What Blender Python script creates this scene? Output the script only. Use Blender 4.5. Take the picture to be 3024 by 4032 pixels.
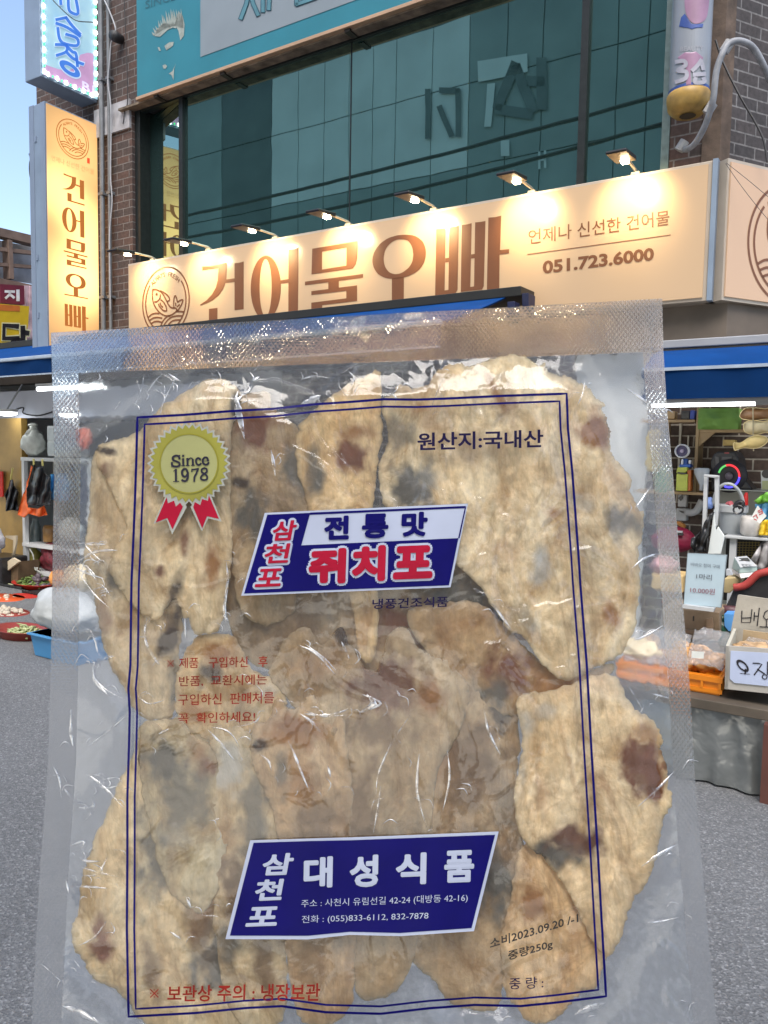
import bpy, bmesh, math, random
import numpy as np
from mathutils import Vector, noise, geometry
random.seed(7)
SC = bpy.context.scene
COL = SC.collection
for _o in list(bpy.data.objects):
    bpy.data.objects.remove(_o)

# ------------------------------------------------------------------ camera, world, sun, exposure
FPX, CX, CY = 3029.0, 1512.0, 2016.0          # focal length and centre in pixels of the 3024 x 4032 photograph
PITCH, ROLL, FACADE = (math.radians(v) for v in (-4.25, 1.0, 57.5))
FWD = np.array([0, math.cos(PITCH), math.sin(PITCH)])
_R = np.array([1.0, 0, 0]); _U = np.cross(_R, FWD)
RT = math.cos(ROLL) * _R + math.sin(ROLL) * _U
UP = -math.sin(ROLL) * _R + math.cos(ROLL) * _U
CAM = np.array([0, 0, 1.6])
cd = bpy.data.cameras.new('camera'); cam = bpy.data.objects.new('camera', cd); COL.objects.link(cam)
cd.sensor_fit = 'HORIZONTAL'; cd.sensor_width = 25.96; cd.lens = 25.96 * FPX / 3024.0
cd.clip_start = 0.01; cd.clip_end = 500
from mathutils import Matrix
cam.matrix_world = Matrix(((RT[0], UP[0], -FWD[0], CAM[0]), (RT[1], UP[1], -FWD[1], CAM[1]), (RT[2], UP[2], -FWD[2], CAM[2]), (0, 0, 0, 1)))
SC.camera = cam

W = bpy.data.worlds.new('World'); SC.world = W; W.use_nodes = True
_nt = W.node_tree; _bg = _nt.nodes['Background']
_sky = _nt.nodes.new('ShaderNodeTexSky'); _sky.sky_type = 'NISHITA'; _sky.sun_disc = False
SUND = Vector((-0.07, -0.8, 1.3)).normalized()               # towards the sun: high, behind the camera
SUN_EL, SUN_AZ = math.asin(SUND.z), math.atan2(SUND.x, SUND.y)
_sky.sun_elevation = SUN_EL; _sky.sun_rotation = SUN_AZ
_sky.air_density = 1.0; _sky.dust_density = 2.0; _sky.ozone_density = 0.0
_nt.links.new(_sky.outputs[0], _bg.inputs[0]); _bg.inputs[1].default_value = 0.145
sl = bpy.data.lights.new('sun', 'SUN'); sl.energy = 1.9; sl.angle = math.radians(40); sl.color = (1.0, 0.95, 0.88)
sun = bpy.data.objects.new('sun', sl); COL.objects.link(sun)
sun.rotation_euler = SUND.to_track_quat('Z', 'Y').to_euler()
SC.view_settings.view_transform = 'Standard'; SC.view_settings.look = 'None'; SC.view_settings.gamma = 1.0
SC.view_settings.exposure = 1.15
SC.render.engine = 'CYCLES'
SC.cycles.use_denoising = True
SC.cycles.max_bounces = 14; SC.cycles.transparent_max_bounces = 24; SC.cycles.transmission_bounces = 10; SC.cycles.glossy_bounces = 4
SC.cycles.caustics_reflective = False; SC.cycles.caustics_refractive = True
SC.cycles.sample_clamp_indirect = 6.0

# ------------------------------------------------------------------ frames: facade frame F (x along the shop front, y into the building, z up)
def ray(px, py):
    return RT * (px - CX) / FPX - UP * (py - CY) / FPX + FWD
_d = ray(2807, 629); ORG = CAM + _d * 5.5 / _d[1]; ORG[2] = 0
EX = np.array([math.sin(FACADE), -math.cos(FACADE), 0]); EY = np.array([math.cos(FACADE), math.sin(FACADE), 0]); EZ = np.array([0, 0, 1.0])
YAW = math.atan2(EX[1], EX[0])
_c = CAM - ORG; CF = np.array([_c @ EX, _c @ EY, _c @ EZ])
def F2W(p): return ORG + p[0] * EX + p[1] * EY + p[2] * EZ
def _loc(px, py):
    d = ray(px, py); return np.array([d @ EX, d @ EY, d @ EZ])
def pY(px, py, Y): d = _loc(px, py); return CF + d * (Y - CF[1]) / d[1]
def pX(px, py, X): d = _loc(px, py); return CF + d * (X - CF[0]) / d[0]
def pZ(px, py, Z): d = _loc(px, py); return CF + d * (Z - CF[2]) / d[2]

# ------------------------------------------------------------------ mesh builder and objects
class MB:
    def __init__(s): s.v = []; s.f = []
    def add(s, vs, fs):
        o = len(s.v); s.v.extend([tuple(float(c) for c in v) for v in vs]); s.f.extend([tuple(i + o for i in f) for f in fs]); return s
    def hexa(s, p): return s.add(p, [(0, 1, 2, 3), (7, 6, 5, 4), (0, 4, 5, 1), (1, 5, 6, 2), (2, 6, 7, 3), (3, 7, 4, 0)])
    def box(s, x0, x1, y0, y1, z0, z1):
        return s.hexa([(x0, y0, z0), (x1, y0, z0), (x1, y1, z0), (x0, y1, z0), (x0, y0, z1), (x1, y0, z1), (x1, y1, z1), (x0, y1, z1)])
    def prism(s, poly, a, b, axis='y'):
        def m(p, t): return (p[0], t, p[1]) if axis == 'y' else ((t, p[0], p[1]) if axis == 'x' else (p[0], p[1], t))
        n = len(poly)
        return s.add([m(p, a) for p in poly] + [m(p, b) for p in poly],
                     [tuple(range(n)), tuple(range(2 * n - 1, n - 1, -1))] + [(i, (i + 1) % n, (i + 1) % n + n, i + n) for i in range(n)])
    def tube(s, pts, r, n=8, caps=True):
        P = [np.array(p, float) for p in pts]; m = len(P); rr = r if isinstance(r, (list, tuple)) else [r] * m
        vs = []; up = None
        for i in range(m):
            t = P[min(i + 1, m - 1)] - P[max(i - 1, 0)]; t = t / (np.linalg.norm(t) + 1e-12)
            if up is None: up = np.array([0, 0, 1.0]) if abs(t[2]) < .9 else np.array([1.0, 0, 0])
            a = np.cross(t, up); a /= np.linalg.norm(a) + 1e-12; b = np.cross(a, t); up = b
            for k in range(n):
                q = 2 * math.pi * k / n; vs.append(P[i] + rr[i] * (math.cos(q) * a + math.sin(q) * b))
        fs = [(i * n + k, i * n + (k + 1) % n, (i + 1) * n + (k + 1) % n, (i + 1) * n + k) for i in range(m - 1) for k in range(n)]
        if caps: fs += [tuple(range(n)), tuple(range((m - 1) * n, m * n))]
        return s.add(vs, fs)
    def lathe(s, c, prof, n=32, axis='z', caps=True, sx=1.0, sy=1.0, wob=0.0):
        vs = []
        for i, (r, h) in enumerate(prof):
            for k in range(n):
                q = 2 * math.pi * k / n; w = 1 + wob * noise.noise((math.cos(q) * 2.1, math.sin(q) * 2.1, h * 9.0 + c[0] * 3))
                u, v = r * w * math.cos(q) * sx, r * w * math.sin(q) * sy
                vs.append((c[0] + u, c[1] + v, c[2] + h) if axis == 'z' else ((c[0] + u, c[1] + h, c[2] + v) if axis == 'y' else (c[0] + h, c[1] + u, c[2] + v)))
        m = len(prof)
        fs = [(i * n + k, i * n + (k + 1) % n, (i + 1) * n + (k + 1) % n, (i + 1) * n + k) for i in range(m - 1) for k in range(n)]
        if caps: fs += [tuple(range(n)), tuple(range((m - 1) * n, m * n))]
        return s.add(vs, fs)
    def grid(s, fn, nu, nv):
        vs = [fn(i / nu, j / nv) for j in range(nv + 1) for i in range(nu + 1)]
        return s.add(vs, [(j * (nu + 1) + i, j * (nu + 1) + i + 1, (j + 1) * (nu + 1) + i + 1, (j + 1) * (nu + 1) + i) for j in range(nv) for i in range(nu)])
    def blob(s, c, r, seed=0, amp=.25, freq=2.0, nu=28, nv=18, pinch=None):
        vs = []
        for j in range(nv + 1):
            t = math.pi * j / nv
            for i in range(nu):
                q = 2 * math.pi * i / nu
                d = np.array([math.sin(t) * math.cos(q), math.sin(t) * math.sin(q), math.cos(t)])
                w = 1 + amp * noise.fractal(Vector(d * freq + seed * 7.3), 1.0, 2.0, 4) + amp * .5 * (abs(noise.noise(Vector(d * freq * 3 + seed * 3.1))) - .2)
                p = d * w
                if pinch: p = p * np.array([pinch(p[2]), pinch(p[2]), 1])
                vs.append((c[0] + r[0] * p[0], c[1] + r[1] * p[1], c[2] + r[2] * p[2]))
        fs = [(j * nu + i, j * nu + (i + 1) % nu, (j + 1) * nu + (i + 1) % nu, (j + 1) * nu + i) for j in range(nv) for i in range(nu)]
        return s.add(vs, fs)

BASE = {}
def _pos(o, base, world=False):
    if world:
        o.location = base
    else:
        o.location = F2W(base); o.rotation_euler = (0, 0, YAW)
def tag(o, label=None, cat=None, group=None, kind=None):
    if label: o['label'] = label
    if cat: o['category'] = cat
    if group: o['group'] = group
    if kind: o['kind'] = kind
    return o
def thing(name, label, cat, base, group=None, world=False):
    o = bpy.data.objects.new(name, None); COL.objects.link(o); o.empty_display_size = .1
    _pos(o, base, world); BASE[o] = np.array(base, float)
    return tag(o, label, cat, group)
def part(mb, name, mat, par=None, label=None, smooth=False, bevel=0, base=None, world=False, recalc=True, mods=True, merge=False):
    b = BASE[par] if par is not None else np.array(base if base is not None else (0, 0, 0), float)
    me = bpy.data.meshes.new(name)
    V = np.array(mb.v, float) - b
    me.from_pydata(V.tolist(), [], mb.f)
    if recalc or merge:
        bm = bmesh.new(); bm.from_mesh(me)
        if merge: bmesh.ops.remove_doubles(bm, verts=bm.verts, dist=1e-5)
        bmesh.ops.recalc_face_normals(bm, faces=bm.faces); bm.to_mesh(me); bm.free()
    me.materials.append(mat)
    if smooth:
        me.polygons.foreach_set('use_smooth', [True] * len(me.polygons))
    o = bpy.data.objects.new(name, me); COL.objects.link(o)
    if par is not None: o.parent = par
    else: _pos(o, b, world)
    BASE[o] = b
    if bevel:
        m = o.modifiers.new('bevel', 'BEVEL'); m.width = bevel; m.segments = 2; m.limit_method = 'ANGLE'; m.angle_limit = math.radians(40)
    if label: o['label'] = label
    return o
def solo(mb, name, mat, label, cat, base, group=None, **k):
    return tag(part(mb, name, mat, None, base=base, **k), label, cat, group)
def copy_tree(o, parent=None):
    c = o.copy(); COL.objects.link(c)
    if parent is not None: c.parent = parent
    for ch in list(o.children): copy_tree(ch, c)
    return c

# ------------------------------------------------------------------ materials
MATS = {}
def mat(name, col, rough=.6, metal=0.0, var=.15, vscale=8.0, bump=.0, bscale=60.0, spec=.5, emit=None, estr=0, alpha=None, trans=0.0, sss=0.0):
    if name in MATS: return MATS[name]
    m = bpy.data.materials.new(name); m.use_nodes = True; nt = m.node_tree; N = nt.nodes; L = nt.links
    p = N['Principled BSDF']; p.inputs['Roughness'].default_value = rough; p.inputs['Metallic'].default_value = metal
    p.inputs['Specular IOR Level'].default_value = spec; p.inputs['Transmission Weight'].default_value = trans
    tc = N.new('ShaderNodeTexCoord')
    nz = N.new('ShaderNodeTexNoise'); nz.inputs['Scale'].default_value = vscale; nz.inputs['Detail'].default_value = 6; L.new(tc.outputs['Object'], nz.inputs['Vector'])
    mx = N.new('ShaderNodeMix'); mx.data_type = 'RGBA'; c = np.array(col)
    mx.inputs['A'].default_value = (*(c * (1 - var)), 1); mx.inputs['B'].default_value = (*np.minimum(c * (1 + var), 1), 1)
    mr = N.new('ShaderNodeMapRange'); mr.inputs['From Min'].default_value = .3; mr.inputs['From Max'].default_value = .7
    L.new(nz.outputs['Fac'], mr.inputs['Value']); L.new(mr.outputs[0], mx.inputs['Factor']); L.new(mx.outputs['Result'], p.inputs['Base Color'])
    if bump:
        n2 = N.new('ShaderNodeTexNoise'); n2.inputs['Scale'].default_value = bscale; n2.inputs['Detail'].default_value = 5; L.new(tc.outputs['Object'], n2.inputs['Vector'])
        b = N.new('ShaderNodeBump'); b.inputs['Strength'].default_value = bump; b.inputs['Distance'].default_value = .01; L.new(n2.outputs['Fac'], b.inputs['Height']); L.new(b.outputs[0], p.inputs['Normal'])
    if emit:
        p.inputs['Emission Color'].default_value = (*emit, 1); p.inputs['Emission Strength'].default_value = estr
    MATS[name] = m; return m
def brick_mat(name, dx, dy, c1, c2, mortar, sc=1.0, bw=.21, bh=.085, glow=None):
    m = bpy.data.materials.new(name); m.use_nodes = True; nt = m.node_tree; N = nt.nodes; L = nt.links; p = N['Principled BSDF']
    tc = N.new('ShaderNodeTexCoord'); dot = N.new('ShaderNodeVectorMath'); dot.operation = 'DOT_PRODUCT'; dot.inputs[1].default_value = (dx, dy, 0)
    L.new(tc.outputs['Object'], dot.inputs[0]); sp = N.new('ShaderNodeSeparateXYZ'); L.new(tc.outputs['Object'], sp.inputs[0])
    cb = N.new('ShaderNodeCombineXYZ'); L.new(dot.outputs['Value'], cb.inputs[0]); L.new(sp.outputs['Z'], cb.inputs[1])
    br = N.new('ShaderNodeTexBrick'); br.inputs['Scale'].default_value = 1.0; br.inputs['Brick Width'].default_value = bw; br.inputs['Row Height'].default_value = bh
    br.inputs['Mortar Size'].default_value = .006; br.inputs['Mortar Smooth'].default_value = .1; br.inputs['Bias'].default_value = 0
    br.inputs['Color1'].default_value = (*c1, 1); br.inputs['Color2'].default_value = (*c2, 1); br.inputs['Mortar'].default_value = (*mortar, 1)
    L.new(cb.outputs[0], br.inputs['Vector'])
    nz = N.new('ShaderNodeTexNoise'); nz.inputs['Scale'].default_value = 30; nz.inputs['Detail'].default_value = 8; L.new(tc.outputs['Object'], nz.inputs['Vector'])
    n3 = N.new('ShaderNodeTexNoise'); n3.inputs['Scale'].default_value = 1.6; n3.inputs['Detail'].default_value = 5; L.new(tc.outputs['Object'], n3.inputs['Vector'])
    ad = N.new('ShaderNodeMath'); ad.operation = 'ADD'; L.new(nz.outputs['Fac'], ad.inputs[0]); L.new(n3.outputs['Fac'], ad.inputs[1])
    mr = N.new('ShaderNodeMapRange'); mr.inputs['From Min'].default_value = .6; mr.inputs['From Max'].default_value = 1.4; mr.inputs['To Min'].default_value = .45; mr.inputs['To Max'].default_value = 1.5; L.new(ad.outputs[0], mr.inputs['Value'])
    mu = N.new('ShaderNodeMix'); mu.data_type = 'RGBA'; mu.blend_type = 'MULTIPLY'; mu.inputs['Factor'].default_value = 1
    L.new(br.outputs['Color'], mu.inputs['A']); L.new(mr.outputs[0], mu.inputs['B']); L.new(mu.outputs['Result'], p.inputs['Base Color'])
    b = N.new('ShaderNodeBump'); b.inputs['Strength'].default_value = .6; b.inputs['Distance'].default_value = .012; b.invert = True
    b2 = N.new('ShaderNodeBump'); b2.inputs['Strength'].default_value = .25; b2.inputs['Distance'].default_value = .01
    L.new(br.outputs['Fac'], b.inputs['Height']); L.new(nz.outputs['Fac'], b2.inputs['Height']); L.new(b.outputs[0], b2.inputs['Normal']); L.new(b2.outputs[0], p.inputs['Normal'])
    p.inputs['Roughness'].default_value = .85
    MATS[name] = m; return m
def emis(name, col, s):
    if name in MATS: return MATS[name]
    m = bpy.data.materials.new(name); m.use_nodes = True; nt = m.node_tree; nt.nodes.clear()
    e = nt.nodes.new('ShaderNodeEmission'); e.inputs[0].default_value = (*col, 1); e.inputs[1].default_value = s
    o = nt.nodes.new('ShaderNodeOutputMaterial'); nt.links.new(e.outputs[0], o.inputs[0]); MATS[name] = m; return m
def clear_mat(name, tint=(1, 1, 1), haze=.1, rough=.1):
    """thin clear plastic: mostly see-through, glossy, a little milky"""
    if name in MATS: return MATS[name]
    m = bpy.data.materials.new(name); m.use_nodes = True; nt = m.node_tree; N = nt.nodes; L = nt.links; N.clear()
    t = N.new('ShaderNodeBsdfTransparent'); t.inputs[0].default_value = (*tint, 1); d = N.new('ShaderNodeBsdfDiffuse'); d.inputs[0].default_value = (.8, .82, .84, 1)
    g = N.new('ShaderNodeBsdfGlossy'); g.inputs['Roughness'].default_value = rough
    tc = N.new('ShaderNodeTexCoord'); nz = N.new('ShaderNodeTexNoise'); nz.inputs['Scale'].default_value = 35; nz.inputs['Detail'].default_value = 4; nz.inputs['Distortion'].default_value = 1.5; L.new(tc.outputs['Object'], nz.inputs[0])
    b = N.new('ShaderNodeBump'); b.inputs['Strength'].default_value = 1; b.inputs['Distance'].default_value = .02; L.new(nz.outputs['Fac'], b.inputs['Height']); L.new(b.outputs[0], g.inputs['Normal'])
    f = N.new('ShaderNodeLayerWeight'); f.inputs[0].default_value = .5; L.new(b.outputs[0], f.inputs['Normal']); fp = N.new('ShaderNodeMath'); fp.operation = 'POWER'; fp.inputs[1].default_value = 5; L.new(f.outputs['Facing'], fp.inputs[0]); fs_ = N.new('ShaderNodeMath'); fs_.operation = 'MULTIPLY_ADD'; fs_.inputs[1].default_value = .9; fs_.inputs[2].default_value = .06; L.new(fp.outputs[0], fs_.inputs[0])
    m1 = N.new('ShaderNodeMixShader'); m1.inputs[0].default_value = haze; L.new(t.outputs[0], m1.inputs[1]); L.new(d.outputs[0], m1.inputs[2])
    m2 = N.new('ShaderNodeMixShader'); L.new(fs_.outputs[0], m2.inputs[0]); L.new(m1.outputs[0], m2.inputs[1]); L.new(g.outputs[0], m2.inputs[2])
    o = N.new('ShaderNodeOutputMaterial'); L.new(m2.outputs[0], o.inputs[0]); MATS[name] = m; return m

# ------------------------------------------------------------------ lettering and line drawing
_TC = {}
def text2d(s, bold=0.0):
    """glyph triangles of a string in the built-in font, normalised to its own box"""
    k = (s, bold)
    if k in _TC: return _TC[k]
    c = bpy.data.curves.new('glyphs', 'FONT'); c.body = s; c.offset = bold; c.resolution_u = 3
    o = bpy.data.objects.new('glyphs', c); COL.objects.link(o)
    dg = bpy.context.evaluated_depsgraph_get(); dg.update()
    me = bpy.data.meshes.new_from_object(o.evaluated_get(dg))
    v = np.array([(q.co.x, q.co.y) for q in me.vertices]); f = [tuple(p.vertices) for p in me.polygons]
    bpy.data.objects.remove(o); bpy.data.curves.remove(c); bpy.data.meshes.remove(me)
    lo, hi = v.min(0), v.max(0); asp = (hi[0] - lo[0]) / (hi[1] - lo[1])
    v = (v - lo) / (hi - lo); _TC[k] = (v, f, asp); return _TC[k]
def text_map(mb, s, fn, bold=0.0, pad=0.0):
    v, f, a = text2d(s, bold); mb.add([fn(x * (1 + 2 * pad) - pad, y * (1 + 2 * pad) - pad) for x, y in v], f)
def bil(TL, TR, BR, BL):
    TL, TR, BR, BL = (np.array(q, float) for q in (TL, TR, BR, BL))
    return lambda s, t: (TL * (1 - s) + TR * s) * t + (BL * (1 - s) + BR * s) * (1 - t)
def stroke(mb, pts, w, fn, closed=False):
    """a flat line of width w along pts (drawing units), laid on a surface by fn"""
    P = [np.array(p, float) for p in pts]; n = len(P); vs = []
    for i in range(n):
        a = P[i - 1] if (i > 0 or closed) else P[i]; b = P[(i + 1) % n] if (i < n - 1 or closed) else P[i]
        t = b - a; t /= np.linalg.norm(t) + 1e-9; m = np.array([-t[1], t[0]]) * w / 2
        e = np.zeros(2)
        if not closed and i == 0: e = -t * w * .3
        if not closed and i == n - 1: e = t * w * .3
        vs += [P[i] + m + e, P[i] - m + e]
    fs = [(2 * i, 2 * i + 1, 2 * ((i + 1) % n) + 1, 2 * ((i + 1) % n)) for i in range(n if closed else n - 1)]
    mb.add([fn(*v) for v in vs], fs)
def fillp(mb, pts, fn): mb.add([fn(*p) for p in pts], [tuple(range(len(pts)))])
def polar(pts, c, n):
    A = sorted((math.atan2(p[1] - c[1], p[0] - c[0]), math.hypot(p[0] - c[0], p[1] - c[1])) for p in pts)
    a = np.array([q[0] for q in A]); r = np.array([q[1] for q in A])
    a = np.concatenate([a - 2 * math.pi, a, a + 2 * math.pi]); r = np.tile(r, 3)
    T = np.linspace(-math.pi, math.pi, n, endpoint=False); R = np.interp(T, a, r)
    return [(c[0] + R[i] * math.cos(T[i]), c[1] + R[i] * math.sin(T[i])) for i in range(n)]
def ringp(mb, outer, inner, fn):
    n = len(outer); mb.add([fn(*p) for p in outer] + [fn(*p) for p in inner], [(i, (i + 1) % n, (i + 1) % n + n, i + n) for i in range(n)])
def ell(c, rx, ry, n=48, sh=0.0):
    return [(c[0] + rx * math.cos(2 * math.pi * i / n), c[1] + ry * math.sin(2 * math.pi * i / n) + sh * rx * math.cos(2 * math.pi * i / n)) for i in range(n)]
def smooth_line(P, k=6, closed=False):
    P = [np.array(p, float) for p in P]; n = len(P); out = []
    for i in range(n if closed else n - 1):
        g = (lambda j: P[j % n]) if closed else (lambda j: P[min(max(j, 0), n - 1)])
        p0, p1, p2, p3 = g(i - 1), g(i), g(i + 1), g(i + 2)
        for q in range(k):
            t = q / k
            out.append(.5 * ((2 * p1) + (p2 - p0) * t + (2 * p0 - 5 * p1 + 4 * p2 - p3) * t * t + (3 * p1 - p0 - 3 * p2 + p3) * t ** 3))
    if not closed: out.append(P[-1])
    return out
def Q(ox, oy, s):
    """points read off an enlargement of the photograph back to photograph pixels"""
    return lambda *pts: [(ox + x / s, oy + y / s) for x, y in pts]
# ------------------------------------------------------------------ helpers that build from a place in the picture on a known plane
def rect(x0, y0, x1, y1, Y):
    xm, ym = (x0 + x1) / 2, (y0 + y1) / 2
    return pY(x0, ym, Y)[0], pY(x1, ym, Y)[0], pY(xm, y1, Y)[2], pY(xm, y0, Y)[2]
def pb(mb, x0, y0, x1, y1, Y, depth):
    a, b, c, d = rect(x0, y0, x1, y1, Y); mb.box(a, b, Y, Y + depth, c, d); return a, b, c, d
def ptsY(pts, Y): return [(q[0], q[2]) for q in (pY(*p, Y) for p in pts)]
def onY(Y): return lambda px, py: pY(px, py, Y)

# ------------------------------------------------------------------ ground
def asphalt():
    m = bpy.data.materials.new('asphalt'); m.use_nodes = True; nt = m.node_tree; N = nt.nodes; L = nt.links; p = N['Principled BSDF']
    tc = N.new('ShaderNodeTexCoord')
    v = N.new('ShaderNodeTexVoronoi'); v.inputs['Scale'].default_value = 135; L.new(tc.outputs['Object'], v.inputs['Vector'])
    n1 = N.new('ShaderNodeTexNoise'); n1.inputs['Scale'].default_value = 60; n1.inputs['Detail'].default_value = 8; L.new(tc.outputs['Object'], n1.inputs['Vector'])
    n2 = N.new('ShaderNodeTexNoise'); n2.inputs['Scale'].default_value = .9; n2.inputs['Detail'].default_value = 6; L.new(tc.outputs['Object'], n2.inputs['Vector'])
    sp = N.new('ShaderNodeSeparateColor'); L.new(v.outputs['Color'], sp.inputs[0])
    r = N.new('ShaderNodeValToRGB'); e = r.color_ramp.elements
    e[0].position = 0; e[0].color = (.105, .108, .112, 1); e[1].position = 1; e[1].color = (.27, .275, .28, 1)
    q = r.color_ramp.elements.new(.5); q.color = (.135, .139, .143, 1); q = r.color_ramp.elements.new(.86); q.color = (.178, .183, .186, 1)
    L.new(sp.outputs[0], r.inputs['Fac'])
    mu = N.new('ShaderNodeMix'); mu.data_type = 'RGBA'; mu.blend_type = 'MULTIPLY'; mu.inputs['Factor'].default_value = 1
    mr = N.new('ShaderNodeMapRange'); mr.inputs['From Min'].default_value = .25; mr.inputs['From Max'].default_value = .75; mr.inputs['To Min'].default_value = .72; mr.inputs['To Max'].default_value = 1.25
    ad = N.new('ShaderNodeMath'); ad.operation = 'MULTIPLY_ADD'; ad.inputs[1].default_value = .5; L.new(n1.outputs['Fac'], ad.inputs[0])
    hf = N.new('ShaderNodeMath'); hf.operation = 'MULTIPLY'; hf.inputs[1].default_value = .5; L.new(n2.outputs['Fac'], hf.inputs[0]); L.new(hf.outputs[0], ad.inputs[2])
    L.new(ad.outputs[0], mr.inputs['Value']); L.new(r.outputs['Color'], mu.inputs['A']); L.new(mr.outputs[0], mu.inputs['B']); L.new(mu.outputs['Result'], p.inputs['Base Color'])
    b = N.new('ShaderNodeBump'); b.inputs['Strength'].default_value = .7; b.inputs['Distance'].default_value = .006; L.new(v.outputs['Distance'], b.inputs['Height']); L.new(b.outputs[0], p.inputs['Normal'])
    p.inputs['Roughness'].default_value = .8; return m
g = MB(); g.box(-150, 150, -150, 150, -.5, 0)
tag(part(g, 'ground', asphalt(), None, base=(0, 0, 0)), kind='structure', label='grey speckled asphalt of the market street')

# ------------------------------------------------------------------ the brick building
WALLY = .28
BRK = brick_mat('brick_facade', 1, 0, (.085, .048, .038), (.052, .039, .036), (.15, .137, .13))
CD = np.array([.545, .839]); CD /= np.linalg.norm(CD); CN = np.array([CD[1], -CD[0]])   # direction and outward normal of the cut corner
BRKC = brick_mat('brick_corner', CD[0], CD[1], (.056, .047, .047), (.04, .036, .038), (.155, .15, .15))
BRKS = brick_mat('brick_inside', 1, 0, (.11, .075, .06), (.08, .06, .05), (.42, .38, .32))
bld = thing('brick_building', 'dark brick shop building with a wide tinted window above the lit sign', 'building', (-4, WALLY, 0))
TOP = 8.4
w = MB()
w.box(-8.17, -6.36, WALLY, WALLY + .3, 2.72, TOP); w.box(-6.36, -.36, WALLY, WALLY + .3, 5.52, TOP); w.box(-6.36, -.36, WALLY, WALLY + .3, 2.72, 3.70); w.box(-.36, .0, WALLY, WALLY + .3, 2.72, TOP)
w.box(-8.17, -7.87, WALLY + .3, 8, 2.72, TOP)
part(w, 'wall', BRK, bld)
w = MB(); c0 = np.array([0.0, WALLY]); c1 = c0 + CD * 5; o2 = -CN * .3
w.prism([tuple(c0 + CD * .002), tuple(c1), tuple(c1 + o2), tuple(c0 + o2 + CD * .16)], 2.72, TOP, 'z'); part(w, 'wall', BRKC, bld)
# rust-stained corner strip
w = MB(); w.prism([(-.13, WALLY - .012), (-.005, WALLY - .012), (.05, WALLY + .06), (-.13, WALLY + .012)], 3.72, TOP, 'z')
part(w, 'corner_strip', mat('rust_strip', (.085, .06, .045), .85, 0, .5, 9, .3, 40), bld, label='brown stained corner strip of the brick wall')
# pale concrete band between the brick courses on the left
w = MB(); w.box(-7.0, -6.37, WALLY - .03, WALLY + .01, 5.30, 5.62); part(w, 'concrete_band', mat('concrete', (.34, .34, .36), .85, 0, .3, 6, .3, 40), bld)
w = MB(); w.box(-6.5, -.37, .20, WALLY + .03, 5.492, 5.517); part(w, 'window_ledge', mat('dirty_ledge', (.16, .125, .09), .9, 0, .6, 7, .5, 30), bld)
# shop ceiling, fascia, inside walls and floor
PLA = mat('plaster', (.62, .63, .64), .8, 0, .06, 3)
w = MB(); w.box(-9.6, .0, WALLY + .05, 5.0, 2.45, 2.715); part(w, 'shop_ceiling', PLA, bld)
w = MB(); w.box(-9.6, -4.2, 2.6, 2.75, 0, 2.45); w.box(-9.75, -9.6, -.3, 2.6, 0, 2.72); part(w, 'back_wall', PLA, bld)
w = MB(); w.box(-4.2, 3.2, .40, .55, 0, 2.45); part(w, 'back_wall', BRKS, bld, label='brick wall inside the shop behind the shelves')
FASM = mat('fascia_boards', (.115, .092, .072), .7, 0, .2, 4)
w = MB(); w.box(-9.6, .12, .14, WALLY, 2.44, 2.72); w.prism([(.12, .14), (1.6, .14 + 1.48 * CD[1] / CD[0]), (1.6, .5 + 1.48 * CD[1] / CD[0]), (.12, WALLY)], 2.44, 2.72, 'z'); part(w, 'fascia', FASM, bld)
w = MB(); a, b, c, d = rect(-600, 1537, 520, 1652, -.25); w.box(-9.4, -4.4, -.25, .13, 1.97, 2.30); part(w, 'soffit_panel', mat('soffit_white', (.45, .48, .56), .6, 0, .05, 3), bld)
# window: frame, ledge, panes
FR = mat('frame_dark', (.018, .022, .022), .4, .3, .2, 20)
FRG = mat('frame_green', (.14, .19, .18), .45, .3, .2, 20)
gy = .35
def gxx(px): return pY(px, 700, gy)[0]
GX = [gxx(p) for p in (560, 722, 1378, 2290, 2662)]
w = MB(); w.box(-6.359, -.361, WALLY + .302, WALLY + .34, 3.6, 5.65); part(w, 'added_backing', mat('backing_dark', (.02, .022, .022), .8), bld, label='dark backing panel added behind the tinted glass to stop light')  # unseen panel added so no light shows through the gaps between panes
fr = MB(); fr.box(-6.359, GX[0], gy - .03, gy + .2, 3.70, 5.518)
for x in (GX[1], GX[3]): fr.box(x - .03, x + .03, gy - .04, gy + .05, 3.76, 5.48)
fr.box(GX[2] - .006, GX[2] + .006, gy - .005, gy + .05, 3.76, 5.48); fr.box(GX[0], -.362, gy - .02, gy + .05, 5.482, 5.516); fr.box(GX[0], -.362, gy - .05, gy + .05, 3.702, 3.758)
win = part(fr, 'window', FR, bld)
fr = MB(); fr.box(-.42, -.362, WALLY - .01, WALLY + .05, 3.705, 5.49); part(fr, 'frame', FRG, win)
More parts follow.
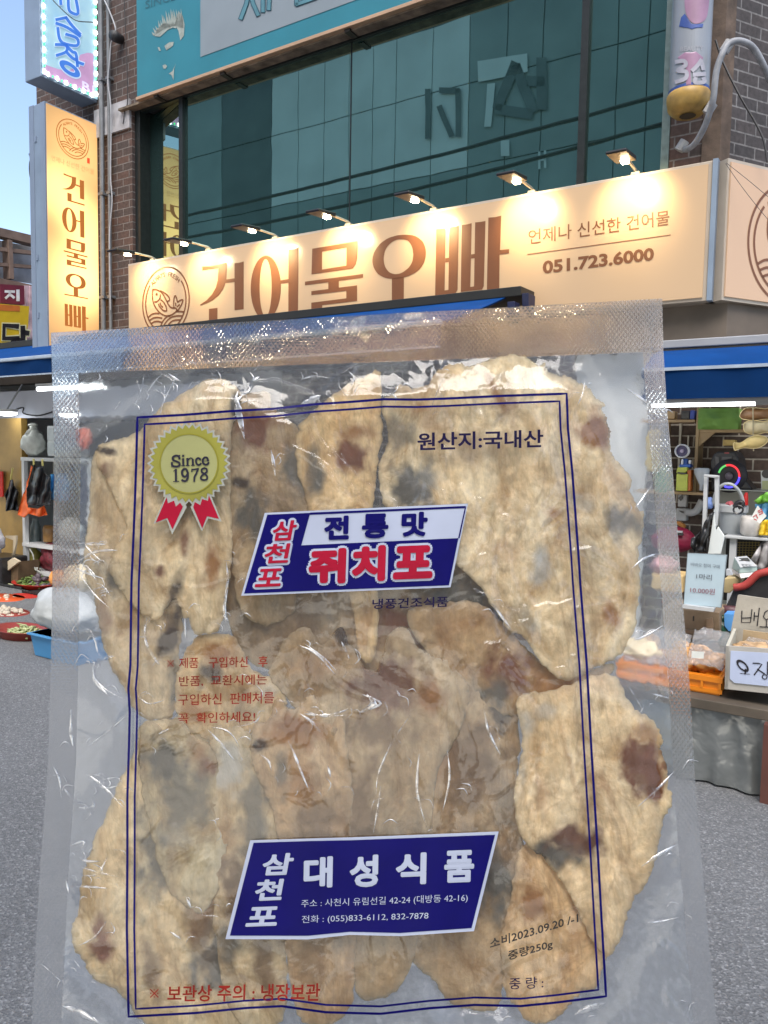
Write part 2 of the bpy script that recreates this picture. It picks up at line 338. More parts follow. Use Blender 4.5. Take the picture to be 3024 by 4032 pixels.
def glass():
    m = bpy.data.materials.new('tinted_glass'); m.use_nodes = True; nt = m.node_tree; N = nt.nodes; L = nt.links; N.clear()
    g = N.new('ShaderNodeBsdfGlossy'); g.inputs['Color'].default_value = (.40, .58, .50, 1); g.inputs['Roughness'].default_value = .012
    d = N.new('ShaderNodeBsdfDiffuse'); d.inputs['Color'].default_value = (.014, .036, .034, 1)
    f = N.new('ShaderNodeLayerWeight'); f.inputs[0].default_value = .35
    mr = N.new('ShaderNodeMapRange'); mr.inputs['To Min'].default_value = .66; mr.inputs['To Max'].default_value = .95; L.new(f.outputs['Fresnel'], mr.inputs['Value'])
    tc = N.new('ShaderNodeTexCoord'); nz = N.new('ShaderNodeTexNoise'); nz.inputs['Scale'].default_value = 1.3; L.new(tc.outputs['Object'], nz.inputs[0])
    b = N.new('ShaderNodeBump'); b.inputs['Strength'].default_value = .018; b.inputs['Distance'].default_value = .03; L.new(nz.outputs['Fac'], b.inputs['Height']); L.new(b.outputs[0], g.inputs['Normal'])
    x = N.new('ShaderNodeMixShader'); L.new(mr.outputs[0], x.inputs[0]); L.new(d.outputs[0], x.inputs[1]); L.new(g.outputs[0], x.inputs[2])
    o = N.new('ShaderNodeOutputMaterial'); L.new(x.outputs[0], o.inputs[0]); return m
GL = glass()
xa, xb = GX[0] + .002, GX[1] - .031
w = MB(); w.prism([(xa, gy + .12), (xb, gy + .005), (xb, gy + .017), (xa, gy + .132)], 3.761, 5.478, 'z'); part(w, 'pane', GL, win, label='narrow left pane standing slightly ajar')
for x0, x1 in ((GX[1] + .031, GX[2] - .007), (GX[2] + .007, GX[3] - .031), (GX[3] + .031, -.363)):
    w = MB(); w.box(x0, x1, gy, gy + .012, 3.761, 5.478); part(w, 'pane', GL, win)

# ------------------------------------------------------------------ the building across the street (seen mirrored in the window)
OPY = -12.0
opp = thing('office_building', 'pale panelled building across the street mirrored in the tinted window', 'building', (-12, OPY, 0))
PAN = mat('panel_pale', (.66, .72, .72), .5, 0, .1, .7); PAD = mat('panel_dark', (.11, .135, .14), .5, 0, .2, 1); PAM = mat('panel_mid', (.27, .33, .33), .5, 0, .15, .7); JNT = mat('joint', (.10, .12, .12), .7)
w = MB(); w.box(-34, 8, OPY - 6, OPY, 0, 13.0); part(w, 'wall', JNT, opp)
VY = 2 * gy - OPY
def vx(px): return pY(px, 600, VY)[0]
cols = [vx(p) for p in (440, 735, 880, 1075, 1180, 1280, 1378, 1470, 1560, 1700, 1845, 1990, 2130, 2290, 2420, 2540, 2700)]
kind = [PAN, PAM, PAD, PAN, PAN, PAN, PAN, PAN, PAN, PAN, PAM, PAM, PAM, PAM, PAM, PAM]
bym = {}
for i in range(len(cols) - 1):
    for j, (z0, z1) in enumerate(((2.9, 4.6), (4.6, 6.3), (6.3, 8.1), (8.1, 9.1), (9.1, 11.2), (11.2, 12.9))):
        m = kind[i]
        if j in (3,) and m is PAN: m = PAM
        bym.setdefault((i, m, j > 3), MB()).box(cols[i] + .014, cols[i + 1] - .014, OPY - .02, OPY + .07, z0 + .016, z1 - .016)
for (_i, m, _j), q in bym.items(): part(q, 'facade_panel', m, opp)
w = MB(); w.box(-30, 6, OPY - .05, OPY + .05, .1, 2.8); part(w, 'shop_front', emis('shop_glow', (1, .95, .85), 1.2), opp, label='lit shop front at street level')
def mir(pts): return [pY(*p, VY) for p in pts]
def onopp(px, py):
    q = pY(px, py, VY); return (q[0], OPY + .13, q[2])
let = MB(); WL = MB()
z2 = Q(1512, 0, 1.0971)
for a in (((575, 290), (500, 470)), ((580, 300), (650, 480)), ((690, 270), (690, 470)), ((640, 360), (690, 360)), ((500, 480), (640, 500))):
    stroke(let, z2(*a), 40, onopp)
for a in (((255, 400), (330, 400)), ((330, 400), (330, 590)), ((250, 470), (300, 590)), ((200, 400), (200, 600))): stroke(let, z2(*a), 22, onopp)
part(let, 'lettering', mat('faded_letters', (.13, .16, .165), .5, 0, .2, 2), opp)
fillp(WL, z2((415, 275), (628, 240), (630, 320), (415, 362)), onopp); fillp(WL, z2((455, 370), (490, 365), (470, 555), (440, 555)), onopp)
fillp(WL, z2((515, 615), (550, 612), (550, 680), (515, 683)), onopp); stroke(WL, z2((680, 665), (680, 735)), 9, onopp); stroke(WL, z2((705, 660), (705, 730)), 9, onopp); stroke(WL, z2((680, 700), (705, 696)), 9, onopp)
part(WL, 'lettering', PAN, opp)
for z0, x0, x1, sg in ((7.45, -22, 4, .35), (7.15, -22, 4, .6)):
    w = MB(); w.tube([(x0 + (x1 - x0) * i / 24, -7 + .3 * i / 24, z0 + .4 * i / 24 - sg * math.sin(math.pi * i / 24)) for i in range(25)], .035, 6)
    solo(w, 'overhead_cable', mat('cable_black', (.02, .02, .022), .6), 'black utility cable strung above the street' + (', the lower slack one' if z0 < 7.3 else ', the upper tight one'), 'cable', (x0, -7, z0), 'cables above the street')

# ------------------------------------------------------------------ logo and brand lettering, in normalised units
z4 = Q(540, 1030, 6.9125)
def sgn(px, py): q = pY(px, py, 0); return np.array([q[0], q[2]])
_l = sgn(*z4((155, 1120))[0]); _r = sgn(*z4((1422, 1010))[0]); _t = sgn(*z4((835, 150))[0])
LR = (_r[0] - _l[0]) / 2; LC = np.array([(_r[0] + _l[0]) / 2, _t[1] - LR])
def nrm(*pts): return [tuple((sgn(*p) - LC) / LR) for p in z4(*pts)]
LOGO = [nrm((430, 760), (420, 900), (430, 1050), (470, 1180), (540, 1300), (630, 1400), (740, 1465), (830, 1478), (930, 1455), (1020, 1400), (1080, 1340)),
        nrm((430, 760), (520, 765), (620, 810), (700, 880), (760, 980), (810, 1080), (850, 1160), (900, 1230), (960, 1262), (1040, 1265), (1080, 1300), (1085, 1345), (1130, 1345)),
        nrm((640, 800), (740, 850), (830, 920), (880, 1000), (885, 1050), (840, 1080), (820, 1110)),
        nrm((1005, 1250), (1000, 1150), (1005, 1020), (1040, 930), (1080, 1000), (1105, 1100), (1170, 1060), (1250, 1045), (1225, 1140), (1170, 1250), (1100, 1340)),
        nrm((1095, 1230), (1160, 1170)), nrm((1050, 1130), (1060, 1200)),
        nrm((635, 900), (630, 980), (590, 1050), (530, 1095), (480, 1098)),
        nrm((650, 1045), (710, 1090), (770, 1180), (800, 1260), (805, 1340), (730, 1335), (660, 1280), (610, 1220), (590, 1160)), nrm((630, 1130), (650, 1190), (700, 1240)),
        nrm((310, 1520), (400, 1440), (500, 1410), (600, 1415)), nrm((350, 1600), (440, 1540), (560, 1520), (680, 1540)), nrm((390, 1690), (470, 1640), (580, 1630), (680, 1660)),
        nrm((650, 1740), (720, 1600), (820, 1500), (900, 1478)), nrm((740, 1720), (830, 1600), (950, 1510), (1100, 1480), (1220, 1480)), nrm((860, 1710), (960, 1620), (1080, 1590), (1180, 1590)),
        nrm((1080, 1360), (1180, 1360), (1275, 1370))]
def logo(mb, fn, w=.05):
    f = lambda x, y: fn(x, y)
    ringp(mb, ell((0, 0), 1 + w / 2, 1 + w / 2, 72), ell((0, 0), 1 - w / 2, 1 - w / 2, 72), f)
    A = [math.radians(142 + i * (398 - 142) / 60) for i in range(61)]
    stroke(mb, [(.865 * math.cos(a), .865 * math.sin(a)) for a in A], w, f)
    for L in LOGO: stroke(mb, smooth_line(L, 4), w, f)
    mb_dot = ell(nrm((535, 890))[0], .045, .045, 14); fillp(mb, mb_dot, f)
    for i, ch in enumerate('ALWAYS FRESH'):
        if ch == ' ': continue
        a = math.radians(133 - i * (133 - 47) / 11)
        v, fs, asp = text2d(ch, .02); h = .135; wd = min(h * asp, .14)
        ca, sa = math.cos(a - math.pi / 2), math.sin(a - math.pi / 2); c = (.80 * math.cos(a), .80 * math.sin(a))
        mb.add([f(c[0] + (x - .5) * wd * ca - (y - .5) * h * sa, c[1] + (x - .5) * wd * sa + (y - .5) * h * ca) for x, y in v], fs)
g1 = Q(760, 1000, 3.318); g2 = Q(1200, 880, 3.318); g3 = Q(1650, 800, 3.318)
def S(*a): return [tuple(sgn(*p)) for p in a]
GLY = {}
GLY['geon'] = ([S(*g1((122, 165), (230, 160), (340, 142), (447, 108), (441, 250), (438, 333), (548, 318), (548, 365), (425, 380), (400, 450), (340, 540), (260, 605), (180, 645), (92, 675), (98, 660), (180, 605), (250, 530), (300, 440), (325, 340), (335, 187), (122, 217))),
                S(*g1((545, 122), (605, 115), (665, 98), (663, 720), (545, 735))), S(*g1((210, 718), (322, 705), (320, 915), (672, 865), (672, 912), (210, 978)))], [])
GLY['eo'] = ([S(*g1((1147, 345), (1252, 328), (1252, 375), (1147, 390))), S(*g1((1250, -58), (1310, -66), (1382, -86), (1372, 880), (1248, 895)))],
             [(S(*g1(*ell((953, 440), 197, 418, 56, -.05))), S(*g1(*ell((951, 442), 79, 374, 56, -.05))))])
GLY['mul'] = ([S(*g2((100, 330), (693, 230), (548, 318), (230, 368))), S(*g2((693, 230), (688, 450), (670, 530), (630, 590), (545, 550), (548, 318))), S(*g2((630, 590), (90, 665), (228, 603), (545, 550))), S(*g2((90, 665), (100, 330), (230, 368), (228, 603))),
               S(*g2((5, 760), (765, 660), (765, 708), (5, 808))), S(*g2((310, 767), (448, 749), (448, 845), (310, 862))), S(*g2((88, 885), (686, 808), (686, 862), (545, 880), (88, 935))), S(*g2((545, 880), (686, 862), (686, 962), (545, 978))),
               S(*g2((88, 1035), (545, 978), (686, 962), (686, 1012), (230, 1068), (88, 1088))), S(*g2((88, 1088), (230, 1068), (230, 1150), (88, 1168))), S(*g2((88, 1168), (230, 1150), (720, 1085), (720, 1130), (88, 1215)))], [])
_oc = (1235, 435)
GLY['o'] = ([S(*g2((1140, 715), (1297, 697), (1295, 1000), (1140, 1020))), S(*g2((830, 1058), (1650, 950), (1650, 996), (830, 1104)))],
            [(S(*g2(*polar([(1340, 148), (1450, 165), (1540, 230), (1580, 320), (1585, 400), (1565, 500), (1500, 600), (1400, 665), (1290, 705), (1140, 722), (1040, 705), (960, 660), (905, 580), (885, 490), (900, 400), (950, 310), (1040, 225), (1160, 170), (1250, 152)], _oc, 64))),
              S(*g2(*polar([(1280, 208), (1350, 225), (1395, 290), (1415, 370), (1415, 450), (1385, 540), (1320, 610), (1240, 655), (1180, 662), (1110, 640), (1060, 580), (1037, 500), (1040, 410), (1070, 320), (1120, 260), (1190, 218)], _oc, 64))))])
GLY['ppa'] = ([S(*g3((228, 342), (290, 337), (350, 322), (335, 1190), (212, 1205))), S(*g3((397, 312), (460, 305), (522, 292), (505, 1130), (480, 1175), (385, 1185))), S(*g3((345, 720), (392, 714), (390, 770), (343, 776))), S(*g3((335, 1140), (387, 1133), (387, 1185), (335, 1190))),
               S(*g3((560, 285), (625, 279), (690, 262), (670, 1145), (548, 1160))), S(*g3((735, 252), (800, 246), (870, 233), (848, 1085), (823, 1130), (720, 1140))), S(*g3((683, 670), (733, 663), (731, 717), (681, 724))), S(*g3((670, 1095), (722, 1088), (722, 1140), (670, 1145))),
               S(*g3((908, 190), (1000, 182), (1077, 163), (1060, 610), (1055, 675), (1048, 1260), (885, 1282))), S(*g3((1060, 612), (1180, 601), (1178, 655), (1056, 672)))], [])
def glyph(mb, key, fn):
    for p in GLY[key][0]: fillp(mb, p, fn)
    for o, i in GLY[key][1]: ringp(mb, o, i, fn)
def gbox(key):
    P = np.array([p for poly in GLY[key][0] for p in poly] + [p for o, i in GLY[key][1] for p in o]); return P.min(0), P.max(0)

# ------------------------------------------------------------------ lit signs
def sign_face(name, col, est, spots=(), scol=(1, .72, .3)):
    """backlit acrylic: base colour plus light from inside with soft hot areas where its tubes sit"""
    m = bpy.data.materials.new(name); m.use_nodes = True; nt = m.node_tree; N = nt.nodes; L = nt.links; p = N['Principled BSDF']
    p.inputs['Base Color'].default_value = (*col, 1); p.inputs['Roughness'].default_value = .24
    p.inputs['Emission Color'].default_value = (*scol, 1)
    acc = None; tc = N.new('ShaderNodeTexCoord')
    for (c, r, s) in spots:
        d = N.new('ShaderNodeVectorMath'); d.operation = 'DISTANCE'; d.inputs[1].default_value = c; L.new(tc.outputs['Object'], d.inputs[0])
        mr = N.new('ShaderNodeMapRange'); mr.interpolation_type = 'SMOOTHERSTEP'; mr.inputs['From Min'].default_value = 0; mr.inputs['From Max'].default_value = r; mr.inputs['To Min'].default_value = s; mr.inputs['To Max'].default_value = 0; L.new(d.outputs['Value'], mr.inputs['Value'])
        if acc is None: acc = mr.outputs[0]
        else:
            a = N.new('ShaderNodeMath'); L.new(acc, a.inputs[0]); L.new(mr.outputs[0], a.inputs[1]); acc = a.outputs[0]
    if acc is None: p.inputs['Emission Strength'].default_value = est
    else:
        a = N.new('ShaderNodeMath'); a.inputs[1].default_value = est; L.new(acc, a.inputs[0]); L.new(a.outputs[0], p.inputs['Emission Strength'])
    return m
ALU = mat('sign_aluminium', (.22, .28, .36), .45, .3, .08, 5); ALUP = mat('sign_trim', (.42, .36, .29), .45, .2, .06, 5)
INK = mat('sign_brown_ink', (.15, .055, .02), .5, 0, .05, 10)
INKL = mat('sign_lit_ink', (.36, .12, .025), .5, 0, .05, 10, emit=(.55, .17, .03), estr=.2)
sg = thing('shop_sign', 'long cream shop sign with a fish logo and big brown Korean letters under seven lamps', 'sign', (-3, .28, 2.72))
w = MB(); w.box(-6.115, 0, .012, .275, 2.72, 3.68); part(w, 'sign_box', ALUP, sg, bevel=.006)
w = MB(); w.box(-6.09, -.028, 0, .011, 2.745, 3.655); part(w, 'sign_face', sign_face('cream_face', (.43, .305, .19), .06, scol=(1, .66, .40)), sg)
w = MB(); w.box(.001, .035, .0, .275, 2.72, 3.685); part(w, 'end_cap', ALU, sg)
fm = lambda x, z: (x, -.003, z)
w = MB()
for k in GLY: glyph(w, k, fm)
part(w, 'lettering', INK, sg, recalc=False)
w = MB(); logo(w, lambda x, y: (LC[0] + x * LR, -.003, LC[1] + y * LR)); part(w, 'logo', INK, sg, recalc=False)
zp = Q(2050, 780, 2.5523)
w = MB()
def tq(mb, s, q, TL, TR, BR, BL, Y, bold=0): mp = bil(TL, TR, BR, BL); text_map(mb, s, lambda a, b: pY(*mp(a, b), Y), bold)
tq(w, '언제나 신선한 건어물', zp, *zp((78, 318), (1495, 118), (1495, 268), (78, 468)), -.003, .004)
stroke(w, zp((70, 566), (1505, 370)), 3.2, onY(-.003))
part(w, 'lettering', INK, sg, recalc=False)
w = MB(); tq(w, '051.723.6000', zp, *zp((222, 630), (1340, 492), (1340, 625), (222, 765)), -.003, .035); part(w, 'phone_number', INK, sg, recalc=False)
# sign on the cut corner
CA = np.array([.10, .02])
def onC(s, z, off=0.0): q = CA + CD * s + CN * off; return (q[0], q[1], z)
sg2 = thing('shop_sign', 'cream corner sign at the right edge showing half a round fish logo', 'sign', (CA[0], CA[1], 2.72))
w = MB(); a0, a1, b0, b1 = onC(0, 0, -.005)[:2], onC(2.4, 0, -.005)[:2], onC(2.4, 0, -.24)[:2], onC(.0, 0, -.16)[:2]
w.prism([a0, a1, b0, b1], 2.72, 3.68, 'z'); part(w, 'sign_box', ALUP, sg2)
w = MB(); w.prism([onC(.02, 0, .006)[:2], onC(2.38, 0, .006)[:2], onC(2.38, 0, -.004)[:2], onC(.02, 0, -.004)[:2]], 2.745, 3.655, 'z'); part(w, 'sign_face', sign_face('cream_face_corner', (.41, .275, .18), .08, scol=(1, .66, .42)), sg2)
w = MB(); logo(w, lambda x, y: onC(.642 + .427 * x, 3.17 + .427 * y, .009), .045); part(w, 'logo', INK, sg2, recalc=False)

# hanging box signs on the left
VX = -6.958; VY0, VY1 = -.415, .28
vs = thing('hanging_sign', 'tall glowing cream sign with a fish logo and vertical brown Korean letters', 'sign', (VX - .15, WALLY, 2.6))
w = MB(); w.box(VX - .3, VX - .012, VY0, VY1, 2.62, 5.47); part(w, 'sign_box', ALU, vs, bevel=.008)
w = MB(); w.box(VX - .3 - .004, VX - .22, VY0 - .006, VY0 + .02, 2.62, 5.47); w.box(VX - .09, VX - .008, VY0 - .006, VY0 + .02, 2.62, 5.47)
for q in (5.06, 3.75, 3.1): w.box(VX - .2, VX - .17, VY0 - .012, VY0 + .01, q, q + .06)
part(w, 'edge_trim', mat('sign_edge', (.24, .29, .37), .4, .4, .05, 5), vs)
ybs = lambda y, z: (VX + .0, y, z)
bpos = BASE[vs]
spt = [((VX - bpos[0], y - bpos[1], z - bpos[2]), r, s) for y, z, r, s in ((-.28, 4.52, .55, .7), (.12, 4.25, .55, .7), (-.02, 3.72, .75, .7), (.12, 3.60, .6, .4), (-.1, 3.3, .7, .3), (.0, 5.0, .8, .3))]
w = MB(); w.box(VX - .011, VX, VY0 + .012, VY1 - .02, 2.64, 5.45); part(w, 'sign_face', sign_face('glowing_face', (.33, .21, .11), .20, spt, (1, .55, .19)), vs)
def yz(px, py): q = pX(px, py, VX + .003); return q[1], q[2]
w = MB()
for key, L, R_, T, B in (('geon', (245.4, 678.3), (333, 780), (262, 685), (334, 813)), ('eo', (245, 900), (332.5, 900), (264, 811), (332, 937.5)), ('mul', (271 - 20, 1009), (345, 1012), (262, 938), (339, 1061)), ('o', (253.6, 1160), (346.7, 1178), (288, 1077), (346, 1180)), ('ppa', (255, 1250), (348.6, 1250), (255, 1191), (337, 1310))):
    lo, hi = gbox(key); y0, y1, z1, z0 = yz(*L)[0], yz(*R_)[0], yz(*T)[1], yz(*B)[1]
    glyph(w, key, lambda x, z: (VX + .003, y0 + (x - lo[0]) / (hi[0] - lo[0]) * (y1 - y0), z0 + (z - lo[1]) / (hi[1] - lo[1]) * (z1 - z0)))
part(w, 'lettering', INKL, vs, recalc=False)
zl = Q(180, 420, 4.096)
ly0, ly1 = yz(*zl((172, 430))[0])[0], yz(*zl((690, 650))[0])[0]; lr = (ly1 - ly0) / 2; lcz = (yz(*zl((370, 200))[0])[1] + yz(*zl((520, 850))[0])[1]) / 2
w = MB(); logo(w, lambda x, y: (VX + .003, (ly0 + ly1) / 2 + lr * x, lcz + lr * y), .045); part(w, 'logo', INKL, vs, recalc=False)
w = MB(); mp = bil(*zl((92, 778), (780, 1012), (780, 1100), (92, 866))); text_map(w, '언제나 신선한 건어물', lambda a, b: (VX + .003, *yz(*mp(a, b))), 0); part(w, 'tagline', mat('faded_ink', (.42, .26, .13), .5, emit=(.6, .3, .1), estr=.3), vs, recalc=False)
w = MB(); fillp(w, zl((668, 822), (710, 835), (710, 922), (668, 908)), lambda px, py: (VX + .003, *yz(px, py))); part(w, 'red_seal', mat('seal_red', (.5, .06, .02), .5, emit=(.7, .06, .02), estr=.4), vs, recalc=False)

ls = thing('hanging_sign', 'pale blue hanging sign edged with white and green LED bulbs', 'sign', (VX - .15, WALLY, 5.7))
LT = 7.3; LY0 = -.462
w = MB(); w.box(VX - .3, VX - .012, LY0, VY1, 5.72, LT); part(w, 'sign_box', ALU, ls, bevel=.008)
def led_face():
    m = bpy.data.materials.new('blue_art_face'); m.use_nodes = True; nt = m.node_tree; N = nt.nodes; L = nt.links; p = N['Principled BSDF']
    tc = N.new('ShaderNodeTexCoord'); nz = N.new('ShaderNodeTexNoise'); nz.inputs['Scale'].default_value = 3; L.new(tc.outputs['Object'], nz.inputs[0])
    r = N.new('ShaderNodeValToRGB'); r.color_ramp.elements[0].position = .35; r.color_ramp.elements[0].color = (.28, .5, .66, 1); r.color_ramp.elements[1].position = .7; r.color_ramp.elements[1].color = (.42, .62, .66, 1)
    L.new(nz.outputs['Fac'], r.inputs[0]); L.new(r.outputs[0], p.inputs['Base Color']); L.new(r.outputs[0], p.inputs['Emission Color']); p.inputs['Emission Strength'].default_value = .16; return m
w = MB(); w.box(VX - .011, VX, LY0 + .02, VY1 - .01, 5.745, LT - .02); part(w, 'sign_face', led_face(), ls)
def yz2(px, py): q = pX(px, py, VX + .003); return (VX + .003, q[1], q[2])
def yz3(px, py): q = pX(px, py, VX + .006); return (VX + .006, q[1], q[2])
def yz4(px, py): q = pX(px, py, VX + .009); return (VX + .009, q[1], q[2])
zs = Q(0, 0, 2.458)
w = MB(); fillp(w, zs((425, 620), (520, 655), (640, 690), (740, 650), (775, 530), (850, 510), (905, 520), (905, 925), (420, 720)), yz2); part(w, 'art_patch', mat('pink_art', (.42, .25, .42), .5, 0, .2, 5, emit=(.42, .25, .42), estr=.25), ls, recalc=False)
BLU = mat('blue_letters', (.05, .17, .55), .5, 0, .1, 6, emit=(.05, .17, .55), estr=.25); WOU = mat('letter_outline', (.5, .62, .75), .5, emit=(.5, .62, .75), estr=.25)
STR = [[(545, 190), (640, 170)], [(640, 170), (700, 250), (775, 330)], [(545, 225), (650, 265), (775, 350)], [(560, 270), (575, 370), (620, 420), (745, 440), (745, 370), (640, 330)], [(540, 430), (640, 440), (640, 500), (550, 535)], [(640, 500), (700, 560), (740, 580)], [(640, 440), (700, 500), (735, 520), (750, 640)], [(745, 600), (805, 620)],
       [(585, -10), (590, 40)], [(660, -10), (665, 80), (690, 120), (755, 130), (735, -10)]]
w = MB(); w2 = MB()
for L_ in STR:
    stroke(w2, smooth_line(zs(*L_), 4), 18, yz3); stroke(w, smooth_line(zs(*L_), 4), 11.5, yz4)
ro = ell((675, 665), 100, 62, 40, .55); ri = ell((675, 665), 52, 24, 40, .55); ringp(w, zs(*ro), zs(*ri), yz4); ringp(w2, zs(*ell((675, 665), 110, 78, 40, .55)), zs(*ell((675, 665), 45, 18, 40, .55)), yz3)
part(w2, 'letter_outline', WOU, ls, recalc=False); part(w, 'lettering', BLU, ls, recalc=False)
w = MB(); mp = bil(*zs((795, 780), (915, 835), (915, 925), (795, 865))); text_map(w, 'B1', lambda a, b: yz3(*mp(a, b)), .03); part(w, 'lettering', mat('lilac_letters', (.6, .55, .75), .5, emit=(.6, .55, .75), estr=.3), ls, recalc=False)
LW = emis('led_white', (1, 1, .97), 5); LG = emis('led_green', (.1, 1, .35), 1.0)
pts = []
for i in range(26): pts.append((LY0 + .035, 5.78 + i * .058, i)); pts.append((VY1 - .03, 5.80 + i * .058, i))
for i in range(11): pts.append((LY0 + .08 + i * .057, 5.765, i))
proto = {}
for y, z, i in pts:
    kk = 'w' if i % 2 == 0 else 'g'
    if kk not in proto:
        q = MB(); h = .017 if kk == 'w' else .010; bq = BASE[ls]; q.blob((VX + .012, bq[1], bq[2]), (.012, h, h * (1.5 if kk == 'w' else 1.2)), 1, 0, 1, 8, 6)
        proto[kk] = part(q, 'led_bulb', LW if kk == 'w' else LG, ls, smooth=True); o = proto[kk]
    else:
        o = proto[kk].copy(); COL.objects.link(o); o.parent = ls
    o.location = (0, y - BASE[ls][1], z - BASE[ls][2])

# ------------------------------------------------------------------ hair salon sign above the window
hs = thing('salon_sign', 'teal hair salon sign with a pale panel and a spiky haired face', 'sign', (-3.5, WALLY, 5.42))
TEAL = mat('teal_vinyl', (.020, .16, .21), .45, 0, .07, 3); PALE = mat('pale_vinyl', (.19, .225, .25), .45, 0, .05, 3); TAN_LIT = mat('tan_lit_metal', (.42, .27, .17), .5, .2, .1, 5)
HY = .16; HZ = 5.53
w = MB(); w.box(-6.125, -.80, HY, .272, HZ + .012, 7.4); part(w, 'sign_box', TEAL, hs)
w = MB(); w.box(-6.135, -.79, HY - .012, HY + .045, HZ - .022, HZ + .011); w.box(-6.135, -.79, HY + .05, .275, HZ - .012, HZ + .011); part(w, 'bottom_rail', TAN_LIT, hs, bevel=.004)  # warm light on the rail is put into its tan colour
w = MB()
for px in (620, 882, 1370):
    q = pY(px, 380, .2); w = MB(); w.box(q[0] - .03, q[0] + .03, HY + .01, .30, HZ - .05, HZ - .023); part(w, 'bracket', mat('bracket_dark', (.035, .028, .022), .6, .4), hs)
zh = Q(500, 0, 2.074)
onh = onY(HY - .004); onh2 = onY(HY - .008); onh3 = onY(HY - .012)
w = MB(); c = [pY(*p, HY - .004) for p in zh((600, 465), (600, 0))]
w.add([(c[0][0], HY - .004, c[0][2]), (-1.7, HY - .004, c[0][2]), (-1.7, HY - .004, 7.2), (c[0][0], HY - .004, 7.2)], [(0, 1, 2, 3)]); part(w, 'pale_panel', PALE, hs, recalc=False)
w = MB(); HAIR = mat('hair_print', (.26, .29, .26), .5, 0, .2, 20)
for i in range(15):
    a = i / 14; bx = 225 + 225 * a; by = 290 - 75 * math.sin(a * math.pi * .62) + (10 if a > .8 else 0); tx = 200 + 235 * a + 6 * math.sin(i * 5); ty = 270 - 195 * math.sin(min(1, a * 1.35 + .04) * math.pi / 2) + 14 * math.sin(i * 9.7)
    fillp(w, zh((bx - 12, by), (tx, ty), (bx + 15, by - 6)), onh)
fillp(w, zh((420, 90), (455, 130), (470, 200), (465, 290), (435, 330), (420, 250), (390, 200)), onh)
fillp(w, zh((225, 295), (270, 300), (330, 245), (375, 225), (400, 232), (410, 200), (300, 190), (250, 230)), onh)
part(w, 'hair_print', HAIR, hs, recalc=False); w = MB()
for p in (((305, 375), (345, 345), (382, 342), (375, 372), (345, 395), (322, 410)), ((250, 385), (265, 385), (278, 415), (262, 415)), ((290, 535), (312, 525), (328, 540), (315, 560), (298, 560)), ((400, 515), (385, 560), (380, 655), (362, 610), (340, 602), (372, 580))): fillp(w, zh(*p), onh)
part(w, 'face_print', HAIR, hs, recalc=False)
w = MB(); mp = bil(*zh((150, 8), (395, -70), (395, -5), (150, 72))); text_map(w, 'SINCE', lambda a, b: onh(*mp(a, b)), 0); part(w, 'lettering', mat('teal_dark_ink', (.02, .10, .13), .5), hs, recalc=False)
for grp in ((((1000, -90), (975, 30), (930, 150)), ((1000, -90), (1030, 30), (1070, 120)), ((1112, -90), (1110, 92)), ((1166, -90), (1158, 75))), (((1385, -90), (1385, 35)), ((1385, 35), (1540, -20)))):
    w = MB(); w2 = MB()
    for a in grp: stroke(w2, zh(*a), 20, onh2); stroke(w, zh(*a), 13, onh3)
    part(w2, 'letter_outline', mat('letter_edge', (.015, .07, .10), .5), hs, recalc=False); part(w, 'lettering', mat('letter_teal', (.07, .18, .22), .5), hs, recalc=False)

# ------------------------------------------------------------------ sign lamps: seven arm lamps along the top of the long sign
HEADM = mat('lamp_black', (.02, .02, .022), .4, .3); ARM = mat('lamp_arm', (.55, .5, .42), .35, .6)
LAMPX = [-5.739, -4.888, -3.985, -3.113, -2.224, -1.340, -.536]
LLAB = ['arm lamp over the fish logo at the left end of the long sign', 'arm lamp over the first big letter of the long sign', 'arm lamp over the second big letter of the long sign', 'arm lamp over the third big letter of the long sign', 'arm lamp over the fourth big letter of the long sign', 'arm lamp between the big letters and the phone number', 'arm lamp over the phone number near the sign end']
def make_lamp(x):
    t = thing('sign_lamp', 'x', 'lamp', (x, .05, 3.69), 'arm lamps along the top of the long sign')
    q = MB(); q.tube([(x, .08, 3.70), (x, .02, 3.715), (x + .015, -.28, 3.70)], .011, 8); q.box(x - .03, x + .03, .02, .12, 3.682, 3.70); part(q, 'arm', ARM, t)
    q = MB(); q.prism([(-.27, 3.705), (-.52, 3.675), (-.53, 3.662), (-.52, 3.652), (-.27, 3.67)], x - .055, x + .085, 'x'); h = part(q, 'lamp_head', HEADM, t, bevel=.006)
    q = MB(); q.box(x - .005, x + .04, -.34, -.29, 3.652, 3.668); part(q, 'led_panel', emis('led_warm', (1, .84, .55), 46), t)
    q = MB(); q.tube([(x + .015, -.27, 3.70), (x + .015, -.33, 3.66)], .014, 8); part(q, 'swivel', ARM, t)
    l = bpy.data.lights.new('lamp_light', 'SPOT'); l.energy = 23; l.color = (1, .76, .38); l.spot_size = math.radians(100); l.spot_blend = .9; l.shadow_soft_size = .03
    lo = bpy.data.objects.new('lamp_light', l); COL.objects.link(lo); lo.parent = t
    lo.location = (.015, -.32 - .05, -.055); d = Vector((0, .30, -.14)); lo.rotation_euler = d.to_track_quat('-Z', 'Y').to_euler()
    return t
l0 = make_lamp(LAMPX[0]); l0['label'] = LLAB[0]
for x, lb in zip(LAMPX[1:], LLAB[1:]):
    c = copy_tree(l0); c.location = F2W((x, .05, 3.69)); c['label'] = lb

